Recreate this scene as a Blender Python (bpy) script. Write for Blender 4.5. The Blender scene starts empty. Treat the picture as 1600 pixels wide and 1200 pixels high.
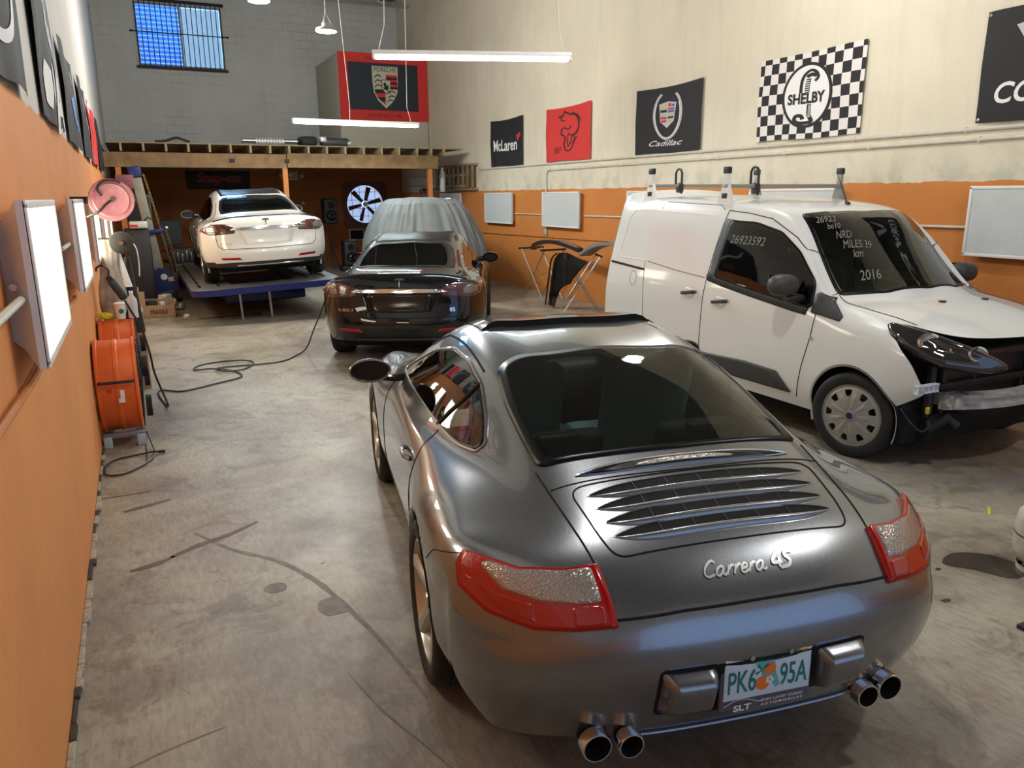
import bpy, bmesh, math, random
from mathutils import Vector, Matrix
from mathutils.bvhtree import BVHTree
from math import pi, sin, cos, radians
random.seed(7)
C = bpy.context.scene.collection
SC = bpy.context.scene

# ---------------------------------------------------------------- camera
cam_d = bpy.data.cameras.new('camera')
cam = bpy.data.objects.new('camera', cam_d); C.objects.link(cam)
cam_d.sensor_width = 36.0
cam_d.lens = 36.0 * 1202.0 / 1600.0
cam_d.clip_start = 0.05; cam_d.clip_end = 200
R3 = Matrix(((0.9011083, 0.10913076, -0.41963593),
             (-0.43354382, 0.21203572, -0.87583138),
             (-0.00660234, 0.97114949, 0.23838011)))
cam.matrix_world = Matrix.Translation((0, 0, 1.93)) @ R3.to_4x4()
SC.camera = cam

# ---------------------------------------------------------------- exposure and world (daylight outside)
SC.view_settings.view_transform = 'Standard'
SC.view_settings.look = 'None'
SC.view_settings.gamma = 1.0
SC.view_settings.use_curve_mapping = False
SC.view_settings.exposure = 0.02
W = bpy.data.worlds.new('world'); SC.world = W; W.use_nodes = True
bgn = W.node_tree.nodes['Background']
bgn.inputs['Color'].default_value = (0.42, 0.62, 1.0, 1)
bgn.inputs['Strength'].default_value = 1.3

# room dimensions in metres: x across, y away from the camera, z up
XL, XR, YF, YB, ZC = -0.42, 7.40, -4.2, 23.0, 7.3

def area_light(name, loc, sx, sy, power, color, rot=(0, 0, 0)):
    d = bpy.data.lights.new(name, 'AREA'); d.shape = 'RECTANGLE'; d.size = sx; d.size_y = sy
    d.energy = power; d.color = color
    o = bpy.data.objects.new(name, d); C.objects.link(o); o.location = loc; o.rotation_euler = rot
    return o
# daylight entering through the open roll-up door behind the camera
area_light('door_daylight', (3.7, YF - 0.25, 1.9), 5.6, 3.6, 470, (0.66, 0.80, 1.0), (radians(90), 0, pi))

# ---------------------------------------------------------------- materials
MATS = {}
def nt(name):
    m = bpy.data.materials.new(name); m.use_nodes = True
    return m, m.node_tree, m.node_tree.nodes['Principled BSDF']
def setp(b, **k):
    names = dict(base='Base Color', rough='Roughness', metal='Metallic', spec='Specular IOR Level', coat='Coat Weight', coatr='Coat Roughness',
                 trans='Transmission Weight', ior='IOR', alpha='Alpha', emit='Emission Color', es='Emission Strength', sheen='Sheen Weight')
    for a, v in k.items():
        if a in ('base', 'emit'): v = (v[0], v[1], v[2], 1)
        b.inputs[names[a]].default_value = v
def mat(name, base=(.5, .5, .5), rough=.5, noise=0, nscale=8, bump=0, bscale=40, **k):
    """principled material with a procedural noise variation in colour and bump"""
    m, t, b = nt(name); setp(b, base=base, rough=rough, **k)
    N, L = t.nodes, t.links
    if noise or bump:
        tc = N.new('ShaderNodeTexCoord')
    if noise:
        n = N.new('ShaderNodeTexNoise'); n.inputs['Scale'].default_value = nscale; n.inputs['Detail'].default_value = 6
        L.new(tc.outputs['Object'], n.inputs['Vector'])
        r = N.new('ShaderNodeMapRange'); r.inputs['To Min'].default_value = 1 - noise; r.inputs['To Max'].default_value = 1 + noise
        r.inputs['From Min'].default_value = .3; r.inputs['From Max'].default_value = .7
        L.new(n.outputs['Fac'], r.inputs['Value'])
        h = N.new('ShaderNodeHueSaturation'); h.inputs['Color'].default_value = (*base, 1)
        L.new(r.outputs['Result'], h.inputs['Value']); L.new(h.outputs['Color'], b.inputs['Base Color'])
    if bump:
        n2 = N.new('ShaderNodeTexNoise'); n2.inputs['Scale'].default_value = bscale; n2.inputs['Detail'].default_value = 4
        L.new(tc.outputs['Object'], n2.inputs['Vector'])
        bp = N.new('ShaderNodeBump'); bp.inputs['Strength'].default_value = bump; bp.inputs['Distance'].default_value = .01
        L.new(n2.outputs['Fac'], bp.inputs['Height']); L.new(bp.outputs['Normal'], b.inputs['Normal'])
    MATS[name] = m
    return m
def emis(name, color, strength):
    m, t, b = nt(name); setp(b, base=(.8, .8, .8), emit=color, es=strength, rough=.4); MATS[name] = m; return m

# ---------------------------------------------------------------- object helpers
def link_props(o, label=None, cat=None, group=None, kind=None):
    if label: o['label'] = label
    if cat: o['category'] = cat
    if group: o['group'] = group
    if kind: o['kind'] = kind
    return o
def thing(name, label, cat, loc=(0, 0, 0), rz=0, group=None, rot=None):
    o = bpy.data.objects.new(name, None); C.objects.link(o); o.empty_display_size = .1
    o.location = loc; o.rotation_euler = rot if rot else (0, 0, rz)
    return link_props(o, label, cat, group)
def mobj(name, verts, faces, mats, parent=None, smooth=True, fm=None, loc=None, rz=0):
    me = bpy.data.meshes.new(name); me.from_pydata([tuple(v) for v in verts], [], faces)
    if not isinstance(mats, (list, tuple)): mats = [mats]
    for m in mats: me.materials.append(m)
    if fm: me.polygons.foreach_set('material_index', fm)
    if smooth: me.polygons.foreach_set('use_smooth', [True] * len(me.polygons))
    me.update()
    o = bpy.data.objects.new(name, me); C.objects.link(o)
    if parent: o.parent = parent
    if loc: o.location = loc
    if rz: o.rotation_euler = (0, 0, rz)
    return o
def sharp(o, deg=35):
    """smooth shading split at hard edges"""
    me = o.data
    bm = bmesh.new(); bm.from_mesh(me)
    bmesh.ops.remove_doubles(bm, verts=bm.verts, dist=1e-5)
    bmesh.ops.recalc_face_normals(bm, faces=bm.faces)
    for e in bm.edges:
        e.smooth = not (len(e.link_faces) == 2 and e.calc_face_angle(0) > radians(deg))
    for f in bm.faces: f.smooth = True
    bm.to_mesh(me); bm.free(); return o
class MB:
    def __init__(s): s.v = []; s.f = []; s.m = []; s.cur = 0
    def add(s, vs, fs):
        b = len(s.v); s.v += [Vector(x) for x in vs]; s.f += [tuple(i + b for i in f) for f in fs]; s.m += [s.cur] * len(fs); return s
    def box(s, c, d, rot=None):
        x, y, z = d[0] / 2, d[1] / 2, d[2] / 2
        vs = [Vector((a * x, b * y, e * z)) for a in (-1, 1) for b in (-1, 1) for e in (-1, 1)]
        if rot is not None:
            M = rot if isinstance(rot, Matrix) else Matrix.Rotation(rot, 3, 'Z'); vs = [M @ v for v in vs]
        vs = [v + Vector(c) for v in vs]
        return s.add(vs, [(0, 1, 3, 2), (4, 6, 7, 5), (0, 4, 5, 1), (2, 3, 7, 6), (0, 2, 6, 4), (1, 5, 7, 3)])
    def rbox(s, c, d, r=.01, seg=3, rot=None):
        bm = bmesh.new(); bmesh.ops.create_cube(bm, size=1)
        for v in bm.verts: v.co = Vector((v.co.x * d[0], v.co.y * d[1], v.co.z * d[2]))
        bmesh.ops.bevel(bm, geom=list(bm.edges), offset=min(r, min(d) * .49), segments=seg, profile=.5, affect='EDGES')
        M = (rot if isinstance(rot, Matrix) else Matrix.Rotation(rot, 3, 'Z')) if rot is not None else Matrix.Identity(3)
        bm.verts.index_update()
        vs = [M @ v.co + Vector(c) for v in bm.verts]; fs = [tuple(v.index for v in f.verts) for f in bm.faces]
        bm.free(); return s.add(vs, fs)
    def bar(s, a, b, w, h, up=(0, 0, 1)):
        a, b = Vector(a), Vector(b); d = (b - a); L = d.length; d.normalize()
        u = Vector(up); x = d.cross(u)
        if x.length < 1e-4: x = d.cross(Vector((1, 0, 0)))
        x.normalize(); z = x.cross(d)
        M = Matrix((x, d, z)).transposed()
        return s.box((a + b) / 2, (w, L, h), M)
    def cyl(s, a, b, r, r2=None, n=24, caps=True):
        a, b = Vector(a), Vector(b); r2 = r if r2 is None else r2
        d = (b - a).normalized(); x = d.orthogonal().normalized(); y = d.cross(x)
        vs = []
        for p, q in ((a, r), (b, r2)):
            for i in range(n):
                t = 2 * pi * i / n; vs.append(p + (x * cos(t) + y * sin(t)) * q)
        fs = [(i, (i + 1) % n, n + (i + 1) % n, n + i) for i in range(n)]
        if caps: fs += [tuple(range(n))[::-1], tuple(range(n, 2 * n))]
        return s.add(vs, fs)
    def lathe(s, prof, c=(0, 0, 0), axis='Z', n=48, a0=0, a1=2 * pi):
        """prof: (radius, height) along the axis"""
        c = Vector(c); full = abs(a1 - a0 - 2 * pi) < 1e-6; k = n if full else n + 1
        ax = {'Z': (Vector((1, 0, 0)), Vector((0, 1, 0)), Vector((0, 0, 1))), 'X': (Vector((0, 1, 0)), Vector((0, 0, 1)), Vector((1, 0, 0))),
              'Y': (Vector((1, 0, 0)), Vector((0, 0, 1)), Vector((0, 1, 0)))}[axis]
        vs = []
        for i in range(k):
            t = a0 + (a1 - a0) * i / n
            for r, h in prof: vs.append(c + (ax[0] * cos(t) + ax[1] * sin(t)) * r + ax[2] * h)
        m = len(prof); fs = []
        for i in range(n):
            j = (i + 1) % k
            for q in range(m - 1):
                fs.append((i * m + q, j * m + q, j * m + q + 1, i * m + q + 1))
        return s.add(vs, fs)
    def tube(s, path, r, n=8, closed=False, caps=True):
        P = [Vector(p) for p in path]; K = len(P); vs = []; prev = None
        for i, p in enumerate(P):
            if closed: t = P[(i + 1) % K] - P[i - 1]
            else: t = P[min(i + 1, K - 1)] - P[max(i - 1, 0)]
            t.normalize()
            if prev is None: x = t.orthogonal().normalized()
            else:
                x = prev - t * prev.dot(t)
                x = x.normalized() if x.length > 1e-6 else t.orthogonal().normalized()
            prev = x; y = t.cross(x); rr = r[i] if isinstance(r, (list, tuple)) else r
            for k in range(n):
                a = 2 * pi * k / n; vs.append(p + (x * cos(a) + y * sin(a)) * rr)
        fs = []
        for i in range(K if closed else K - 1):
            j = (i + 1) % K
            for k in range(n): fs.append((i * n + k, i * n + (k + 1) % n, j * n + (k + 1) % n, j * n + k))
        if caps and not closed: fs += [tuple(range(n))[::-1], tuple(range((K - 1) * n, K * n))]
        return s.add(vs, fs)
    def prism(s, pts, ax, h0, h1):
        """extrude a closed 2D outline; ax 'X': pts are (y,z); 'Y': (x,z); 'Z': (x,y)"""
        f = {'X': lambda a, b, h: (h, a, b), 'Y': lambda a, b, h: (a, h, b), 'Z': lambda a, b, h: (a, b, h)}[ax]
        n = len(pts); vs = [f(a, b, h0) for a, b in pts] + [f(a, b, h1) for a, b in pts]
        fs = [tuple(range(n)), tuple(range(n, 2 * n))[::-1]] + [(i, n + i, n + (i + 1) % n, (i + 1) % n) for i in range(n)]
        return s.add(vs, fs)
    def grid(s, fn, nu, nv):
        vs = [fn(i / nu, j / nv) for j in range(nv + 1) for i in range(nu + 1)]
        fs = [(j * (nu + 1) + i, j * (nu + 1) + i + 1, (j + 1) * (nu + 1) + i + 1, (j + 1) * (nu + 1) + i) for j in range(nv) for i in range(nu)]
        return s.add(vs, fs)
    def build(s, name, mats, parent=None, deg=35, **k):
        o = mobj(name, s.v, s.f, mats, parent, fm=s.m if isinstance(mats, (list, tuple)) else None, **k)
        if deg: sharp(o, deg)
        return o
def catmull(P, n=8, closed=False):
    P = [Vector(p) for p in P]; K = len(P); out = []
    for i in range(K if closed else K - 1):
        if closed: a, b, c, d = P[i - 1], P[i], P[(i + 1) % K], P[(i + 2) % K]
        else: a, b, c, d = P[max(i - 1, 0)], P[i], P[i + 1], P[min(i + 2, K - 1)]
        for k in range(n):
            t = k / n
            out.append(.5 * ((2 * b) + (c - a) * t + (2 * a - 5 * b + 4 * c - d) * t * t + (3 * b - a - 3 * c + d) * t ** 3))
    if not closed: out.append(P[-1])
    return out
def rcorner(pts, r, seg=5, step=None):
    """closed outline with rounded corners, optionally densified"""
    P = [Vector(p) for p in pts]; K = len(P); out = []
    for i in range(K):
        a, b, c = P[i - 1], P[i], P[(i + 1) % K]
        rr = r[i] if isinstance(r, (list, tuple)) else r
        d1, d2 = (a - b), (c - b); l = min(rr, d1.length * .48, d2.length * .48)
        s_, e_ = b + d1.normalized() * l, b + d2.normalized() * l
        if l < 1e-5: out.append(b.copy()); continue
        for k in range(seg + 1):
            t = k / seg; out.append(s_ * (1 - t) ** 2 + b * 2 * t * (1 - t) + e_ * t * t)
    if step:
        o2 = []
        for i in range(len(out)):
            a, b = out[i], out[(i + 1) % len(out)]; n = max(1, int((b - a).length / step + .5))
            for k in range(n): o2.append(a + (b - a) * (k / n))
        out = o2
    return out
def text_mesh(s, size=1.0, shear=0, space=1.0, extrude=0, bold=0, align='CENTER', fine=None, xs=1.0):
    """vertices (2D + extrusion) and faces of a word; width normalised by the caller"""
    cu = bpy.data.curves.new('txt', 'FONT'); cu.body = s; cu.size = size; cu.shear = shear; cu.space_character = space
    cu.extrude = extrude; cu.offset = bold; cu.align_x = align; cu.align_y = 'CENTER'; cu.resolution_u = 4
    o = bpy.data.objects.new('txt', cu); C.objects.link(o)
    dg = bpy.context.evaluated_depsgraph_get(); dg.update()
    me = bpy.data.meshes.new_from_object(o.evaluated_get(dg))
    if fine:
        bm = bmesh.new(); bm.from_mesh(me); bmesh.ops.triangulate(bm, faces=bm.faces)
        for _ in range(5):
            ed = [e for e in bm.edges if e.calc_length() > fine]
            if not ed: break
            bmesh.ops.subdivide_edges(bm, edges=ed, cuts=1); bmesh.ops.triangulate(bm, faces=bm.faces)
        bm.to_mesh(me); bm.free()
    vs = [Vector((v.co.x * xs, v.co.y, v.co.z)) for v in me.vertices]; fs = [tuple(p.vertices) for p in me.polygons]
    bpy.data.objects.remove(o); bpy.data.curves.remove(cu); bpy.data.meshes.remove(me)
    return vs, fs
def text_w(s, width, **k):
    """word scaled so that its width is given"""
    vs, fs = text_mesh(s, 1.0, **k)
    x0, x1 = min(v.x for v in vs), max(v.x for v in vs); q = width / (x1 - x0); cx = (x0 + x1) / 2
    y0, y1 = min(v.y for v in vs), max(v.y for v in vs); cy = (y0 + y1) / 2
    return [Vector(((v.x - cx) * q, (v.y - cy) * q, v.z)) for v in vs], fs
def poly_fill(pts, fine=None):
    """triangulated fill of a closed 2D outline"""
    bm = bmesh.new(); vs = [bm.verts.new((p[0], p[1], 0)) for p in pts]
    f = bm.faces.new(vs); bmesh.ops.triangulate(bm, faces=[f])
    if fine:
        for _ in range(5):
            ed = [e for e in bm.edges if e.calc_length() > fine]
            if not ed: break
            bmesh.ops.subdivide_edges(bm, edges=ed, cuts=1); bmesh.ops.triangulate(bm, faces=bm.faces)
    bm.verts.index_update()
    v = [w.co.copy() for w in bm.verts]; fs = [tuple(w.index for w in f.verts) for f in bm.faces]; bm.free(); return v, fs
def copy_tree(o, parent=None):
    c = o.copy(); C.objects.link(c)
    if parent: c.parent = parent
    for ch in list(o.children): copy_tree(ch, c)
    return c

# ---------------------------------------------------------------- car body shell from a control cage
class Shell:
    """sections: list of stations (rear to front), each a list of (x,y,z) from centre top to sill, x>=0.
    rear / front: lists of rows below the top edge, each a list of (x,y,z) centre outward (without the corner column)."""
    def __init__(s, sections, rear, front, ncol, level=4, relax=6):
        V = []; F = []; key = {}
        def vid(p):
            k = (round(p[0], 5), round(p[1], 5), round(p[2], 5))
            if k not in key: key[k] = len(V); V.append(Vector(p))
            return key[k]
        for sgn in (1, -1):
            m = lambda p: (p[0] * sgn, p[1], p[2])
            def quad(a, b, c, d):
                q = [vid(m(p)) for p in (a, b, c, d)]
                if sgn < 0: q.reverse()
                q2 = [x for i, x in enumerate(q) if x != q[i - 1]]
                if len(set(q2)) >= 3: F.append(tuple(q2))
            for j in range(len(sections) - 1):
                A, B = sections[j], sections[j + 1]
                for i in range(len(A) - 1): quad(A[i], A[i + 1], B[i + 1], B[i])
            for rows, st, flip in ((rear, sections[0], 1), (front, sections[-1], 0)):
                full = [st[:ncol]] + [list(r) + [st[ncol + k]] for k, r in enumerate(rows)]
                for a in range(len(full) - 1):
                    for i in range(ncol - 1):
                        q = (full[a][i], full[a + 1][i], full[a + 1][i + 1], full[a][i + 1])
                        quad(*(q if flip else q[::-1]))
        me = bpy.data.meshes.new('cage'); me.from_pydata(V, [], F)
        o = bpy.data.objects.new('cage', me); C.objects.link(o)
        md = o.modifiers.new('s', 'SUBSURF'); md.levels = 2; md.use_limit_surface = True
        tgt = [v.copy() for v in V]
        for it in range(relax):
            dg = bpy.context.evaluated_depsgraph_get(); dg.update()
            em = o.evaluated_get(dg).data
            for i in range(len(V)):
                me.vertices[i].co += (tgt[i] - em.vertices[i].co) * .8
            me.update(); o.update_tag()
        md.levels = level
        dg = bpy.context.evaluated_depsgraph_get(); dg.update()
        em = o.evaluated_get(dg).data
        s.V = [v.co.copy() for v in em.vertices]; s.F = [tuple(p.vertices) for p in em.polygons]
        bpy.data.objects.remove(o); bpy.data.meshes.remove(me)
        s.bvh = BVHTree.FromPolygons(s.V, s.F)
        s.gone = set()
    def side(s, y, z, sg):
        h = s.bvh.ray_cast(Vector((sg * 3, y, z)), Vector((-sg, 0, 0)))
        if h[0] is None: h = s.bvh.find_nearest(Vector((sg * .9, y, z)))
        return h[0], h[1] * (1 if h[1].x * sg > 0 else -1)
    def top(s, x, y):
        h = s.bvh.ray_cast(Vector((x, y, 4)), Vector((0, 0, -1)))
        if h[0] is None: h = s.bvh.find_nearest(Vector((x, y, 1)))
        return h[0], h[1] * (1 if h[1].z > 0 else -1)
    def back(s, x, z, sg=-1):
        h = s.bvh.ray_cast(Vector((x, sg * 8, z)), Vector((0, -sg, 0)))
        if h[0] is None: h = s.bvh.find_nearest(Vector((x, sg * 1, z)))
        return h[0], h[1] * (1 if h[1].y * sg > 0 else -1)
    def near(s, p):
        h = s.bvh.find_nearest(Vector(p)); n = h[1]
        c = Vector((0, p[1] * .6, .6))
        if n.dot(Vector(p) - c) < 0: n = -n
        return h[0], n
    def fn(s, mode, sg=1):
        return {'side': lambda a, b: s.side(a, b, sg), 'top': s.top, 'back': s.back}[mode]
    def cut(s, fn_inside):
        """remove faces whose centre satisfies the test"""
        for i, f in enumerate(s.F):
            if i in s.gone: continue
            c = sum((s.V[k] for k in f), Vector()) / len(f)
            if fn_inside(c): s.gone.add(i)
    def arch(s, yc, zc, R, xmin=.6):
        s.cut(lambda c: abs(c.x) > xmin and (c.y - yc) ** 2 + (c.z - zc) ** 2 < R * R)
        touched = set()
        for i in s.gone: touched.update(s.F[i])
        alive = set()
        for i, f in enumerate(s.F):
            if i not in s.gone: alive.update(f)
        for k in touched & alive:
            v = s.V[k]
            if abs(v.x) > xmin:
                d = math.hypot(v.y - yc, v.z - zc)
                if .6 * R < d < 1.3 * R:
                    v.y = yc + (v.y - yc) * R / d; v.z = zc + (v.z - zc) * R / d
    def body(s, name, mats, parent, fmat=None):
        F = [f for i, f in enumerate(s.F) if i not in s.gone]
        used = sorted({k for f in F for k in f}); mp = {k: i for i, k in enumerate(used)}
        fm = None
        if fmat: fm = [fmat(sum((s.V[k] for k in f), Vector()) / len(f)) for f in F]
        return mobj(name, [s.V[k] for k in used], [tuple(mp[k] for k in f) for f in F], mats, parent, fm=fm)
    def patch(s, name, pts, m, parent, mode='side', sg=1, off=.004, rings=10, edge=True, rim=None, fmat=None):
        """panel that follows the body; pts is a dense closed 2D outline (or 3D with mode 'near')"""
        n = len(pts); P = [Vector(p) for p in pts]; c = sum(P, Vector([0] * len(P[0]))) / n
        fn = (lambda p: s.near(p)) if mode == 'near' else (lambda p: s.fn(mode, sg)(p[0], p[1]))
        vs = []; fs = []; fm = []
        L = [(1, -.004), (1, off)] if edge else [(1, off)]
        ts = [(1 - k / rings) for k in range(1, rings)]
        if rim: ts = [1 - rim] + [t for t in ts if t < 1 - rim - .02]
        L += [(t, off) for t in ts]
        for t, o in L:
            for p in P:
                q, nn = fn(c + (p - c) * t); vs.append(q + nn * o)
        q, nn = fn(c); vs.append(q + nn * off)
        for r in range(len(L) - 1):
            for i in range(n):
                j = (i + 1) % n; fs.append((r * n + i, r * n + j, (r + 1) * n + j, (r + 1) * n + i))
                fm.append(1 if (rim and r < (2 if edge else 1)) else 0)
        b = (len(L) - 1) * n
        for i in range(n): fs.append((b + i, b + (i + 1) % n, len(vs) - 1)); fm.append(0)
        ms = m if isinstance(m, (list, tuple)) else [m]
        o = mobj(name, vs, fs, ms, parent, fm=fm if len(ms) > 1 else None)
        bm = bmesh.new(); bm.from_mesh(o.data); bmesh.ops.recalc_face_normals(bm, faces=bm.faces)
        # make sure the panel faces outward
        s2 = 0; cc = vs[-1]; q, nn = fn(c)
        bm.faces.ensure_lookup_table()
        if bm.faces[-1].normal.dot(nn) < 0: bmesh.ops.reverse_faces(bm, faces=bm.faces)
        bm.to_mesh(o.data); bm.free()
        return o
    def seam(s, mb, pts, mode='side', sg=1, r=.0025, closed=False, step=.02, off=0):
        P = [Vector(p) for p in pts]; out = []; K = len(P)
        fn = (lambda p: s.near(p)) if mode == 'near' else (lambda p: s.fn(mode, sg)(p[0], p[1]))
        for i in range(K if closed else K - 1):
            a, b = P[i], P[(i + 1) % K]; n = max(1, int((b - a).length / step))
            for k in range(n):
                q, nn = fn(a + (b - a) * (k / n)); out.append(q + nn * off)
        if not closed: q, nn = fn(P[-1]); out.append(q + nn * off)
        mb.tube(out, r, n=6, closed=closed)
    def word(s, name, txt, c, width, m, parent, mode='back', off=.004, rot=0, vs_fs=None, mirror=1, sg=1, **k):
        vs, fs = vs_fs if vs_fs else text_w(txt, width, fine=.03, **k)
        fn = s.fn(mode, sg); out = []
        for v in vs:
            x = v.x * cos(rot) - v.y * sin(rot); y = v.x * sin(rot) + v.y * cos(rot)
            q, nn = fn(c[0] + x * mirror, c[1] + y); out.append(q + nn * (off + max(v.z, 0)))
        return mobj(name, out, fs, m, parent, smooth=False)
def wheel(parent, c, sg, r, w, rim_r, mats, spokes=5, style='alloy', name='wheel'):
    """tyre with a rim as sub-part; sg = side the face looks to"""
    tyre_m, rim_m, dark = mats
    mb = MB(); h = w / 2
    prof = [(rim_r, -h * .82), (rim_r + .02, -h * .98), (r - .035, -h), (r - .012, -h * .93), (r, -h * .78)]
    for i, gx in enumerate((-.5, -.17, .17, .5)):
        prof += [(r, (gx - .03) * h), (r - .008, (gx - .02) * h), (r - .008, (gx + .02) * h), (r, (gx + .03) * h)]
    prof += [(r, h * .78), (r - .012, h * .93), (r - .035, h), (rim_r + .02, h * .98), (rim_r, h * .82), (rim_r, -h * .82)]
    mb.lathe(prof, c, 'X', 64)
    t = mb.build(name, tyre_m, parent, deg=50)
    x0 = c[0]; rb = MB(); f = sg
    rb.cur = 0
    rb.lathe([(rim_r + .004, f * h * .84), (rim_r + .008, f * h * .9), (rim_r - .008, f * h * .9), (rim_r - .016, f * h * .8), (rim_r - .03, f * h * .3), (rim_r - .035, -f * h * .7)], c, 'X', 64)
    cy, cz = c[1], c[2]
    if style == 'alloy':
        for k in range(spokes):
            a = 2 * pi * k / spokes + .3
            ca, sa = cos(a), sin(a)
            def P(rr, tt, d): return (x0 + f * d, cy + ca * rr - sa * tt, cz + sa * rr + ca * tt)
            st = []
            for rr, hw, d in ((.03, .035, h * .62), (.09, .030, h * .66), (rim_r * .6, .028, h * .74), (rim_r * .85, .036, h * .8), (rim_r - .004, .05, h * .84)):
                st.append([P(rr, -hw, d), P(rr, -hw * .6, d + .012), P(rr, hw * .6, d + .012), P(rr, hw, d), P(rr, hw * .8, d - .05), P(rr, -hw * .8, d - .05)])
            vs = [p for q in st for p in q]; fs = []
            for q in range(len(st) - 1):
                for e in range(6): fs.append((q * 6 + e, q * 6 + (e + 1) % 6, (q + 1) * 6 + (e + 1) % 6, (q + 1) * 6 + e))
            rb.add(vs, fs)
        rb.lathe([(0, f * (h * .62 + .03)), (.028, f * (h * .62 + .03)), (.034, f * (h * .62 + .02)), (.062, f * h * .66), (.07, f * h * .4)], c, 'X', 32)
    rb.cur = 1
    rb.lathe([(0, f * h * .05), (rim_r - .03, f * h * .05)], c, 'X', 48)
    rb.cur = 2
    rb.lathe([(.05, f * h * .1), (rim_r - .07, f * h * .1), (rim_r - .07, f * h * .02)], c, 'X', 48)
    rb.build('rim', [rim_m, dark, MATS['brake_metal']], t, deg=30)
    return t
# ---------------------------------------------------------------- common materials
M = MATS
mat('orange_paint_metal', (.72, .13, .02), .42, noise=.1, nscale=6)
mat('black_plastic', (.018, .018, .02), .45, bump=.05, bscale=200)
mat('black_gloss', (.006, .006, .008), .12)
mat('rubber', (.012, .012, .013), .7, noise=.3, nscale=12, bump=.1, bscale=90)
mat('void', (.002, .002, .002), .9)
mat('chrome', (.78, .79, .8), .08, metal=1)
mat('steel', (.5, .51, .52), .35, metal=1, noise=.15, nscale=20)
mat('brake_metal', (.25, .25, .25), .4, metal=1)
mat('white_enamel', (.8, .8, .78), .4, noise=.04)
mat('grey_enamel', (.74, .78, .83), .3)
mat('alloy_silver', (.52, .5, .45), .3, metal=.75, coat=.5)
mat('galvanised', (.55, .56, .54), .45, metal=.5, noise=.12, nscale=10)
mat('conduit_paint', (.62, .6, .52), .5, noise=.08)
mat('wood', (.20, .115, .045), .7, noise=.3, nscale=5, bump=.2, bscale=30)
mat('wood_pale', (.30, .22, .12), .75, noise=.25, nscale=6, bump=.2, bscale=30)
mat('orange_post', (.5, .17, .04), .65, noise=.1)
mat('white_cloth', (.78, .75, .73), .8)
mat('black_cloth', (.014, .014, .016), .75, bump=.15, bscale=60)
mat('red_cloth', (.62, .035, .03), .75, bump=.15, bscale=60)
mat('print_white', (.82, .82, .82), .7)
mat('print_silver', (.5, .5, .55), .6)
mat('print_black', (.01, .01, .012), .7)
mat('print_red', (.6, .03, .03), .7)
mat('print_gold', (.62, .45, .25), .7)
mat('print_blue', (.03, .12, .5), .7)
mat('print_sky', (.08, .3, .75), .7)
mat('iron', (.015, .015, .016), .5, metal=.5)
mat('cardboard', (.38, .25, .14), .85, noise=.12)
mat('blue_paint', (.010, .018, .12), .35, noise=.15)
mat('deck_grey', (.22, .225, .23), .45, metal=.3, noise=.2, nscale=5)

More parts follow.
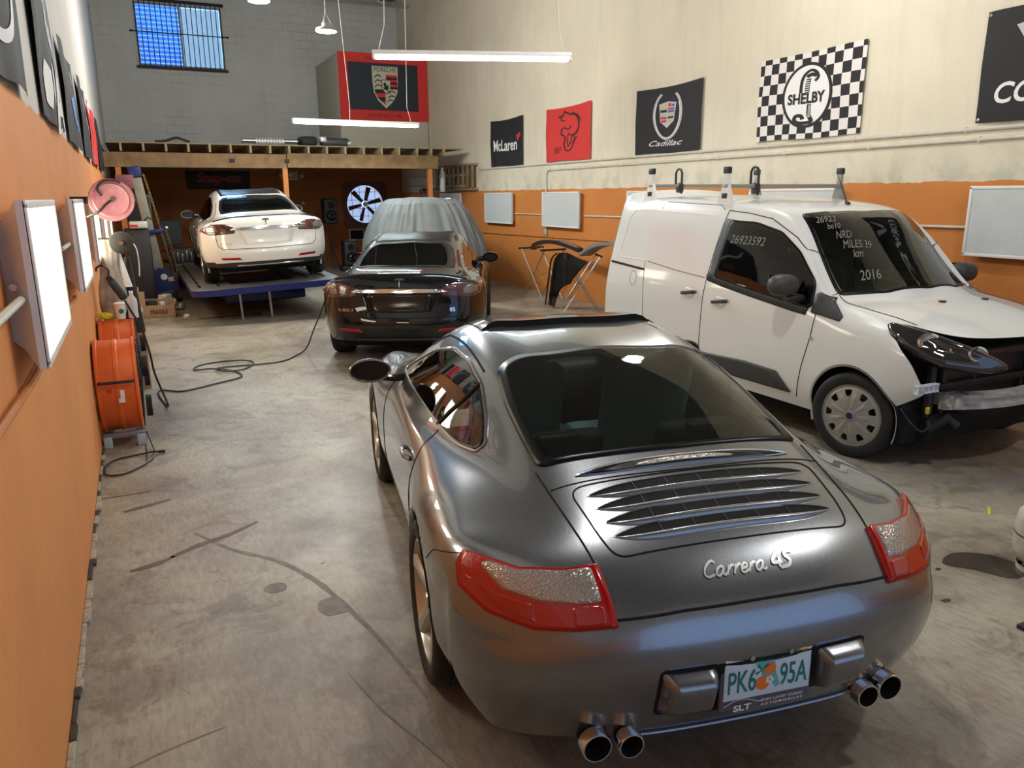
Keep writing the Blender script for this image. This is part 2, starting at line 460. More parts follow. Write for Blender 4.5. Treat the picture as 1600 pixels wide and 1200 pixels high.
def wall_mat(name, split, low, up, upn=.06, low_n=.06, block=None, jag=.02, streak=0, grime=0):
    m, t, b = nt(name); N, L = t.nodes, t.links
    tc = N.new('ShaderNodeTexCoord'); sx = N.new('ShaderNodeSeparateXYZ'); L.new(tc.outputs['Object'], sx.inputs[0])
    def noise(scale, det=5, vec=None, rough=.55):
        n = N.new('ShaderNodeTexNoise'); n.inputs['Scale'].default_value = scale; n.inputs['Detail'].default_value = det
        n.inputs['Roughness'].default_value = rough
        L.new(vec or tc.outputs['Object'], n.inputs['Vector']); return n.outputs['Fac']
    def math_(op, a, b_):
        n = N.new('ShaderNodeMath'); n.operation = op
        for i, v in enumerate((a, b_)):
            if isinstance(v, (int, float)): n.inputs[i].default_value = v
            else: L.new(v, n.inputs[i])
        return n.outputs[0]
    def ramp(v, a, c, c0, c1):
        r = N.new('ShaderNodeMapRange'); r.inputs['From Min'].default_value = a; r.inputs['From Max'].default_value = c
        r.inputs['To Min'].default_value = c0; r.inputs['To Max'].default_value = c1; L.new(v, r.inputs['Value']); return r.outputs[0]
    def mix(f, c1, c2):
        n = N.new('ShaderNodeMix'); n.data_type = 'RGBA'
        if isinstance(f, (int, float)): n.inputs[0].default_value = f
        else: L.new(f, n.inputs[0])
        for i, v in ((6, c1), (7, c2)):
            if isinstance(v, tuple): n.inputs[i].default_value = (*v, 1)
            else: L.new(v, n.inputs[i])
        return n.outputs[2]
    dark = lambda c, q: tuple(x * q for x in c)
    mp = N.new('ShaderNodeMapping'); mp.inputs['Scale'].default_value = (3, 3, .35); L.new(tc.outputs['Object'], mp.inputs[0])
    upc = mix(ramp(noise(.8), .35, .65, 0, 1), dark(up, 1 - upn), dark(up, 1 + upn))
    upc = mix(ramp(noise(2.2, 6, mp.outputs[0]), .5, .75, 0, streak), upc, dark(up, .72))
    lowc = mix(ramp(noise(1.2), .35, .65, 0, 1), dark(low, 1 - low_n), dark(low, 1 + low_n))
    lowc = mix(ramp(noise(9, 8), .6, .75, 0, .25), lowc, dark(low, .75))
    jz = math_('ADD', sx.outputs['Z'], ramp(noise(6, 6), .3, .7, -jag, jag))
    if grime:
        band = ramp(jz, split + .45, split, 0, 1)
        g = math_('MULTIPLY', band, ramp(noise(3.5, 7), .48, .62, 0, grime)); upc = mix(g, upc, dark((up[0] * .8, up[1], up[2] * .9), .6))
    sp = math_('GREATER_THAN', jz, split)
    col = mix(sp, lowc, upc)
    hgt = noise(35, 4)
    if block:
        bk = N.new('ShaderNodeTexBrick'); L.new(tc.outputs['Object'], bk.inputs['Vector'])
        mp2 = N.new('ShaderNodeMapping'); mp2.inputs['Rotation'].default_value = (radians(90), 0, 0); L.new(tc.outputs['Object'], mp2.inputs[0]); L.new(mp2.outputs[0], bk.inputs['Vector'])
        bk.inputs['Scale'].default_value = 1; bk.inputs['Brick Width'].default_value = block[0]; bk.inputs['Row Height'].default_value = block[1]
        bk.inputs['Mortar Size'].default_value = .008; bk.inputs['Color1'].default_value = bk.inputs['Color2'].default_value = (1, 1, 1, 1)
        bk.inputs['Mortar'].default_value = (0, 0, 0, 1); bk.offset = .5
        f = math_('MULTIPLY', math_('SUBTRACT', 1, bk.outputs['Color']), .55)
        f = math_('MULTIPLY', f, sp); f = math_('MULTIPLY', f, ramp(noise(.9, 3), .42, .62, 0, 1))
        col = mix(f, col, dark(up, .45))
    L.new(col, b.inputs['Base Color']); b.inputs['Roughness'].default_value = .75
    bp = N.new('ShaderNodeBump'); bp.inputs['Strength'].default_value = .25; bp.inputs['Distance'].default_value = .01
    L.new(hgt, bp.inputs['Height']); L.new(bp.outputs['Normal'], b.inputs['Normal'])
    MATS[name] = m; return m
ORG = (.70, .28, .09)
wall_mat('wall_left_paint', 2.39, ORG, (.62, .6, .55), streak=.3)
wall_mat('wall_right_paint', 2.035, (.60, .215, .045), (.72, .665, .53), streak=.28, grime=.45, jag=.012)
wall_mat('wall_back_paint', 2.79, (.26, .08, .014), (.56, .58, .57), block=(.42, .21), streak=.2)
wall_mat('wall_front_paint', 2.39, ORG, (.6, .58, .52))
mat('ceiling_deck', (.13, .13, .125), .7, noise=.1)

def floor_mat():
    m, t, b = nt('concrete'); N, L = t.nodes, t.links
    tc = N.new('ShaderNodeTexCoord')
    def noise(s, d=6, r=.6, dist=0, vec=None):
        n = N.new('ShaderNodeTexNoise'); n.inputs['Scale'].default_value = s; n.inputs['Detail'].default_value = d; n.inputs['Roughness'].default_value = r
        n.inputs['Distortion'].default_value = dist; L.new(vec or tc.outputs['Object'], n.inputs['Vector']); return n.outputs['Fac']
    def ramp(v, pts):
        r = N.new('ShaderNodeValToRGB'); e = r.color_ramp.elements
        e[0].position, e[0].color = pts[0][0], (*pts[0][1], 1); e[1].position, e[1].color = pts[-1][0], (*pts[-1][1], 1)
        for p, c in pts[1:-1]: q = e.new(p); q.color = (*c, 1)
        L.new(v, r.inputs[0]); return r.outputs[0]
    def mix(f, a, c, mode='MIX'):
        n = N.new('ShaderNodeMix'); n.data_type = 'RGBA'; n.blend_type = mode
        for i, v in ((0, f), (6, a), (7, c)):
            if isinstance(v, tuple): n.inputs[i].default_value = (*v, 1)
            elif isinstance(v, (int, float)): n.inputs[i].default_value = v
            else: L.new(v, n.inputs[i])
        return n.outputs[2]
    base = ramp(noise(.75, 8, .62, .6), [(.3, (.17, .138, .11)), (.43, (.285, .25, .20)), (.56, (.385, .36, .285)), (.72, (.46, .41, .34))])
    warm = ramp(noise(1.7, 7, .65, .4), [(.5, (0, 0, 0)), (.72, (.6, .6, .6))])
    c1 = mix(warm, base, (.33, .25, .185))
    grey = ramp(noise(.45, 4), [(.52, (0, 0, 0)), (.68, (.7, .7, .7))])
    c2 = mix(grey, c1, (.225, .215, .21))
    mp = N.new('ShaderNodeMapping'); mp.inputs['Scale'].default_value = (6, 1.6, 1); mp.inputs['Rotation'].default_value = (0, 0, .5); L.new(tc.outputs['Object'], mp.inputs[0])
    fine = ramp(noise(7, 10, .72, .5, mp.outputs[0]), [(.35, (.78, .77, .75)), (.65, (1.14, 1.14, 1.14))])
    c3 = mix(1.0, c2, fine, 'MULTIPLY')
    speck = ramp(noise(55, 4, .7), [(.30, (.55, .53, .5)), (.37, (1, 1, 1))])
    c4 = mix(.6, c3, speck, 'MULTIPLY')
    st = ramp(noise(1.15, 5, .7, 1.2), [(.575, (0, 0, 0)), (.65, (.6, .6, .6))])
    c5 = mix(st, c4, (.15, .13, .115))
    pa = ramp(noise(2.6, 9, .7, 1.5), [(.40, (.70, .66, .62)), (.47, (.97, .96, .95)), (.56, (1.0, 1.0, 1.0)), (.66, (1.12, 1.08, 1.02))])
    c5 = mix(.85, c5, pa, 'MULTIPLY')
    mp3 = N.new('ShaderNodeMapping'); mp3.inputs['Scale'].default_value = (26, 3, 1); mp3.inputs['Rotation'].default_value = (0, 0, 1.25); L.new(tc.outputs['Object'], mp3.inputs[0])
    scr = ramp(noise(1.0, 8, .75, .8, mp3.outputs[0]), [(.60, (1, 1, 1)), (.70, (.72, .69, .66))])
    c5 = mix(.7, c5, scr, 'MULTIPLY')
    L.new(c5, b.inputs['Base Color'])
    rr = N.new('ShaderNodeMapRange'); rr.inputs['To Min'].default_value = .32; rr.inputs['To Max'].default_value = .6
    L.new(noise(1.6, 6), rr.inputs['Value']); L.new(rr.outputs[0], b.inputs['Roughness'])
    bp = N.new('ShaderNodeBump'); bp.inputs['Strength'].default_value = .12; bp.inputs['Distance'].default_value = .004
    L.new(noise(30, 6), bp.inputs['Height']); L.new(bp.outputs['Normal'], b.inputs['Normal'])
    MATS['concrete'] = m
floor_mat()

# ---------------------------------------------------------------- room shell
def struct(name, mb, m, **k):
    o = mb.build(name, m, None, deg=0, smooth=False, **k); o['kind'] = 'structure'; return o
struct('floor', MB().box(((XL + XR) / 2, (YF + YB) / 2, -.1), (XR - XL + .6, YB - YF + .6, .2)), M['concrete'])
struct('wall_left', MB().box((XL - .1, (YF + YB) / 2, ZC / 2), (.2, YB - YF, ZC)), M['wall_left_paint'])
struct('wall_right', MB().box((XR + .1, (YF + YB) / 2, ZC / 2), (.2, YB - YF, ZC)), M['wall_right_paint'])
# back wall with a window opening (0.55..2.64, 5.21..6.72) and a round-fan opening
wb = MB()
wx0, wx1, wz0, wz1 = .56, 2.64, 5.21, 6.72
fx0, fx1, fz0, fz1 = 5.66, 6.78, 1.14, 2.26
def wall_rects(mb, xs, zs, holes, y, th):
    for i in range(len(xs) - 1):
        for j in range(len(zs) - 1):
            cx, cz = (xs[i] + xs[i + 1]) / 2, (zs[j] + zs[j + 1]) / 2
            if any(a < cx < b_ and c < cz < d for a, b_, c, d in holes): continue
            mb.box((cx, y + th / 2, cz), (xs[i + 1] - xs[i], th, zs[j + 1] - zs[j]))
wall_rects(wb, [XL - .2, wx0, wx1, fx0, fx1, XR + .2], [0, fz0, fz1, wz0, wz1, ZC], [(wx0, wx1, wz0, wz1), (fx0, fx1, fz0, fz1)], YB, .2)
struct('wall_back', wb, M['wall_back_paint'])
wf = MB()
wall_rects(wf, [XL - .2, .6, 6.8, XR + .2], [0, 4.2, ZC], [(.6, 6.8, 0, 4.2)], YF - .2, .2)
struct('wall_front', wf, M['wall_front_paint'])
struct('ceiling', MB().box(((XL + XR) / 2, (YF + YB) / 2, ZC + .05), (XR - XL + .4, YB - YF + .4, .1)), M['ceiling_deck'])
# chipped slab edge along the left wall
random.seed(3)
eb = MB(); y = .3
while y < 8:
    l = random.uniform(.05, .22); w = random.uniform(.012, .035)
    eb.cur = random.choice((0, 0, 1))
    eb.rbox((XL + w / 2, y + l / 2, .006 + random.uniform(0, .008)), (w, l * .95, .022), .004, 1)
    y += l
mat('mortar_chip', (.42, .36, .28), .9, noise=.3, nscale=30); mat('dark_gap', (.06, .05, .04), .95)
tr = eb.build('trim_1', [M['mortar_chip'], M['dark_gap']]); tr['kind'] = 'structure'
# strip of paler slab along the left wall: saw-cut joints
sj = MB(); sj.box((-.11, 10.4, .0008), (.012, 8.6, .0016)); sj.box((-.25, 5.46, .0008), (.30, .012, .0016))
struct('trim_2', sj, M['dark_gap'])

# floor marks with a shape of their own
mat('oil_stain', (.055, .045, .035), .25, noise=.2); mat('rubber_mark', (.19, .17, .145), .6, noise=.3, nscale=14); mat('rust_mark', (.13, .085, .07), .6, noise=.2)
mat('damp_mark', (.19, .155, .125), .4, noise=.35, nscale=11)
mat('pale_scuff', (.45, .42, .36), .7, noise=.2)
def blot(name, pts, m, z=.0012):
    P = catmull([(a, b, 0) for a, b in pts], 6, True)
    v, f = poly_fill([(p.x, p.y) for p in P])
    o = mobj(name, [(p[0], p[1], z) for p in v], f, m); o['kind'] = 'structure'; return o
def ell(cx, cy, rx, ry, a=0, n=10, j=.15):
    return [(cx + cos(a) * cos(t) * rx * q - sin(a) * sin(t) * ry * q, cy + sin(a) * cos(t) * rx * q + cos(a) * sin(t) * ry * q) for t, q in ((2 * pi * i / n, 1 + random.uniform(-j, j)) for i in range(n))]
blot('floor_stain', [(3.70, 2.40), (3.86, 2.46), (4.02, 2.36), (4.05, 2.18), (3.92, 2.12), (3.84, 2.16), (3.78, 2.28)], M['oil_stain'])
blot('floor_stain', ell(3.70, 2.56, .055, .03), M['oil_stain']); blot('floor_stain', ell(3.62, 2.37, .02, .012), M['oil_stain'])
blot('floor_stain', ell(3.48, 2.36, .055, .035), M['oil_stain']); blot('floor_stain', ell(3.36, 2.14, .03, .015), M['oil_stain'])
def band(name, path, w, m, z=.001):
    P = catmull([(a, b, 0) for a, b in path], 8); L_, R_ = [], []
    for i, p in enumerate(P):
        t = (P[min(i + 1, len(P) - 1)] - P[max(i - 1, 0)]).normalized(); nrm = Vector((-t.y, t.x, 0))
        q = w * (.5 + .5 * math.sin(pi * min(1, i / len(P) * 1.2))) * random.uniform(.75, 1.15)
        L_.append(p + nrm * q / 2); R_.append(p - nrm * q / 2)
    vs = L_ + R_; n = len(P); fs = [(i, i + 1, n + i + 1, n + i) for i in range(n - 1)]
    o = mobj(name, [(v.x, v.y, z) for v in vs], fs, m); o['kind'] = 'structure'
band('floor_mark', [(.12, 4.62), (.30, 4.28), (.50, 4.03), (.64, 3.72), (.73, 3.35), (.80, 2.95), (.84, 2.55)], .035, M['rubber_mark'])
blot('floor_mark', ell(.66, 3.42, .07, .09, .4), M['rubber_mark'], .0013)
blot('floor_mark', ell(.44, 3.72, .055, .05, 0, 10, .2), M['rubber_mark'], .0011)
band('floor_mark', [(-.22, 4.25), (-.10, 4.28), (0, 4.34)], .05, M['rust_mark'], .0014)
band('floor_mark', [(-.02, 4.33), (.12, 4.42), (.30, 4.50), (.48, 4.62)], .05, M['rust_mark'], .0014)
band('floor_mark', [(-.26, 5.15), (-.12, 5.2), (.02, 5.25)], .05, M['rust_mark'], .0014)
band('floor_mark', [(.60, 2.85), (.66, 2.55), (.74, 2.3), (.80, 2.1)], .008, M['rubber_mark'], .0014)
band('floor_mark', [(-.28, 2.62), (-.1, 2.68), (.1, 2.72)], .010, M['rubber_mark'], .0014)
# ---------------------------------------------------------------- grey sports coupe
def paint(name, base, metal=.55, rough=.34, flake=.0):
    m, t, b = nt(name); setp(b, base=base, metal=metal, rough=rough, coat=1.0, coatr=.03)
    N, L = t.nodes, t.links
    tc = N.new('ShaderNodeTexCoord'); n = N.new('ShaderNodeTexNoise'); n.inputs['Scale'].default_value = 900; L.new(tc.outputs['Object'], n.inputs['Vector'])
    r = N.new('ShaderNodeMapRange'); r.inputs['To Min'].default_value = rough - flake; r.inputs['To Max'].default_value = rough + flake
    L.new(n.outputs['Fac'], r.inputs['Value']); L.new(r.outputs[0], b.inputs['Roughness'])
    MATS[name] = m; return m
paint('grey_metallic', (.20, .21, .228), .82, .27, .06)
def glass_mat(name, tint, trans=.9, rough=.0):
    """dark tinted glass: partly see-through, mirror-like surface"""
    m, t, b = nt(name); N, L = t.nodes, t.links
    out = N['Material Output'] if 'Material Output' in N else None
    tr = N.new('ShaderNodeBsdfTransparent'); tr.inputs[0].default_value = (*tint, 1)
    gl = N.new('ShaderNodeBsdfGlossy'); gl.inputs['Roughness'].default_value = .02; gl.inputs[0].default_value = (1, 1, 1, 1)
    fr = N.new('ShaderNodeFresnel'); fr.inputs[0].default_value = 1.5
    mx = N.new('ShaderNodeMixShader'); L.new(fr.outputs[0], mx.inputs[0]); L.new(tr.outputs[0], mx.inputs[1]); L.new(gl.outputs[0], mx.inputs[2])
    o = [n for n in N if n.type == 'OUTPUT_MATERIAL'][0]; L.new(mx.outputs[0], o.inputs[0]); MATS[name] = m; return m
glass_mat('tinted_glass', (.42, .50, .49)); glass_mat('side_glass', (.3, .33, .32)); glass_mat('clear_glass', (.75, .8, .78)); glass_mat('limo_glass', (.10, .10, .09))
mat('frit', (.003, .003, .004), .3, spec=.2)
def lens_mat(name, base, nscale=220, rough=.12, es=0, bs=.25):
    m, t, b = nt(name); setp(b, base=base, rough=rough, coat=1, coatr=.03)
    if es: setp(b, emit=base, es=es)
    N, L = t.nodes, t.links; tc = N.new('ShaderNodeTexCoord'); w = N.new('ShaderNodeTexVoronoi'); w.inputs['Scale'].default_value = nscale
    L.new(tc.outputs['Object'], w.inputs['Vector']); bp = N.new('ShaderNodeBump'); bp.inputs['Strength'].default_value = bs; bp.inputs['Distance'].default_value = .003
    L.new(w.outputs['Distance'], bp.inputs['Height']); L.new(bp.outputs['Normal'], b.inputs['Normal']); MATS[name] = m; return m
lens_mat('red_lens', (.40, .0, .002), 260, .12); lens_mat('red_lens_dark', (.36, .004, .004), 120, .12); setp(lens_mat('clear_lens', (.40, .36, .34), 130, .15, 0, .9).node_tree.nodes['Principled BSDF'], metal=.6)
mat('red_rim', (.34, .002, .003), .15)
mat('seat_leather', (.035, .04, .042), .55); mat('seat_blue_lit', (.42, .68, .72), .6)  # teal of the front seats is blue light painted into their colour

coupe = thing('sports_coupe', 'metallic grey sports coupe with red tail lights and four exhaust tips', 'car', (1.795, 2.545, 0), radians(-10.0))
SEC = [
 # seam under the lid
 [(0, -.935, .738), (.27, -.93, .737), (.48, -.912, .712), (.70, -.85, .672), (.855, -.71, .66), (.897, -.645, .60), (.90, -.63, .50), (.883, -.64, .36), (.815, -.68, .245)],
 [(0, -.80, .838), (.27, -.797, .835), (.497, -.785, .822), (.70, -.715, .812), (.868, -.57, .782), (.918, -.535, .66), (.92, -.53, .52), (.905, -.53, .37), (.83, -.55, .235)],
 [(0, -.58, .932), (.27, -.578, .928), (.51, -.57, .905), (.70, -.50, .862), (.872, -.40, .815), (.935, -.38, .69), (.94, -.38, .54), (.93, -.38, .38), (.85, -.38, .23)],
 [(0, -.34, 1.012), (.27, -.34, 1.006), (.525, -.335, .975), (.68, -.24, .91), (.85, -.15, .838), (.94, -.12, .70), (.946, -.12, .54), (.938, -.12, .38), (.86, -.12, .22)],
 [(0, .03, 1.135), (.28, .03, 1.127), (.535, .03, 1.088), (.70, .08, .925), (.832, .12, .848), (.93, .15, .70), (.936, .16, .54), (.925, .17, .38), (.86, .17, .2)],
 [(0, .42, 1.242), (.28, .42, 1.233), (.530, .42, 1.190), (.73, .42, .935), (.82, .42, .858), (.895, .42, .72), (.905, .42, .54), (.895, .42, .36), (.84, .42, .19)],
 [(0, .80, 1.290), (.28, .80, 1.282), (.530, .80, 1.235), (.755, .80, .93), (.825, .80, .852), (.878, .80, .73), (.888, .80, .54), (.875, .80, .35), (.82, .80, .18)],
 [(0, 1.18, 1.280), (.28, 1.18, 1.272), (.535, 1.18, 1.218), (.765, 1.18, .93), (.825, 1.18, .852), (.868, 1.18, .73), (.88, 1.18, .54), (.868, 1.18, .35), (.815, 1.18, .18)],
 [(0, 1.52, 1.185), (.29, 1.51, 1.175), (.575, 1.48, 1.115), (.765, 1.50, .925), (.82, 1.50, .85), (.862, 1.5, .73), (.875, 1.5, .54), (.865, 1.5, .35), (.81, 1.5, .18)],
 [(0, 1.98, .985), (.30, 1.95, .98), (.64, 1.84, .945), (.745, 1.84, .895), (.80, 1.84, .84), (.86, 1.84, .73), (.875, 1.84, .55), (.865, 1.84, .36), (.81, 1.84, .18)],
 [(0, 2.35, .865), (.30, 2.35, .865), (.58, 2.32, .862), (.70, 2.3, .86), (.79, 2.3, .825), (.865, 2.3, .72), (.88, 2.3, .55), (.87, 2.3, .36), (.81, 2.3, .18)],
 [(0, 2.80, .775), (.30, 2.80, .775), (.53, 2.78, .80), (.66, 2.75, .825), (.76, 2.72, .785), (.845, 2.72, .68), (.865, 2.72, .53), (.855, 2.72, .36), (.80, 2.72, .2)],
 [(0, 3.12, .66), (.28, 3.10, .66), (.50, 3.04, .70), (.62, 2.98, .73), (.72, 2.92, .69), (.80, 2.9, .62), (.82, 2.9, .5), (.81, 2.9, .36), (.76, 2.9, .22)],
]
REAR = [[(0, -.99, .665), (.27, -.982, .662), (.50, -.955, .645), (.73, -.86, .62)],
        [(0, -1.008, .57), (.27, -1.0, .568), (.51, -.965, .555), (.755, -.862, .54)],
        [(0, -.972, .41), (.27, -.965, .41), (.50, -.93, .40), (.745, -.835, .385)],
        [(0, -.93, .285), (.27, -.922, .283), (.48, -.888, .275), (.71, -.785, .255)]]
FRONT = [[(0, 3.30, .58), (.26, 3.28, .58), (.47, 3.2, .59), (.60, 3.1, .58)],
         [(0, 3.34, .46), (.26, 3.32, .46), (.47, 3.24, .46), (.61, 3.12, .46)],
         [(0, 3.33, .34), (.26, 3.31, .34), (.47, 3.23, .34), (.60, 3.1, .34)],
         [(0, 3.25, .2), (.26, 3.23, .2), (.45, 3.15, .2), (.57, 3.03, .2)]]
S = Shell(SEC, REAR, FRONT, 5, level=4)
# rear window outline in top view (x,y)
rw = [(-.535, -.335), (-.36, -.345), (0, -.352), (.36, -.345), (.535, -.335), (.545, -.18), (.545, .10), (.51, .36), (.40, .42), (0, .455), (-.40, .42), (-.51, .36), (-.545, .10), (-.545, -.18)]
RWO = rcorner(rw, .05, 4, .03)
# side window outline in side view (y,z)
sw = [(.03, .94), (.20, .92), (.60, .925), (1.10, .935), (1.58, .95), (1.42, 1.03), (1.20, 1.125), (.92, 1.185), (.62, 1.18), (.35, 1.13), (.13, 1.04), (.02, .975)]
SWO = rcorner(sw, .06, 4, .03)
def inside(p, poly):
    c = False; j = len(poly) - 1
    for i in range(len(poly)):
        a, b = poly[i], poly[j]
        if (a[1] > p[1]) != (b[1] > p[1]) and p[0] < (b[0] - a[0]) * (p[1] - a[1]) / (b[1] - a[1]) + a[0]: c = not c
        j = i
    return c
def shrink(poly, q):
    c = sum((Vector(p) for p in poly), Vector((0,) * len(poly[0]))) / len(poly); return [c + (Vector(p) - c) * q for p in poly]
ri, si = shrink(RWO, .94), shrink(SWO, .90)
wi = [(-.60, 1.88), (.60, 1.88), (.50, 1.38), (-.50, 1.38)]
S.patch('rear_window', RWO, [M['tinted_glass'], M['frit']], coupe, 'top', off=.003, rim=.075, rings=14)
for sg in (1, -1):
    S.patch('side_window', SWO, [M['side_glass'], M['frit']], coupe, 'side', sg, off=.003, rim=.05, rings=8)
    mb = MB(); S.seam(mb, shrink(SWO, 1.015), 'side', sg, .008, True, off=.001); mb.build('window_trim', M['grey_metallic'], coupe)
    mb = MB(); S.seam(mb, [(.50, .92), (.46, .985), (.40, 1.05), (.36, 1.13)], 'side', sg, .011, off=.002); mb.build('window_pillar', M['black_gloss'], coupe)
S.patch('windscreen', rcorner([(-.62, 1.90), (.62, 1.90), (.53, 1.33), (-.53, 1.33)], .06, 4, .04), [M['clear_glass'], M['frit']], coupe, 'top', off=.003, rim=.08)
S.cut(lambda c: c.z > .9 and (inside((c.x, c.y), ri) or inside((c.x, c.y), wi)) or (.90 < c.z and abs(c.x) > .5 and inside((c.y, c.z), si)))
RW, FW = .335, .325
S.arch(0, RW, .372); S.arch(2.35, FW, .362)
dk = MB()
for sg in (1, -1):   # door, wing and lid shut lines
    S.seam(dk, [(.46, .91), (.43, .80), (.41, .66), (.44, .50), (.50, .40), (.56, .32)], 'side', sg, .003)
    S.seam(dk, [(1.62, .92), (1.68, .80), (1.70, .6), (1.68, .42), (1.60, .32)], 'side', sg, .003)
    S.seam(dk, [(.50, .31), (1.0, .30), (1.66, .31)], 'side', sg, .003)
    S.seam(dk, [(.95 * .78, .12), (.55, .42), (.545, .8), (.55, 1.18), (.60, 1.45)][1:], 'top', 1, .006) if sg > 0 else S.seam(dk, [(-.55, .42), (-.545, .8), (-.55, 1.18), (-.60, 1.45)], 'top', 1, .006)
    S.seam(dk, [(sg * .548, -.34), (sg * .535, -.48), (sg * .515, -.66), (sg * .497, -.79)], 'top', 1, .0035)
    # bumper to wing line running from the lamp to the wheel arch
    S.seam(dk, [(-.56, .80), (-.46, .765), (-.36, .73), (-.28, .66)], 'side', sg, .0025)
S.seam(dk, [(-.487, .700), (-.27, .714), (0, .716), (.27, .714), (.487, .700)], 'back', 1, .005)
LID = rcorner([(-.475, -.475), (.475, -.475), (.45, -.70), (.425, -.79), (-.425, -.79), (-.45, -.70)], .06, 5)
S.seam(dk, LID, 'top', 1, .0035, True)
S.seam(dk, [(-.53, -.452), (0, -.468), (.53, -.452)], 'top', 1, .003)
S.body('body', [M['grey_metallic']], coupe)
dk.build('panel_groove', M['void'], coupe)
# wheel wells
for yc, zc, R in ((0, RW, .372), (2.35, FW, .362)):
    for sg in (1, -1):
        mb = MB(); n = 40; vs = []; fs = []
        for i in range(n + 1):
            a = radians(-25 + 230 * i / n); y, z = yc + R * cos(a), zc + R * sin(a)
            q, nn = S.side(y, max(z, .2), sg); x = abs(q.x)
            for d, rr in ((.004, R - .004), (-.004, R - .012), (-.03, R - .014), (-.06, R + .01), (-.42, R + .01)):
                vs.append((sg * (x + d), yc + rr * cos(a), zc + rr * sin(a)))
        for i in range(n):
            for k in range(4): fs.append((i * 5 + k, i * 5 + k + 1, i * 5 + k + 6, i * 5 + k + 5)); mb.m.append(0 if k < 2 else 1)
        mb.v = [Vector(v) for v in vs]; mb.f = fs
        mb.build('wheel_arch', [M['grey_metallic'], M['void']], coupe, deg=60)
wm = (M['rubber'], M['alloy_silver'], M['void'])
for sg in (1, -1):
    wheel(coupe, (sg * .79, 0, RW), sg, RW, .285, .245, wm)
    wheel(coupe, (sg * .755, 2.35, FW), sg, FW, .235, .242, wm)
# floor pan and cabin
mb = MB(); mb.rbox((0, 1.15, .22), (1.30, 2.9, .08), .02); mb.rbox((0, -.58, .42), (1.0, .42, .2), .05)
mb.build('underbody', M['void'], coupe)
ic = MB()
ic.rbox((0, .75, .45), (1.30, 2.0, .06), .02); ic.rbox((0, -.15, .78), (1.18, .5, .08), .03)
for sg in (1, -1): ic.rbox((sg * .70, .85, .62), (.06, 1.9, .52), .02)
ic.rbox((0, 1.78, .78), (1.3, .35, .24), .06); ic.rbox((0, .95, .56), (.2, 1.0, .22), .04)
ic.build('cabin', M['seat_leather'], coupe)
for sx in (-.34, .34):
    st = MB()
    st.rbox((sx, .98, .58), (.5, .52, .16), .06)
    st.rbox((sx, .66, .86), (.46, .14, .60), .06, rot=Matrix.Rotation(radians(14), 3, 'X'))
    st.rbox((sx, .58, 1.10), (.27, .10, .22), .05, rot=Matrix.Rotation(radians(10), 3, 'X'))
    s_ = st.build('seat', M['seat_blue_lit'], coupe)
    rb = MB(); rb.rbox((sx, .10, .86), (.44, .10, .26), .05, rot=Matrix.Rotation(radians(25), 3, 'X')); rb.rbox((sx, .02, .96), (.2, .06, .05), .02)
    rb.build('rear_seat', M['seat_leather'], coupe)
mb = MB(); mb.lathe([(.165, -.012), (.18, 0), (.165, .012), (.15, 0), (.165, -.012)], (0, 0, 0), 'Y', 32); 
sw_ = mb.build('steering_wheel', M['black_plastic'], coupe); sw_.location = (-.34, 1.45, .88); sw_.rotation_euler = (radians(20), 0, 0)

# tail lamps: outline on the body, 3D, inner-top first
for sg in (1, -1):
    out = [(.492, -.80, .828), (.60, -.785, .822), (.72, -.72, .808), (.82, -.62, .82), (.868, -.555, .818), (.885, -.56, .77), (.885, -.61, .715), (.83, -.735, .682), (.71, -.85, .664), (.59, -.90, .666), (.478, -.938, .682), (.482, -.88, .76)]
    o3 = rcorner([(sg * a, b, c) for a, b, c in out], .006, 3, .02)
    t_ = S.patch('tail_light', o3, [M['red_lens'], M['red_rim']], coupe, 'near', off=.012, rings=10, rim=.10)
    cl = [(.515, -.795, .806), (.60, -.783, .804), (.72, -.718, .79), (.80, -.64, .80), (.82, -.635, .788), (.78, -.735, .752), (.68, -.82, .738), (.58, -.872, .742), (.512, -.888, .748)]
    c3 = rcorner([(sg * a, b, c) for a, b, c in cl], .012, 3, .02)
    S.patch('clear_lens', c3, M['clear_lens'], t_, 'near', off=.0145, rings=8)
    dl = [(.512, -.895, .738), (.60, -.872, .735), (.60, -.900, .682), (.508, -.928, .694)]
    S.patch('reflector', rcorner([(sg * a, b, c) for a, b, c in dl], .01, 3, .02), M['red_lens_dark'], t_, 'near', off=.0145, rings=5)
    dl = [(.70, -.81, .722), (.80, -.72, .735), (.85, -.61, .745), (.84, -.66, .715), (.79, -.76, .695), (.70, -.84, .680)]
    S.patch('reflector', rcorner([(sg * a, b, c) for a, b, c in dl], .01, 3, .02), M['red_lens_dark'], t_, 'near', off=.0145, rings=5)

mat('grey_plastic2', (.03, .03, .033), .5)
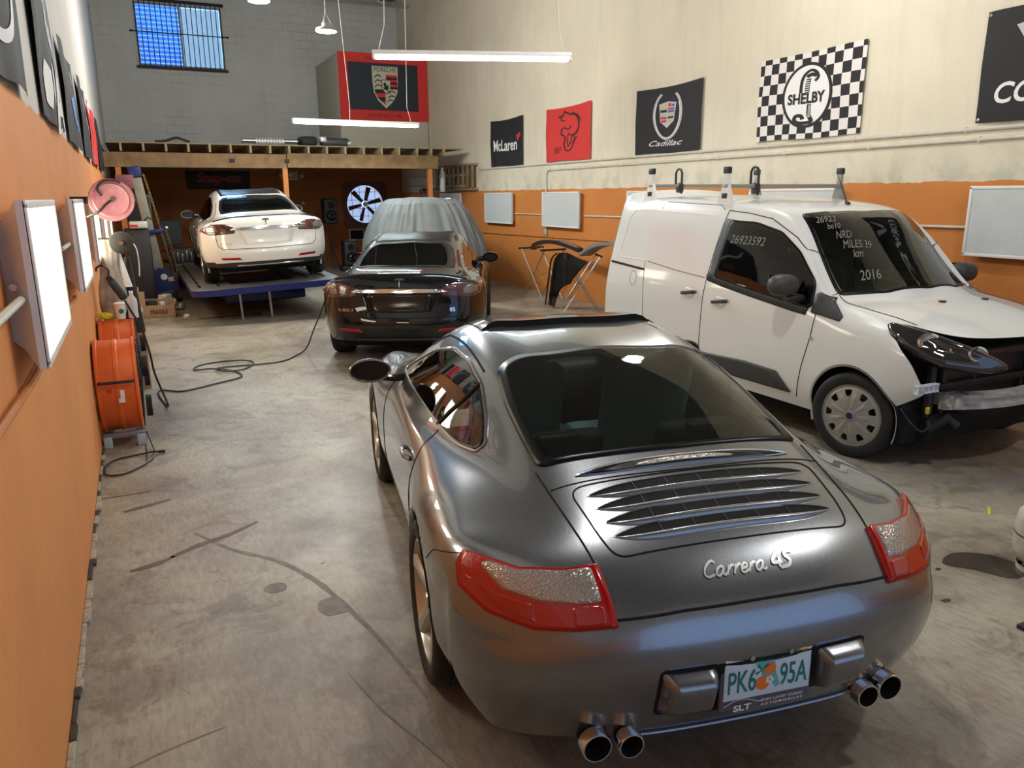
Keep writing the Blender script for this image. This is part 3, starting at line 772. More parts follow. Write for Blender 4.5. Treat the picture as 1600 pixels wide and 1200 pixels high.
# engine lid louvres: recessed dark slots with bright lips
def lens_outline(y, hw, d, n=24):
    P = []
    for i in range(n + 1):
        t = -1 + 2 * i / n; P.append((hw * t, y + d * (1 - abs(t) ** 5) * .5 - .010 * t * t))
    for i in range(n - 1, 0, -1):
        t = -1 + 2 * i / n; P.append((hw * t, y - d * (1 - abs(t) ** 5) * .5 - .010 * t * t))
    return P
for k, (y, hw, d) in enumerate(((-.518, .415, .046), (-.583, .41, .046), (-.646, .405, .046), (-.706, .398, .044))):
    P = lens_outline(y, hw, d)
    sl = S.patch('louvre', P, M['void'], coupe, 'top', off=.002, rings=3, edge=False)
    mb = MB(); n = 40; hd = []
    # slat above the slot bulging upward
    def slat(u, v, y=y, hw=hw, d=d):
        t = -1 + 2 * u; e = (1 - abs(t) ** 5)
        yy = y - d * .5 * e - .010 * t * t - v * .028 * (e + .02)
        q, nn = S.top(hw * 1.03 * t, yy); hh = .012 * e * max(0, (sin(pi * min(1, v * .9 + .25)))) * (1 if v < .999 else 0)
        return q + nn * (hh + .0005)
    mb.grid(slat, n, 8); mb.build('louvre_lip', M['grey_metallic'], sl, deg=0)
    lp = MB(); pts = [(hw * 1.0 * (-1 + 2 * i / 40), y + d * .5 * (1 - abs(-1 + 2 * i / 40) ** 5) - .010 * (-1 + 2 * i / 40) ** 2) for i in range(41)]
    S.seam(lp, pts, 'top', 1, .0028, off=.003); lp.build('louvre_edge', M['chrome'], sl)
    lb = MB()
    for i in range(5):
        x = -.6 * hw + i * .3 * hw; a, nn = S.top(x, y + d * .45); b, n2 = S.top(x, y - d * .45); lb.bar(a + nn * .001, b + n2 * .002, .003, .005)
    lb.build('louvre_grille', M['grey_plastic2'], sl)
# lower lip of the lid catching the light
# third brake lamp
bl = S.patch('brake_lamp', lens_outline(-.412, .42, .042), M['frit'], coupe, 'top', off=.004, rings=3)
P = lens_outline(-.410, .20, .020); S.patch('brake_lens', P, M['clear_lens'], bl, 'top', off=.007, rings=3)
lp = MB(); S.seam(lp, lens_outline(-.412, .425, .046), 'top', 1, .0035, True, off=.003); lp.build('lamp_bezel', M['chrome'], bl)
# sliding roof, rear edge raised
mb = MB(); n = 24
def sun(u, v):
    x = -.455 + .91 * u; y = .86 + .42 * v; q, nn = S.top(x, y); e = min(1, u * 12, (1 - u) * 12)
    return q + Vector((0, 0, .006 + .024 * (1 - v) * e ** .5))
mb.grid(sun, n, 8); mb.build('roof_panel', M['black_gloss'], coupe, deg=0)
mb = MB()
def sun2(u, v):
    x = -.455 + .91 * u; q, nn = S.top(x, .86); e = min(1, u * 12, (1 - u) * 12); return q + Vector((0, .004, v * (.028 * e ** .5 + .004)))
mb.grid(sun2, n, 2); mb.build('roof_seal', M['void'], coupe, deg=0)

# script badge
mat('badge_silver', (.75, .75, .74), .25, metal=.7)
def stroke(pts, w, closed=False):
    P = catmull([(a, b, 0) for a, b in pts], 6, closed); L_, R_ = [], []; n = len(P)
    for i, p in enumerate(P):
        t = (P[(i + 1) % n] - P[i - 1]) if closed else (P[min(i + 1, n - 1)] - P[max(i - 1, 0)])
        t.normalize(); nn = Vector((-t.y, t.x, 0)); ww = w if not isinstance(w, (list, tuple)) else w[0] + (w[1] - w[0]) * i / (n - 1)
        L_.append(p + nn * ww / 2); R_.append(p - nn * ww / 2)
    vs = L_ + R_; return [(v.x, v.y) for v in vs], [(i, (i + 1) % n, n + (i + 1) % n, n + i) for i in range(n if closed else n - 1)]
GL_ = {'C': ([(1.25, 1.45), (.95, 1.7), (.45, 1.5), (.05, .9), (.1, .3), (.55, 0), (1.25, .2)], 1.30), 'a': ([(1.0, .9), (.6, 1.0), (.2, .7), (.15, .25), (.45, 0), (.8, .3), (1.0, .9), (.92, .3), (1.15, .02), (1.45, .2)], 1.35),
       'r': ([(.1, 0), (.28, .95), (.3, .65), (.6, .98), (.9, .92)], .85), 'e': ([(.1, .45), (.7, .55), (.78, .85), (.45, 1.0), (.12, .6), (.2, .1), (.55, 0), (1.0, .25)], .95)}
q = .0290; x0 = -.195; mb = MB()
for ch_ in 'Carrera':
    pts, adv = GL_[ch_]
    v, f = stroke([(x0 + (a + .38 * b) * q, (b - .5) * q * .62) for a, b in pts], .0052)
    mb.add([(a, b, 0) for a, b in v], f); x0 += adv * q
x0 += .026
for pts in ([(.75, 1.75), (.0, .62), (1.2, .62)], [(.95, 1.15), (.8, 0)]):
    v, f = stroke([(x0 + (a + .2 * b) * q, (b - .5) * q * .62) for a, b in pts], .0072); mb.add([(a, b, 0) for a, b in v], f)
x0 += 1.15 * q
v, f = stroke([(x0 + (a + .2 * b) * q, (b - .5) * q * .62) for a, b in [(1.5, 1.6), (.8, 1.65), (.5, 1.3), (.8, .95), (1.1, .6), (.85, .1), (.2, -.05), (-.3, -.05)]], .0078); mb.add([(a, b, 0) for a, b in v], f)
S.word('badge_lettering', '', (.02, .785), .2, M['badge_silver'], coupe, 'back', off=.004, vs_fs=(mb.v, mb.f))

# number plate, frame and bumper guards
PY, PZ = -1.004, .484
fr = MB(); fr.rbox((0, PY + .012, PZ - .018), (.325, .012, .195), .006)
mat('plate_frame', (.10, .11, .13), .4); mat('plate_white', (.62, .74, .84), .45); mat('plate_green', (.0, .20, .16), .5); mat('plate_teal', (.12, .50, .46), .5); mat('plate_orange', (.85, .20, .02), .5); mat('plate_yellow', (.75, .52, .05), .5)
f_ = fr.build('plate_frame', M['plate_frame'], coupe)
pl = MB().rbox((0, PY + .003, PZ), (.305, .006, .150), .003).build('plate', M['plate_white'], f_)
def pword(txt, cx, cz, w, m, h=None, **k):
    vs, fs = text_w(txt, w, **k)
    if h:
        y1 = max(v.y for v in vs); vs = [Vector((v.x, v.y * h / (2 * y1), 0)) for v in vs]
    mobj('plate_lettering', [(cx + v.x, PY - .0012 - .0003, cz + v.y) for v in vs], fs, m, f_, smooth=False)
pword('PK6', -.090, PZ - .012, .098, M['plate_green'], .078, bold=.01); pword('95A', .092, PZ - .012, .098, M['plate_green'], .078, bold=.01)
pword('MYFLORIDA.COM', -.005, PZ + .056, .155, M['plate_green'], .017)
pword('SLT', -.085, PZ - .104, .062, M['print_white'], .022, bold=.03)
pword('SPORT LUXURY TOURING', .055, PZ - .091, .150, M['print_white'], .0095, bold=.01)
pword('AUTOMOBILES', .055, PZ - .106, .150, M['print_white'], .0085, space=1.35, bold=.01)
pword('04-21', .118, PZ + .060, .032, M['plate_green'], .012)
gp = MB()
def disc(mb, cx, cz, r, y, n=24, sx=1): mb.add([(cx + sx * r * cos(2 * pi * i / n), y, cz + r * sin(2 * pi * i / n)) for i in range(n)], [tuple(range(n))])
gp.cur = 0; v, f = poly_fill([(-.06, .058), (.0, .055), (.018, .058), (.028, .0), (.045, -.045), (.03, -.055), (.012, -.03), (-.01, -.02), (-.03, .02)]); gp.add([(a.x, PY - .0005, PZ + a.y) for a in v], f)
gp.cur = 1; disc(gp, .004, PZ + .018, .021, PY - .0016); disc(gp, -.018, PZ - .030, .024, PY - .0017)
gp.cur = 2
for i in range(5): a = 2 * pi * i / 5; disc(gp, .006 + .009 * cos(a), PZ - .022 + .009 * sin(a), .006, PY - .0020, 10)
gp.cur = 3
for a, l in ((.6, .03), (2.2, .028), (3.4, .03), (4.6, .02)):
    x, z = -.022, PZ + .016; gp.add([(x, PY - .0022, z), (x + l * cos(a) + .004, PY - .0022, z + l * sin(a)), (x + l * cos(a + .35) * .8, PY - .0022, z + l * sin(a + .35) * .8)], [(0, 1, 2)])
gp.cur = 4; gp.box((.118, PY - .0003, PZ + .060), (.036, .001, .018))
gp.build('plate_picture', [M['plate_teal'], M['plate_orange'], M['print_white'], M['plate_green'], M['plate_yellow']], f_, deg=0)
sw2 = MB(); sw2.tube([(-.150 + .13 * t, PY - .001, PZ - .092 + .018 * sin(pi * min(1, t * 1.1)) * (1 if t < .9 else .9)) for t in [i / 14 for i in range(15)]], .0009, 5); sw2.build('plate_swoosh', M['print_white'], f_)
for sx in (-.062, .075): MB().cyl((sx, PY - .006, PZ + .066), (sx, PY + .004, PZ + .066), .008, n=16).build('plate_screw', M['steel'], f_)
for sg in (1, -1):
    g = MB(); rec = MB()
    P = [(.185, .375), (.33, .385), (.352, .41), (.352, .50), (.33, .535), (.185, .54)]
    def guard(u, v, sg=sg):
        x = .178 + .175 * u; z = .378 + .16 * v
        q, nn = S.back(sg * x, z); e = min(1, min(u, 1 - u) * 7) ** .5 * min(1, min(v, 1 - v) * 5) ** .5
        return Vector((q.x, q.y - .062 * e + .003, q.z))
    g.grid(guard, 20, 16); g.build('bumper_guard', M['grey_metallic'], coupe, deg=0)
    S.patch('guard_recess', rcorner([(sg * .165, .365), (sg * .36, .365), (sg * .362, .548), (sg * .165, .548)], .025, 4, .02), M['void'], coupe, 'back', off=.002, rings=3, edge=False)
S.patch('plate_recess', rcorner([(-.175, .345), (.175, .345), (.175, .545), (-.175, .545)], .01, 3, .03), M['void'], coupe, 'back', off=.0025, rings=3, edge=False)
# rear valance and exhausts
mb = MB(); vs = []
def val(u, v):
    x = -.37 + .74 * u; q, nn = S.back(x, .285); return Vector((x, q.y + .02 + v * .10, .285 - .075 * sin(v * 1.5)))
mb.grid(val, 30, 6); mb.build('rear_valance', M['black_plastic'], coupe, deg=0)
mb = MB(); mb.tube([(x, S.back(x, .29)[0].y - .004, .285) for x in [(-.40 + .8 * i / 20) for i in range(21)]], .006, 8); mb.build('valance_strip', M['grey_metallic'], coupe)
for sg in (1, -1):
    for x in (.537, .432):
        r = .049 if x > .5 else .043
        e = MB(); e.cur = 0; e.lathe([(r, .035), (r, -.0), (r - .002, -.006), (r - .006, -.006), (r - .007, -.003)], (sg * x, -.955 if x < .5 else -.935, .282), 'Y', 32)
        e.cur = 1; e.lathe([(r - .007, -.003), (r - .010, .10), (0, .10)], (sg * x, -.955 if x < .5 else -.935, .282), 'Y', 32)
        e.build('exhaust_tip', [M['chrome'], M['void']], coupe, deg=50)
# door mirrors and handles
for sg in (1, -1):
    mb = MB()
    def mir(u, v, sg=sg):
        a = 2 * pi * u; b = v * pi / 2
        return Vector((sg * (.962 + .115 * cos(a) * cos(b) ** .6), 1.42 + .13 * sin(b), .985 + .065 * sin(a) * cos(b) ** .6))
    mb.grid(mir, 28, 10); m_ = mb.build('door_mirror', M['grey_metallic'], coupe, deg=0)
    g2 = MB(); g2.add([(sg * (.962 + .108 * cos(2 * pi * i / 28)), 1.424, .985 + .058 * sin(2 * pi * i / 28)) for i in range(28)], [tuple(range(28))]); g2.build('mirror_glass', M['black_gloss'], m_, deg=0)
    g3 = MB(); g3.tube([(sg * (.962 + .112 * cos(2 * pi * i / 28)), 1.42, .985 + .062 * sin(2 * pi * i / 28)) for i in range(28)], .006, 6, True); g3.build('mirror_edge', M['grey_metallic'], m_)
    a3 = MB(); a3.tube([(sg * .76, 1.46, .93), (sg * .83, 1.47, .925), (sg * .90, 1.46, .94)], .022, 10); a3.build('mirror_arm', M['black_gloss'], m_)
    h = MB(); q, nn = S.side(.62, .76, sg)
    h.tube([q + Vector((sg * .004, -.09, 0)), q + Vector((sg * .028, -.06, .004)), q + Vector((sg * .03, .05, .004)), q + Vector((sg * .004, .09, 0))], .012, 8); h.build('door_handle', M['grey_metallic'], coupe)
# ---------------------------------------------------------------- two liftback sedans (white on the lift, black on the floor)
SEC2 = [
 [(0, -.905, 1.03), (.30, -.90, 1.028), (.52, -.885, 1.02), (.72, -.83, .995), (.86, -.70, .955), (.925, -.62, .86), (.945, -.58, .66), (.935, -.58, .46), (.87, -.60, .29)],
 [(0, -.80, 1.068), (.30, -.79, 1.064), (.54, -.77, 1.05), (.72, -.70, 1.01), (.87, -.58, .955), (.945, -.50, .85), (.96, -.48, .66), (.95, -.48, .45), (.89, -.48, .27)],
 [(0, -.50, 1.10), (.31, -.50, 1.095), (.56, -.48, 1.075), (.73, -.44, 1.02), (.885, -.38, .955), (.96, -.36, .85), (.972, -.36, .66), (.962, -.36, .45), (.90, -.36, .26)],
 [(0, -.15, 1.19), (.31, -.15, 1.182), (.575, -.15, 1.15), (.735, -.12, 1.03), (.89, -.1, .955), (.968, -.1, .85), (.98, -.1, .66), (.97, -.1, .45), (.90, -.1, .24)],
 [(0, .25, 1.295), (.31, .25, 1.287), (.585, .25, 1.245), (.745, .25, 1.04), (.885, .25, .955), (.955, .25, .85), (.972, .25, .66), (.96, .25, .44), (.89, .25, .2)],
 [(0, .75, 1.39), (.31, .75, 1.382), (.585, .75, 1.335), (.77, .75, 1.03), (.88, .75, .955), (.94, .75, .85), (.96, .75, .66), (.945, .75, .42), (.875, .75, .19)],
 [(0, 1.30, 1.435), (.31, 1.30, 1.427), (.585, 1.30, 1.38), (.79, 1.30, 1.01), (.88, 1.30, .94), (.935, 1.3, .85), (.955, 1.3, .66), (.94, 1.3, .42), (.87, 1.3, .19)],
 [(0, 1.85, 1.395), (.32, 1.85, 1.385), (.60, 1.83, 1.33), (.80, 1.85, 1.0), (.88, 1.85, .935), (.935, 1.85, .84), (.955, 1.85, .65), (.94, 1.85, .42), (.87, 1.85, .19)],
 [(0, 2.30, 1.21), (.34, 2.28, 1.20), (.66, 2.2, 1.15), (.80, 2.3, .985), (.88, 2.3, .925), (.94, 2.3, .83), (.955, 2.3, .65), (.94, 2.3, .42), (.87, 2.3, .19)],
 [(0, 2.62, 1.02), (.34, 2.6, 1.01), (.70, 2.55, .985), (.80, 2.6, .96), (.88, 2.6, .91), (.945, 2.6, .82), (.96, 2.6, .65), (.945, 2.6, .42), (.87, 2.6, .2)],
 [(0, 3.2, .90), (.34, 3.2, .90), (.65, 3.15, .89), (.78, 3.1, .88), (.87, 3.05, .85), (.94, 3.05, .76), (.955, 3.05, .62), (.94, 3.05, .42), (.87, 3.05, .22)],
 [(0, 3.7, .70), (.32, 3.68, .70), (.58, 3.6, .70), (.70, 3.5, .70), (.80, 3.4, .68), (.87, 3.35, .62), (.88, 3.35, .52), (.87, 3.35, .38), (.80, 3.35, .24)],
]
REAR2 = [[(0, -.975, .90), (.30, -.97, .90), (.52, -.95, .895), (.74, -.87, .88)],
         [(0, -1.00, .68), (.30, -.995, .68), (.54, -.975, .68), (.77, -.88, .67)],
         [(0, -1.055, .50), (.30, -1.045, .50), (.54, -1.01, .50), (.77, -.88, .48)],
         [(0, -.99, .30), (.30, -.985, .30), (.52, -.95, .30), (.74, -.84, .30)]]
FRONT2 = [[(0, 3.86, .6), (.3, 3.83, .6), (.53, 3.75, .6), (.68, 3.6, .6)],
          [(0, 3.9, .5), (.3, 3.87, .5), (.53, 3.79, .5), (.69, 3.62, .5)],
          [(0, 3.88, .36), (.3, 3.85, .36), (.53, 3.77, .36), (.68, 3.6, .36)],
          [(0, 3.8, .22), (.3, 3.78, .22), (.5, 3.7, .22), (.65, 3.55, .22)]]
mat('white_paint', (.80, .79, .74), .25, coat=1, coatr=.03); mat('black_paint', (.004, .004, .005), .3, coat=1, coatr=.02, spec=.1)
mat('satin_black', (.02, .021, .024), .4)
lens_mat('smoked_lens', (.06, .005, .005), 150, .1); lens_mat('grey_lens', (.13, .12, .11), 120, .15)
def sedan(label, loc, rz, pm, roll=0, bumper_dark=True, glass='limo_glass', roofglass=True, group=None):
    t = thing('liftback_sedan', label, 'car', loc, 0); t.rotation_mode = 'XYZ'; t.rotation_euler = (radians(1.0) if roll else 0, radians(-roll), rz)
    S = Shell(SEC2, REAR2, FRONT2, 5, level=3)
    RWO = rcorner([(-.60, -.40), (0, -.46), (.60, -.40), (.60, -.1), (.545, .30), (.45, .44), (0, .50), (-.45, .44), (-.545, .30), (-.60, -.1)], .06, 4, .04)
    SWO = rcorner([(.02, 1.005), (.30, .985), (1.2, .965), (2.05, .965), (2.42, .985), (2.1, 1.14), (1.75, 1.28), (1.30, 1.33), (.80, 1.30), (.35, 1.19), (.05, 1.05)], .05, 4, .04)
    S.patch('rear_window', RWO, [M[glass], M['frit']], t, 'top', off=.003, rim=.07)
    if roofglass: S.patch('roof_glass', rcorner([(-.50, .54), (0, .58), (.50, .54), (.50, 1.75), (-.50, 1.75)], .05, 4, .05), M['frit'], t, 'top', off=.002)
    for sg in (1, -1):
        S.patch('side_window', SWO, [M['limo_glass'], M['frit']], t, 'side', sg, off=.003, rim=.06)
        mb = MB(); S.seam(mb, shrink(SWO, 1.01), 'side', sg, .008, True); mb.build('window_trim', M['chrome'], t)
    S.patch('windscreen', rcorner([(-.66, 2.60), (.66, 2.60), (.56, 1.92), (-.56, 1.92)], .05, 4, .05), M['frit'], t, 'top', off=.003)
    ri_, si_ = shrink(RWO, .93), shrink(SWO, .9)
    S.cut(lambda c: (c.z > .95 and inside((c.x, c.y), ri_)) or (c.z > .95 and abs(c.x) > .5 and inside((c.y, c.z), si_)))
    S.arch(0, .35, .395); S.arch(2.96, .35, .39)
    # the lower bumper is unpainted where the car has a dark skirt
    if bumper_dark: S.body('body', [pm, M['satin_black']], t, lambda c: 1 if (c.z < .375 and c.y < -.3) else 0)
    else: S.body('body', [pm], t)
    dk = MB()
    S.seam(dk, [(-.79, .965), (-.76, .80), (-.74, .64), (-.68, .585), (0, .575), (.68, .585), (.74, .64), (.76, .80), (.79, .965)], 'back', 1, .005)
    for sg in (1, -1):
        S.seam(dk, [(sg * .80, -.66), (sg * .745, -.40), (sg * .655, -.1), (sg * .60, .3)], 'top', 1, .005)
        S.seam(dk, [(.18, .985), (.22, .85), (.32, .62), (.42, .38), (.46, .25)], 'side', sg, .004)
        S.seam(dk, [(1.22, .97), (1.22, .24)], 'side', sg, .004)
        S.seam(dk, [(2.3, .95), (2.36, .7), (2.34, .25)], 'side', sg, .004)
    dk.build('panel_groove', M['void'], t)
    lens = {'r': M['smoked_lens'], 'g': M['grey_lens']}
    for sg in (1, -1):
        o = rcorner([(sg * a, b, c) for a, b, c in [(.47, -.955, .905), (.60, -.915, .955), (.74, -.85, .96), (.86, -.72, .93), (.925, -.60, .885), (.915, -.64, .835), (.84, -.78, .80), (.74, -.88, .80), (.60, -.955, .81), (.48, -.975, .82)]], .02, 3, .03)
        tl = S.patch('tail_light', o, M['smoked_lens'], t, 'near', off=.008, rings=6)
        o = rcorner([(sg * a, b, c) for a, b, c in [(.72, -.87, .90), (.80, -.80, .935), (.87, -.70, .90), (.88, -.70, .85), (.80, -.83, .83), (.72, -.90, .84)]], .02, 3, .03)
        S.patch('lamp_insert', o, M['grey_lens'], tl, 'near', off=.011, rings=4)
        S.patch('bumper_reflector', rcorner([(sg * .42, .415), (sg * .70, .425), (sg * .72, .455), (sg * .46, .452)], .01, 3, .03), M['red_rim'], t, 'back', off=.006, rings=3)
    # bright bar between the lamps, plate recess below it
    P = rcorner([(-.55, .865), (-.40, .855), (.40, .855), (.55, .865), (.50, .895), (0, .905), (-.50, .895)], .01, 3, .03)
    S.patch('chrome_bar', P, M['chrome'], t, 'back', off=.012, rings=4)
    P = rcorner([(-.42, .845), (-.36, .64), (.36, .64), (.42, .845)], .04, 4, .03)
    S.patch('plate_recess', P, M['black_gloss'] if not bumper_dark or pm == M['black_paint'] else pm, t, 'back', off=.001, rings=4)
    mb = MB(); S.seam(mb, P, 'back', 1, .005, True); mb.build('recess_edge', pm, t)
    # boot lip
    mb = MB(); pts = [(x, -.872 + .05 * (x / .7) ** 2 + .16 * max(0, abs(x) - .6)) for x in [-.76 + 1.52 * i / 30 for i in range(31)]]
    S.seam(mb, pts, 'top', 1, .012, off=.006); mb.build('boot_lip', M['satin_black'], t)
    # T-shaped emblem and lettering
    em = [(-.05, .962), (0, .95), (.05, .962), (.045, .948), (.02, .942), (.012, .942), (0, .885), (-.012, .942), (-.02, .942), (-.045, .948)]
    em = [(-.048, .052), (-.02, .06), (.02, .06), (.048, .052), (.044, .038), (.018, .044), (.009, .044), (0, -.04), (-.009, .044), (-.018, .044), (-.044, .038)]
    v, f = poly_fill([(a * 1.15, b * 1.15) for a, b in em], .03)
    vf = ([Vector((p[0], p[1], 0)) for p in v], f)
    S.word('emblem', '', (0, .945), 0, M['chrome'] if pm != M['white_paint'] else M['print_black'], t, 'back', off=.006, vs_fs=vf)
    S.word('lettering', 'MODEL S', (-.62, .665), .17, M['chrome'] if pm != M['white_paint'] else M['steel'], t, 'back', off=.005, bold=.01)
    S.word('lettering', 'P85' if pm == M['white_paint'] else '85', (.60, .665), .06, M['chrome'] if pm != M['white_paint'] else M['steel'], t, 'back', off=.005, bold=.01)
    # lower skirt strip and number-plate lamps
    mb = MB(); mb.tube([(x, S.back(x, .33)[0].y - .006, .325) for x in [-.5 + i * .05 for i in range(21)]], .01, 8); mb.build('skirt_strip', M['chrome'] if bumper_dark else M['satin_black'], t)
    for yc in (0, 2.96):
        for sg in (1, -1):
            mb = MB(); n = 30; vs = []; fs = []
            R = .395
            for i in range(n + 1):
                a = radians(-25 + 230 * i / n); y, z = yc + R * cos(a), .35 + R * sin(a); q, nn = S.side(y, max(z, .25), sg); x = abs(q.x)
                for d, rr in ((.003, R - .002), (-.02, R - .012), (-.05, R + .01), (-.42, R + .01)): vs.append((sg * (x + d), yc + rr * cos(a), .35 + rr * sin(a)))
            for i in range(n):
                for k in range(3): fs.append((i * 4 + k, i * 4 + k + 1, i * 4 + k + 5, i * 4 + k + 4)); mb.m.append(0 if k < 1 else 1)
            mb.v = [Vector(v) for v in vs]; mb.f = fs; mb.build('wheel_arch', [pm, M['void']], t, deg=60)
            wheel(t, (sg * .845, yc, .352), sg, .352, .245, .255, (M['rubber'], M['alloy_silver'], M['void']), spokes=7)
    mb = MB(); mb.rbox((0, 1.4, .26), (1.5, 4.2, .12), .03); mb.rbox((0, -.5, .36), (1.2, .7, .2), .05); mb.build('underbody', M['void'], t)
    ic = MB(); ic.rbox((0, 1.2, .6), (1.5, 3.2, .3), .05); ic.rbox((0, -.35, .93), (1.1, .6, .06), .02); ic.rbox((0, .52, .95), (1.25, .16, .34), .06)
    ic.build('cabin', M['seat_leather'], t)
    for sx in (-.36, .36):
        st = MB(); st.rbox((sx, 1.5, .95), (.48, .15, .62), .06, rot=Matrix.Rotation(radians(12), 3, 'X')); st.rbox((sx, 1.44, 1.22), (.26, .10, .18), .05); st.build('seat', M['seat_leather'], t)
    for sg in (1, -1):
        mb = MB()
        def mir(u, v, sg=sg):
            a = 2 * pi * u; b = -.35 + v * (pi / 2 + .35)
            return Vector((sg * (.99 + .12 * cos(a) * cos(b) ** .6), 2.12 + .13 * sin(b), 1.02 + .075 * sin(a) * cos(b) ** .6))
        mb.grid(mir, 24, 8); m_ = mb.build('door_mirror', pm, t, deg=0)
        g2 = MB(); g2.add([(sg * (.99 + .095 * cos(2 * pi * i / 24)), 2.077, 1.02 + .055 * sin(2 * pi * i / 24)) for i in range(24)], [tuple(range(24))]); g2.build('mirror_glass', M['black_gloss'], m_, deg=0)
        MB().tube([(sg * .80, 2.16, .985), (sg * .92, 2.15, 1.0)], .035, 8).build('mirror_arm', M['black_gloss'], m_)
        h = MB()
        for yy in (.35, 1.45):
            q, nn = S.side(yy, .83, sg); h.rbox(q + Vector((sg * .004, 0, 0)), (.012, .2, .03), .005)
        h.build('door_handle', M['chrome'], t)
    return t, S
wh, Sw = sedan('white liftback sedan raised on the blue lift platform', (1.90, 13.62, .61), radians(-1), M['white_paint'], roll=2.4, bumper_dark=True)
Sw.patch('window_sticker', rcorner([(-.42, .38), (-.10, .42), (-.10, .35), (-.42, .31)], .01, 2, .04), M['print_sky'], wh, 'top', off=.006)
# charging plug flap / red marker at the left lamp of each sedan
a25 = 25
bk, Sb = sedan('black liftback sedan with a cable plugged in beside its left tail light', (2.62 + 1.0 * sin(radians(a25)), 8.42 + 1.0 * cos(radians(a25)), 0), radians(-a25), M['black_paint'], bumper_dark=False)
for t, S_ in ((wh, Sw), (bk, Sb)):
    S_.patch('marker_lens', rcorner([(-.905, -.66, .885), (-.935, -.56, .88), (-.945, -.54, .85), (-.915, -.65, .84)], .01, 3, .02), M['red_lens'], t, 'near', off=.014, rings=3)
# ---------------------------------------------------------------- white panel van, front bumper removed
glass_mat('screen_glass', (.5, .54, .48))
van = thing('panel_van', 'white panel van with its front bumper and grille missing', 'van', (5.54, 6.46, 0), pi)
mat('van_white', (.74, .755, .755), .3, coat=.8, coatr=.06, noise=.02, nscale=3)
mat('grey_plastic', (.035, .036, .038), .5, bump=.1, bscale=150)
def vrow(y, zt, x2, z2, x3, z3, x4, z4, xb, zb, y3=None, y4=None, yb=None, yl=None):
    y3 = y if y3 is None else y3; y4 = y3 if y4 is None else y4; yb = y4 if yb is None else yb; yl = yb if yl is None else yl
    return [(0, y, zt), (x2 * .55, y, zt - .006), (x2, y, z2), (x3, y3, z3), (x4, y4, z4), (xb, yb, zb), (xb + .018, yl, .78), (xb + .012, yl, .46), (xb - .04, yl, .26)]
SEC3 = [
 vrow(-.72, 1.90, .62, 1.865, .745, 1.78, .815, 1.50, .885, 1.12, yb=-.78, yl=-.80),
 vrow(-.60, 1.915, .64, 1.885, .765, 1.80, .83, 1.50, .895, 1.12),
 vrow(-.30, 1.918, .64, 1.890, .77, 1.81, .835, 1.50, .90, 1.12),
 vrow(.30, 1.915, .64, 1.885, .77, 1.80, .835, 1.50, .90, 1.12),
 vrow(.90, 1.90, .64, 1.868, .765, 1.785, .835, 1.49, .90, 1.12),
 vrow(1.35, 1.862, .63, 1.828, .755, 1.745, .835, 1.45, .90, 1.12),
 [(0, 1.80, 1.775), (.34, 1.78, 1.768), (.62, 1.70, 1.735), (.745, 1.72, 1.64), (.835, 1.75, 1.36), (.90, 1.75, 1.10), (.918, 1.75, .78), (.912, 1.75, .46), (.86, 1.75, .26)],
 [(0, 2.12, 1.50), (.36, 2.08, 1.49), (.67, 1.96, 1.46), (.79, 1.98, 1.42), (.85, 2.02, 1.22), (.905, 2.02, 1.07), (.92, 2.02, .78), (.913, 2.02, .46), (.86, 2.02, .26)],
 [(0, 2.44, 1.215), (.38, 2.38, 1.205), (.72, 2.22, 1.185), (.815, 2.22, 1.17), (.87, 2.24, 1.09), (.905, 2.24, 1.0), (.922, 2.24, .78), (.915, 2.24, .46), (.86, 2.24, .26)],
 [(0, 2.62, 1.135), (.38, 2.56, 1.13), (.70, 2.44, 1.115), (.80, 2.46, 1.09), (.865, 2.5, 1.03), (.905, 2.5, .96), (.925, 2.5, .78), (.918, 2.5, .46), (.86, 2.5, .28)],
 [(0, 2.95, 1.08), (.38, 2.9, 1.075), (.66, 2.78, 1.065), (.775, 2.76, 1.05), (.845, 2.78, 1.01), (.90, 2.80, .95), (.925, 2.80, .78), (.918, 2.80, .56), (.86, 2.80, .40)],
]
HOOD_TAIL = [(0, 3.34, .975), (.38, 3.28, .975), (.60, 3.12, .98), (.735, 2.90, 1.025), (.82, 2.83, 1.02), (.895, 2.92, .91), (.915, 3.05, .80), (.89, 3.13, .66), (.85, 3.10, .58)]
SEC3.append(HOOD_TAIL)
REAR3 = [[(0, -.80, 1.5), (.34, -.80, 1.5), (.62, -.79, 1.5), (.75, -.78, 1.42)],
         [(0, -.84, 1.1), (.34, -.84, 1.1), (.62, -.83, 1.1), (.78, -.82, 1.0)],
         [(0, -.86, .7), (.34, -.86, .7), (.62, -.85, .7), (.79, -.83, .66)],
         [(0, -.84, .3), (.34, -.84, .3), (.62, -.83, .3), (.76, -.81, .3)]]
REAR3 = [[(0, -.80, 1.12), (.34, -.80, 1.12), (.62, -.795, 1.12), (.78, -.79, 1.12)],
         [(0, -.84, .78), (.34, -.84, .78), (.62, -.83, .78), (.79, -.82, .78)],
         [(0, -.85, .46), (.34, -.85, .46), (.62, -.84, .46), (.79, -.83, .46)],
         [(0, -.82, .26), (.34, -.82, .26), (.62, -.81, .26), (.75, -.80, .26)]]
V = Shell(SEC3, REAR3, [], 5, level=3, relax=6)
WSO = rcorner([(-.74, 2.24), (-.40, 2.40), (0, 2.46), (.40, 2.40), (.74, 2.24), (.605, 1.66), (.3, 1.76), (0, 1.79), (-.3, 1.76), (-.605, 1.66)], .05, 4, .04)
V.patch('windscreen', WSO, [M['screen_glass'], M['frit']], van, 'top', off=.003, rim=.045, rings=12)
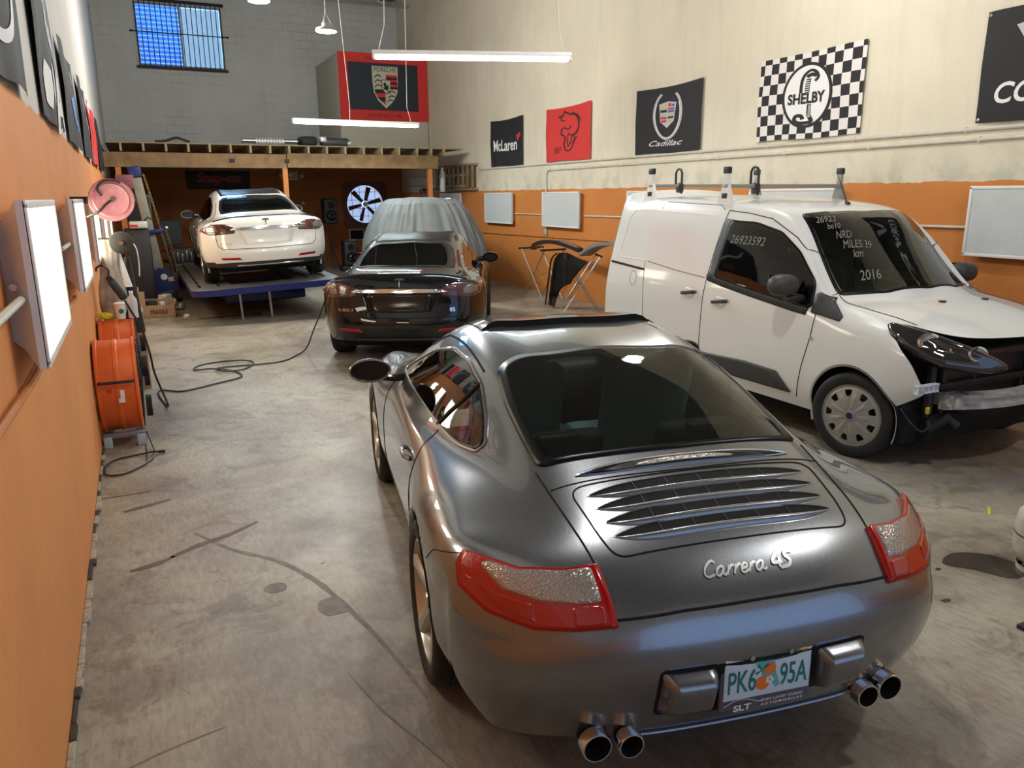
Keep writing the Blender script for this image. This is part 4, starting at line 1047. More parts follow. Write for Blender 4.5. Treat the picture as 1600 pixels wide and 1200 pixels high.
DWO = rcorner([(.975, 1.20), (1.5, 1.13), (1.95, 1.075), (2.14, 1.06), (2.10, 1.26), (1.88, 1.48), (1.63, 1.635), (1.36, 1.695), (1.04, 1.705)], .05, 4, .04)
for sg in (1, -1):
    V.patch('door_window', DWO, [M['limo_glass'], M['frit']], van, 'side', sg, off=.004, rim=.05, rings=10)
    fr_ = V.patch('window_surround', rcorner([(.93, 1.175), (1.5, 1.10), (2.0, 1.04), (2.43, 1.0), (2.36, 1.07), (2.30, 1.05), (2.0, 1.085), (1.5, 1.145), (.975, 1.22), (1.03, 1.73), (1.0, 1.745)], .005, 2, .04), M['grey_plastic'], van, 'side', sg, off=.0, rings=2) if 0 else None
    mb = MB()   # black surround as ring quads around the glass, wider at the rear post and the sill
    inn = DWO; n = len(inn)
    c = sum((Vector(p) for p in inn), Vector((0, 0))) / n; vs = []; fs = []
    for p in inn:
        d = Vector(p) - c; o = Vector(p)
        if p[0] < 1.1: o = Vector((p[0] - .075 - (.03 if p[1] < 1.25 else 0), p[1] - (.035 if p[1] < 1.3 else -.01)))
        elif p[1] < 1.22 - (p[0] - 1) * .14: o = Vector((p[0] + .0, p[1] - .055))
        for q_, of in ((Vector(p), .004), (o, .004), (o, -.002)):
            a, nn = V.side(q_[0], q_[1], sg); vs.append(a + nn * of)
    for i in range(n):
        j = (i + 1) % n
        for k in range(2): fs.append((i * 3 + k, j * 3 + k, j * 3 + k + 1, i * 3 + k + 1))
    mb.add(vs, fs); mb.build('window_surround', M['grey_plastic'], van, deg=0)
    V.patch('corner_trim', rcorner([(2.13, 1.17), (2.16, 1.19), (2.26, 1.15), (2.42, 1.035), (2.41, 1.0), (2.14, 1.035)], .008, 3, .03), M['grey_plastic'], van, 'side', sg, off=.007, rings=4)
    V.patch('side_moulding', rcorner([(.72, .36), (.72, .50), (1.46, .53), (1.84, .515), (2.0, .365)], .02, 3, .04), M['grey_plastic'], van, 'side', sg, off=.012, rings=4)
    mb = MB(); V.seam(mb, [(-.715, 1.225), (-.4, 1.205), (-.10, 1.185)], 'side', sg, .012); mb.build('door_rail', M['void'], van)
    for yy, zz in ((.66, 1.035), (1.10, 1.0)):
        q, nn = V.side(yy, zz, sg)
        mb = MB(); mb.tube([q + Vector((sg * .006, .10, .012)), q + Vector((sg * .035, .075, .010)), q + Vector((sg * .038, -.06, -.01)), q + Vector((sg * .006, -.09, -.015))], .017, 8); mb.build('door_handle', M['black_plastic'], van)
        V.patch('handle_cup', rcorner([(yy - .07, zz + .045), (yy + .07, zz + .03), (yy + .06, zz - .06), (yy - .06, zz - .045)], .04, 4, .02), M['van_white'], van, 'side', sg, off=.0015, rings=3)
    # wing mirror
    mb = MB()
    def mir(u, v, sg=sg):
        a = 2 * pi * u; b = -pi / 2 + v * pi
        r_ = abs(cos(b)) ** .55
        return Vector((sg * (1.065 + .125 * r_ * abs(cos(a)) ** .8 * (1 if cos(a) > 0 else -1)), 1.99 + .09 * sin(b), 1.24 + .085 * r_ * abs(sin(a)) ** .8 * (1 if sin(a) > 0 else -1)))
    mb.grid(mir, 32, 14); m_ = mb.build('wing_mirror', M['grey_plastic'], van, deg=0)
    MB().rbox((sg * .95, 2.0, 1.13), (.16, .09, .06), .02).build('mirror_foot', M['black_plastic'], m_)
    g2 = MB(); g2.rbox((sg * 1.05, 1.905, 1.245), (.18, .01, .15), .03); g2.build('mirror_glass', M['black_gloss'], m_)
dk = MB()
for sg in (1, -1):
    V.seam(dk, [(.99, 1.785), (.92, 1.45), (.88, 1.18), (.86, 1.0), (.85, .6), (.87, .36)], 'side', sg, .004)
    V.seam(dk, [(.99, 1.785), (1.25, 1.765), (1.50, 1.725), (1.80, 1.585), (2.10, 1.36), (2.23, 1.20), (2.19, 1.05), (2.165, .85), (2.10, .6), (2.05, .34)], 'side', sg, .004)
    V.seam(dk, [(-.10, 1.27), (-.07, .9), (-.04, .5)], 'side', sg, .003)
    V.seam(dk, [(.02, 1.79), (.06, 1.855), (.86, 1.83), (.93, 1.79)], 'side', sg, .003)
    V.seam(dk, [(-.06, 1.27), (.45, 1.215), (.86, 1.185)], 'side', sg, .003)
    V.seam(dk, [(sg * .73, 2.24), (sg * .755, 2.34), (sg * .74, 2.6), (sg * .70, 2.9)], 'top', 1, .004)
pc = rcorner([(-.62, 1.30), (-.58, 1.70), (-.50, 1.77), (.88, 1.74), (.84, 1.19), (-.1, 1.28), (-.60, 1.26)], .05, 5)
V.seam(dk, [p for p in [(-.2, 1.08)]] * 2, 'side', 1, .001)
ring = [(-.27 + .058 * cos(a), 1.083 + .075 * sin(a)) for a in [2 * pi * i / 24 for i in range(24)]]
V.seam(dk, ring, 'side', 1, .0022, True)
pr = MB()
for sg in (1, -1):   # pressed relief edges of the panelled-over window
    V.seam(pr, [(.86, 1.735), (-.16, 1.775), (-.42, 1.765), (-.50, 1.70), (-.585, 1.34), (-.55, 1.285), (-.12, 1.275)], 'side', sg, .006, off=-.002)
V.arch(0, .325, .37); V.arch(2.572, .32, .385)
V.cut(lambda c: c.z > 1.1 and inside((c.x, c.y), shrink(WSO, .95)) or (c.z > 1.0 and abs(c.x) > (.70 if c.z > 1.5 or c.y < 1.5 else .80) and inside((c.y, c.z), shrink(DWO, .9))))
V.body('body', [M['van_white']], van)
dk.build('panel_groove', M['void'], van); pr.build('panel_trim', M['van_white'], van)
for yc, R in ((0, .37), (2.572, .385)):
    for sg in (1, -1):
        mb = MB(); n = 36; vs = []; fs = []
        for i in range(n + 1):
            a = radians(-20 + 220 * i / n); y, z = yc + R * cos(a), .32 + R * sin(a); q, nn = V.side(min(y, 2.9), max(z, .3), sg); x = abs(q.x)
            for d, rr in ((.004, R - .004), (-.004, R - .016), (-.04, R - .02), (-.05, R + .01), (-.42, R + .01)): vs.append((sg * (x + d), yc + rr * cos(a), .32 + rr * sin(a)))
        for i in range(n):
            for k in range(4): fs.append((i * 5 + k, i * 5 + k + 1, i * 5 + k + 6, i * 5 + k + 5)); mb.m.append(0 if k < 1 else 1)
        mb.v = [Vector(v) for v in vs]; mb.f = fs; mb.build('wheel_arch', [M['van_white'], M['void']], van, deg=60)
# wheels with pressed covers
mat('wheel_cover', (.36, .35, .32), .4, metal=.3, noise=.1, nscale=15)
def cover_wheel(c, sg):
    r, w = .322, .215; h = w / 2
    ext = c; c = (0, 0, 0); t = wheel(van, c, sg, r, w, .225, (M['rubber'], M['steel'], M['void']), spokes=0, style='steel')
    mb = MB(); nr, na = 14, 180; R = .230
    def hz(rr, a):
        q = rr / R; bulge = .028 * (1 - q * q) ** .5 if q < 1 else 0
        rib = .006 * max(0, cos(a * 9)) * (1 if .25 < q < .7 else 0)
        return sg * (h * .80 + bulge + rib)
    def hole(rr, a):
        k = (a / (2 * pi) * 9) % 1; q = rr / R; big = int(a / (2 * pi) * 9 + .5) % 2
        d = abs(k - .5) * 2
        return .66 < q < .86 and d < (.42 if True else .3) * (1.1 - abs(q - .76) * 4)
    vs = []; fs = []
    for i in range(nr + 1):
        for j in range(na): a = 2 * pi * j / na; rr = R * i / nr; vs.append((c[0] + hz(rr, a), c[1] + rr * cos(a), c[2] + rr * sin(a)))
    for i in range(nr):
        for j in range(na):
            if hole(R * (i + .5) / nr, 2 * pi * (j + .5) / na): continue
            fs.append((i * na + j, i * na + (j + 1) % na, (i + 1) * na + (j + 1) % na, (i + 1) * na + j))
    mb.add(vs, fs); mb.build('wheel_cover', M['wheel_cover'], t, deg=0)
    cc = MB(); cc.cur = 0; cc.lathe([(.034, sg * (h * .8 + .026)), (.036, sg * (h * .8 + .034)), (.028, sg * (h * .8 + .036)), (.026, sg * (h * .8 + .032))], c, 'X', 28)
    cc.cur = 1; cc.lathe([(.027, sg * (h * .8 + .032)), (0, sg * (h * .8 + .034))], c, 'X', 28); cc.build('centre_cap', [M['wheel_cover'], M['blue_paint']], t)
    t.location = ext
    if ext[1] > 1: t.rotation_euler = (0, 0, radians(11))
for sg in (1, -1):
    for y in (0, 2.572): cover_wheel((sg * .80, y, .322), sg)
# roof rack: two cross bars with end posts and ladder hooks
mat('rack_grey', (.30, .29, .26), .5, metal=.3)
for yb in (-.28, .86):
    rk = MB(); z0 = V.top(.55, yb)[0].z
    zb = z0 + .115
    rk.rbox((0, yb, zb), (1.44, .07, .035), .01)
    rb_ = rk.build('roof_bar', M['rack_grey'], van)
    for sg in (1, -1):
        ft = MB(); x = sg * .70; zz = V.top(x * .98, yb)[0].z
        ft.add([(x - .015, yb - .095, zz - .02), (x - .015, yb + .095, zz - .02), (x - .015, yb + .035, zz + .15), (x - .015, yb - .035, zz + .15), (x + sg * .02 + .01, yb - .10, zz - .03), (x + sg * .02 + .01, yb + .10, zz - .03), (x + .015, yb + .035, zz + .15), (x + .015, yb - .035, zz + .15)],
               [(0, 1, 2, 3), (4, 7, 6, 5), (0, 4, 5, 1), (1, 5, 6, 2), (2, 6, 7, 3), (3, 7, 4, 0)])
        ft.rbox((x, yb, zz + .20), (.03, .055, .14), .005)
        f_ = ft.build('rack_post', M['rack_grey'] if sg < 0 else M['white_enamel'], rb_)
        MB().rbox((x, yb, zz + .275), (.045, .075, .06), .01).build('post_cap', M['black_plastic'], f_)
        lb2 = MB(); lb2.rbox((x + sg * .024, yb, zz + .05), (.004, .07, .045), .002); lb2.rbox((x + sg * .028, yb, zz + .06), (.003, .05, .014), .001); lb2.build('rack_badge', M['black_plastic'], f_)
    hk = MB(); x = .36 if yb < 0 else .38
    hk.tube([(x, yb + .05, zb - .08), (x, yb + .05, zb + .13), (x, yb + .03, zb + .16), (x, yb, zb + .17), (x, yb - .03, zb + .16), (x, yb - .05, zb + .13), (x, yb - .05, zb - .02)], .012, 8)
    hk.rbox((x, yb + .02, zb - .02), (.05, .09, .10), .02); hk.build('ladder_hook', M['black_plastic'], rb_)
# aerial, washer jets, badge
q, nn = V.top(0, 1.60); mb = MB(); mb.tube([q + Vector((0, 0, 0)), q + Vector((0, -.03, .03))], [.025, .01], 8); mb.tube([q + Vector((0, -.02, .02)), q + Vector((.02, -.12, .25))], [.006, .0025], 6); mb.build('aerial', M['black_plastic'], van)
for sx in (.12, -.38):
    q, nn = V.top(sx, 2.66); MB().rbox(q + Vector((0, 0, .004)), (.05, .035, .014), .005).build('washer_jet', M['black_plastic'], van)
mb = MB(); q, nn = V.side(2.18, .84, 1); mb.cyl(q, q + Vector((.006, 0, 0)), .016, n=16); mb.build('wing_badge', M['steel'], van)
# chalked numbers on the glass
mat('chalk', (.22, .23, .20), .9)
def hand(sh, name, txt, c, w, mode, rot=0, mirror=1):
    sh.word(name, txt, c, w, M['chalk'], van, mode, off=.006, rot=rot, mirror=mirror, shear=.25)
hand(V, 'window_writing', '26923592', (1.28, 1.545), .42, 'side', rot=.12, mirror=1) if 0 else None
def chalk_side(txt, y, z, w, rot):
    vs, fs = text_w(txt, w, fine=.03, shear=.15); out = []
    for v in vs:
        a = v.x * cos(rot) - v.y * sin(rot); b = v.x * sin(rot) + v.y * cos(rot)
        q, nn = V.side(y + a, z + b, 1); out.append(q + nn * .007)   # reads rear-to-front on the near side
    mobj('window_writing', out, fs, M['chalk'], van, smooth=False)
chalk_side('26923592', 1.30, 1.54, .40, -.02)
def chalk_ws(txt, x, y, w, rot=0):
    vs, fs = text_w(txt, w, fine=.03, shear=.15); out = []
    for v in vs:
        a = v.x * cos(rot) - v.y * sin(rot) * 1.3; b = v.x * sin(rot) + v.y * 1.3 * cos(rot)
        q, nn = V.top(x - a, y - b * .85); out.append(q + nn * .007)
    mobj('windscreen_writing', out, fs, M['chalk'], van, smooth=False)
chalk_ws('26923', .47, 1.80, .17, -.42); chalk_ws('be10', .45, 1.87, .11, -.42); chalk_ws('NRD', .42, 1.95, .13, -.42); chalk_ws('MILES 39', .36, 2.04, .24, -.42); chalk_ws('km', .40, 2.09, .08, -.42); chalk_ws('2016', .42, 2.24, .17, -.42)
# cabin: seats, dash
ic = MB(); ic.rbox((0, 2.15, .92), (1.5, .5, .22), .08); ic.rbox((0, 1.3, .5), (1.5, 1.8, .5), .05); ic.build('cabin', M['seat_leather'], van)
for sx in (-.42, .42):
    st = MB(); st.rbox((sx, 1.15, 1.08), (.48, .15, .66), .07, rot=Matrix.Rotation(radians(10), 3, 'X')); st.rbox((sx, 1.08, 1.46), (.26, .10, .18), .05); st.build('seat', M['seat_leather'], van)
bw_ = MB(); bw_.rbox((0, .85, 1.15), (1.55, .03, 1.2), .01); bw_.build('bulkhead', M['grey_plastic'], van)
sw3 = MB(); sw3.tube([(-.40 + .18 * cos(a), 1.80 - .05 * sin(a), 1.10 + .16 * sin(a)) for a in [2 * pi * i / 24 for i in range(24)]], .014, 8, True); sw3.build('steering_wheel', M['black_plastic'], van)
# exposed front structure
mat('dark_metal', (.05, .05, .052), .5, metal=.4, noise=.3, nscale=15); mat('beam_white', (.42, .41, .38), .55, noise=.25, nscale=12); mat('headlamp_lens', (.02, .018, .018), .06, coat=1); mat('orange_reflection', (.55, .18, .05), .3)  # mottled dark metal for the exposed front
bay = MB(); bay.rbox((0, 2.72, .58), (1.40, .3, .72), .03); bay.rbox((0, 2.55, .30), (1.3, 1.0, .2), .03); bay.build('engine_bay', M['void'], van)
mb = MB()
for z, r_ in ((.80, .02), (.60, .018), (.34, .022)): mb.rbox((0, 3.02, z), (1.30, .05, .05), .01)
for x in (-.5, .5, .62, -.62): mb.rbox((x, 3.0, .58), (.05, .05, .5), .01)
mb.rbox((0, 2.95, .56), (.95, .03, .42), .01); mb.build('radiator_support', M['dark_metal'], van)
mb = MB(); mb.grid(lambda u, v: Vector((-.60 + 1.2 * u, 3.22 - .10 * (2 * u - 1) ** 2, .44 + .11 * v)), 20, 1); 
mb.v = []; mb.f = []; mb.m = []
n = 24; vs = []; fs = []
for i in range(n + 1):
    u = i / n; x = -.58 + 1.16 * u; y = 3.24 - .14 * (2 * u - 1) ** 2
    for dy, z in ((0, .45), (.03, .46), (.03, .485), (.012, .49), (.012, .53), (.03, .535), (.03, .56), (0, .57), (-.05, .57), (-.05, .45)): vs.append((x, y + dy, z))
for i in range(n):
    for k in range(10): fs.append((i * 10 + k, i * 10 + (k + 1) % 10, (i + 1) * 10 + (k + 1) % 10, (i + 1) * 10 + k))
fs += [tuple(range(10)), tuple(range(n * 10, n * 10 + 10))[::-1]]
mb.add(vs, fs); mb.build('crash_beam', M['beam_white'], van)
for sg in (1, -1):
    mb = MB(); mb.rbox((sg * .52, 3.06, .51), (.08, .22, .09), .01); mb.build('beam_mount', M['beam_white'], van)
    mb = MB()   # plastic bumper bracket with pockets
    mb.box((sg * .80, 3.10, .605), (.22, .035, .008)); mb.box((sg * .80, 3.10, .655), (.22, .035, .008))
    for k in range(5): mb.box((sg * (.70 + .05 * k), 3.10, .63), (.006, .035, .05))
    mb.box((sg * .80, 3.088, .63), (.22, .006, .055)); mb.build('bumper_bracket', M['grey_enamel'], van)
    # headlamp: faired lens shape
    out = [(.845, 2.80, 1.055), (.77, 2.90, 1.03), (.68, 3.05, .985), (.56, 3.22, .92), (.44, 3.36, .84), (.40, 3.40, .79), (.46, 3.36, .755), (.60, 3.26, .765), (.73, 3.16, .785), (.83, 3.03, .835), (.885, 2.93, .91), (.895, 2.85, .98)]
    o3 = rcorner([Vector((sg * a, b, c)) for a, b, c in out], .03, 3, .03)
    cen = Vector((sg * .68, 3.06, .885)); mb = MB(); nn = len(o3); vs = []; fs = []
    outd = Vector((sg * .45, .8, .28)).normalized()
    for q, d in ((1, -.10), (1, 0), (.92, .022), (.75, .04), (.5, .052), (.25, .058)):
        for p in o3: vs.append(cen + (p - cen) * q + outd * d)
    vs.append(cen + outd * .06)
    for r in range(5):
        for i in range(nn): fs.append((r * nn + i, r * nn + (i + 1) % nn, (r + 1) * nn + (i + 1) % nn, (r + 1) * nn + i))
    for i in range(nn): fs.append((5 * nn + i, 5 * nn + (i + 1) % nn, 6 * nn))
    mb.add(vs, fs); hl = mb.build('headlamp', M['headlamp_lens'], van, deg=60)
    for (a, b, c), r_, mm in (((.735, 3.01, .925), .052, 'chrome'), ((.61, 3.13, .885), .034, 'chrome'), ((.53, 3.225, .862), .042, 'chrome')):
        p = Vector((sg * a, b, c)) + outd * .050; e = MB()
        x_ = outd.cross(Vector((0, 0, 1))).normalized(); y_ = outd.cross(x_)
        n2 = 28; vs = []
        for rr, d in ((1.25, 0), (1.0, .006), (.92, .002), (.5, -.012)):
            for i in range(n2): t_ = 2 * pi * i / n2; vs.append(p + (x_ * cos(t_) * 1.25 + y_ * sin(t_)) * r_ * rr + outd * d)
        fs = [(r * n2 + i, r * n2 + (i + 1) % n2, (r + 1) * n2 + (i + 1) % n2, (r + 1) * n2 + i) for r in range(3) for i in range(n2)]
        e.cur = 0; e.add(vs, fs); e.cur = 1; e.add(vs[-n2:], [tuple(range(n2))]); e.build('lamp_reflector', [M['chrome'], M['grey_lens']], hl)
    e = MB(); p = Vector((sg * .46, 3.32, .80)) + outd * .03; e.rbox(p - outd * .03, (.05, .03, .03), .012); e.build('orange_glint', M['orange_reflection'], hl)  # orange block imitates a small reflection in the headlamp
# small bits under the bonnet: hoses, canister, wires
mb = MB(); mb.tube([(.62, 3.02, .30), (.56, 3.12, .40), (.50, 3.14, .34)], .035, 10); mb.build('wash_pump', M['black_plastic'], van)
mb = MB(); mb.tube(catmull([(.84, 2.95, .46), (.80, 3.02, .36), (.72, 3.05, .30), (.66, 3.06, .34)], 6), .006, 6); mb.tube(catmull([(.55, 3.15, .70), (.52, 3.2, .74), (.45, 3.2, .70), (.40, 3.18, .76)], 6), .006, 6); mb.tube(catmull([(.70, 3.10, .56), (.60, 3.16, .60), (.50, 3.2, .58)], 6), .008, 6); mb.build('loose_wiring', M['dark_metal'], van)
mb = MB(); mb.rbox((.66, 3.03, .44), (.03, .02, .05), .005); mb.build('yellow_connector', M['plate_yellow'], van)
mb = MB(); mb.rbox((.15, 3.1, .845), (1.0, .10, .04), .01); mb.rbox((.42, 3.12, .80), (.10, .08, .10), .02); mb.build('lock_panel', M['dark_metal'], van)
mb = MB(); mb.rbox((0, 2.35, .15), (1.3, 1.0, .08), .03); mb.rbox((0, .8, .20), (1.5, 3.4, .14), .03); mb.build('underbody', M['void'], van)
# ---------------------------------------------------------------- cloth flags on the walls
def flag(name, label, side, ya, yb, z0, z1, mats, group, cells=None, sag=.03, amp=.012, seed=0, nu=40, nv=28):
    """side 'R' or 'L'; u runs left to right for the viewer, v upward; returns the empty and the surface function"""
    x0 = XR - .02 if side == 'R' else XL + .02; sx = -1 if side == 'R' else 1
    cy, cz = (ya + yb) / 2, z0
    t = thing(name, label, 'flag', (x0, cy, cz), 0, group)
    rnd = random.Random(seed); ph = [rnd.uniform(0, 6) for _ in range(6)]
    def S_(u, v, off=0):
        y = ya + (yb - ya) * u - cy
        edge = 4 * u * (1 - u)
        z = (z1 - z0) * v - sag * edge * v + .012 * edge * (1 - v) * sin(ph[0] + 5 * u)
        w = amp * (1.1 + sin(5 * u + 3.5 * v + ph[1]) * .6 + sin(11 * u - 4 * v + ph[2]) * .4 + .5 * sin(17 * u + ph[3]) * (1 - v)) * min(1, edge * 3 + .25)
        w += .012 * abs(u - .5) * 2 * sin(pi * v) * (1 - abs(2 * v - 1))
        return Vector((sx * (max(w, .003) + off), y, z))
    mb = MB(); mb.grid(lambda u, v: S_(u, v), nu, nv)
    if cells: mb.m = [cells((i + .5) / nu, (j + .5) / nv) for j in range(nv) for i in range(nu)]
    cl = mb.build('cloth', mats, t, deg=0)
    return t, S_, cl
def fprint(nm, F_, cl, vs, fs, m, off=.004):
    return mobj(nm, [F_(v[0], v[1], off) for v in vs], fs, m, cl, smooth=False)
def fpoly(nm, F_, cl, pts, m, off=.004, fine=.06):
    v, f = poly_fill(pts, fine); return fprint(nm, F_, cl, v, f, m, off)
def fword(nm, F_, cl, txt, c, w, m, ar=1.6, off=.005, rot=0, h=None, **k):
    """ar = flag width / height so that letters keep their shape"""
    vs, fs = text_w(txt, w, fine=.04, **k); out = []
    q = 1
    if h: ym = max(v.y for v in vs); q = h / (2 * ym * ar)
    for v in vs: out.append((c[0] + v.x * cos(rot) - v.y * q * sin(rot), c[1] + (v.x * sin(rot) + v.y * q * cos(rot)) * ar))
    return fprint(nm, F_, cl, out, fs, m, off)
GR = 'flags along the right wall'; GL = 'flags along the left wall'
BK, RD = M['black_cloth'], M['red_cloth']
# black flag with white lettering
t, F_, c_ = flag('wall_flag', 'small black flag with white lettering and a red mark, above the wall light box', 'R', 16.4, 14.8, 2.545, 3.52, [BK], GR, seed=1)
fword('flag_lettering', F_, c_, 'McLaren', (.48, .45), .72, M['print_white'], bold=.02)
fpoly('flag_mark', F_, c_, [(.86, .50), (.95, .62), (.93, .68), (.80, .62)], M['print_red'])
# red flag with a cat head
t, F_, c_ = flag('wall_flag', 'red flag with a black snarling cat head in outline', 'R', 13.78, 12.13, 2.545, 3.52, [RD], GR, seed=2)
for pts, w in (([(.30, .82), (.42, .86), (.44, .92), (.55, .86), (.66, .84), (.74, .74), (.76, .60)], .03), ([(.42, .86), (.36, .78), (.46, .74)], .02), ([(.76, .60), (.70, .50), (.60, .46)], .035),
               ([(.36, .58), (.44, .62), (.52, .58), (.58, .64)], .022), ([(.40, .58), (.38, .50), (.46, .44), (.44, .30), (.48, .18)], .025), ([(.48, .18), (.58, .20), (.66, .36), (.72, .44)], .022),
               ([(.50, .42), (.54, .50), (.60, .42), (.56, .32), (.52, .26), (.50, .42)], .018), ([(.58, .30), (.66, .38), (.64, .48)], .015), ([(.60, .88), (.72, .82), (.80, .70)], .02)):
    v, f = stroke(pts, w); fprint('flag_mark', F_, c_, v, f, M['print_black'])
fword('flag_lettering', F_, c_, 'SRT', (.30, .20), .18, M['print_black'], shear=.3)
# black flag with a wreath and crest
t, F_, c_ = flag('wall_flag', 'black flag with a silver wreath, coloured crest and white script', 'R', 10.76, 9.14, 2.54, 3.51, [BK], GR, seed=3)
cx, cy = .52, .58
arc = [(cx + .205 * cos(a), cy + .36 * sin(a)) for a in [radians(d) for d in range(118, 423, 12)]]
v, f = stroke(arc, .035); fprint('flag_wreath', F_, c_, v, f, M['print_silver'])
v, f = stroke([(cx + .19 * cos(a), cy + .345 * sin(a)) for a in [radians(d) for d in range(150, 391, 12)]], .01); fprint('flag_wreath', F_, c_, v, f, M['print_white'], .006)
sh = [(cx - .13, cy + .17), (cx, cy + .20), (cx + .13, cy + .17), (cx + .11, cy - .10), (cx, cy - .20), (cx - .11, cy - .10)]
fpoly('flag_crest', F_, c_, sh, M['print_silver'], .005)
for (a, b, w, h), mm in (((-.11, .10, .10, .05), 'print_gold'), ((-.11, .04, .10, .04), 'print_black'), ((-.11, -.01, .10, .03), 'print_gold'), ((.01, .12, .04, .05), 'print_red'), ((.06, .12, .045, .03), 'print_blue'), ((.01, .07, .095, .03), 'print_red'), ((.01, .03, .095, .03), 'print_blue'),
                         ((-.10, -.06, .045, .04), 'print_red'), ((-.05, -.06, .04, .03), 'print_blue'), ((-.095, -.11, .085, .035), 'print_red'), ((.01, -.02, .095, .03), 'print_gold'), ((.01, -.06, .09, .03), 'print_black'), ((.01, -.12, .07, .04), 'print_gold')):
    fpoly('flag_crest', F_, c_, [(cx + a, cy + b), (cx + a + w, cy + b), (cx + a + w, cy + b + h), (cx + a, cy + b + h)], M[mm], .008)
fword('flag_lettering', F_, c_, 'Cadillac', (.50, .155), .52, M['print_white'], shear=.45, h=.085, bold=.004)
# checkered flag: cells in the mesh
ncx, ncy = 13, 8
def chk(u, v): return (int(u * ncx + .35) + int(v * ncy + .5)) % 2
t, F_, c_ = flag('wall_flag', 'black and white checkered flag with a snake in a white oval', 'R', 8.02, 6.41, 2.575, 3.55, [M['white_cloth'], BK], GR, chk, seed=4, nu=130, nv=96, sag=.012)
cx, cy = .50, .505
v, f = poly_fill([(cx + .245 * cos(a), cy + .38 * sin(a)) for a in [2 * pi * i / 40 for i in range(40)]], .06); fprint('flag_oval', F_, c_, v, f, M['print_black'], .004)
v, f = poly_fill([(cx + .218 * cos(a), cy + .345 * sin(a)) for a in [2 * pi * i / 40 for i in range(40)]], .06); fprint('flag_oval', F_, c_, v, f, M['print_white'], .007)
for pts, w in (([(.53, .40), (.53, .33), (.535, .27), (.56, .20), (.50, .185), (.44, .19), (.40, .22), (.41, .27), (.46, .27), (.48, .23)], .04), ([(.44, .54), (.44, .62), (.45, .70), (.48, .76), (.53, .79), (.58, .76), (.60, .70), (.57, .66)], .03),
               ([(.50, .54), (.50, .62), (.51, .70)], .045), ([(.49, .72), (.54, .74), (.585, .72)], .04)):
    v, f = stroke(pts, w); fprint('flag_snake', F_, c_, v, f, M['print_black'], .010)
for k in range(7): fpoly('flag_snake', F_, c_, [(.48, .545 + .025 * k), (.52, .545 + .025 * k), (.52, .555 + .025 * k), (.48, .555 + .025 * k)], M['print_white'], .013)
for k in range(8): fpoly('flag_snake', F_, c_, [(.525, .25 + .018 * k), (.55, .25 + .018 * k), (.55, .258 + .018 * k), (.525, .258 + .018 * k)], M['print_white'], .013)
fword('flag_lettering', F_, c_, 'SHELBY', (.50, .475), .36, M['print_black'], off=.014, bold=.03)
# black flag cut by the right edge of the photo
t, F_, c_ = flag('wall_flag', 'black flag with white lettering cut off by the right edge of the photo', 'R', 5.07, 3.45, 2.57, 3.55, [BK], GR, seed=5, sag=.0)
fword('flag_lettering', F_, c_, 'CORVETTE', (.50, .26), .80, M['print_white'], bold=.02, shear=.2)
for pts in ([(.18, .84), (.30, .55), (.40, .55), (.24, .86)], [(.60, .84), (.42, .50), (.36, .50), (.50, .86)]): fpoly('flag_mark', F_, c_, pts, M['print_silver'])
for u, v_ in ((.015, .97), (.015, .03)): MB().lathe([(.004, 0), (.012, .003), (.016, 0)], F_(u, v_, .004), 'X', 16).build('grommet', M['steel'], c_)
# left wall flags
t, F_, c_ = flag('wall_flag', 'black flag at the left edge of the photo, with a pale circular print', 'L', 2.95, 4.50, 2.40, 3.45, [BK], GL, seed=11)
v, f = stroke([(.55 + .28 * cos(a), .5 + .34 * sin(a)) for a in [2 * pi * i / 24 for i in range(24)]], .05, True); fprint('flag_mark', F_, c_, v, f, M['print_silver'])
fpoly('flag_mark', F_, c_, [(.75, .38), (.92, .42), (.95, .56), (.80, .60)], M['print_blue'], .006); fpoly('flag_mark', F_, c_, [(.84, .55), (.93, .56), (.92, .66), (.85, .66)], M['print_gold'], .007)
t, F_, c_ = flag('wall_flag', 'black flag with silver artwork over bold white lettering on the left wall', 'L', 5.36, 6.78, 2.395, 3.50, [BK], GL, seed=12)
for pts, w in (([(.30, .98), (.42, .8), (.62, .7), (.50, .55), (.72, .48), (.80, .34)], .05), ([(.40, .95), (.60, .86), (.78, .70), (.70, .55)], .03), ([(.55, .60), (.85, .50), (.92, .36)], .035), ([(.35, .86), (.52, .66), (.66, .42)], .02)):
    v, f = stroke(pts, w); fprint('flag_artwork', F_, c_, v, f, M['print_silver'])
fpoly('flag_mark', F_, c_, [(.18, .10), (.34, .08), (.42, .20), (.40, .30), (.26, .34), (.18, .24)], M['print_white'], .005)
fword('flag_lettering', F_, c_, 'PA', (.66, .17), .40, M['print_white'], bold=.04, shear=.2)
t, F_, c_ = flag('wall_flag', 'black flag with a blue patch on the left wall', 'L', 7.48, 9.12, 2.385, 3.20, [BK], GL, seed=13, sag=.06)
fpoly('flag_mark', F_, c_, [(.35, .52), (.55, .58), (.62, .40), (.80, .34), (.82, .22), (.60, .20), (.44, .26)], M['print_sky'], .005)
fpoly('flag_mark', F_, c_, [(.52, .86), (.70, .80), (.80, .58), (.66, .62)], M['print_white'], .005)
t, F_, c_ = flag('wall_flag', 'black flag with a small red swirl, left of the narrow red flag', 'L', 9.98, 11.55, 2.375, 3.23, [BK], GL, seed=14, sag=.05)
v, f = stroke([(.55, .30), (.70, .36), (.80, .28), (.66, .20), (.52, .24)], .03); fprint('flag_mark', F_, c_, v, f, M['print_red'])
v, f = stroke([(.30, .92), (.50, .70), (.74, .62), (.90, .40)], .05); fprint('flag_mark', F_, c_, v, f, M['print_silver'])
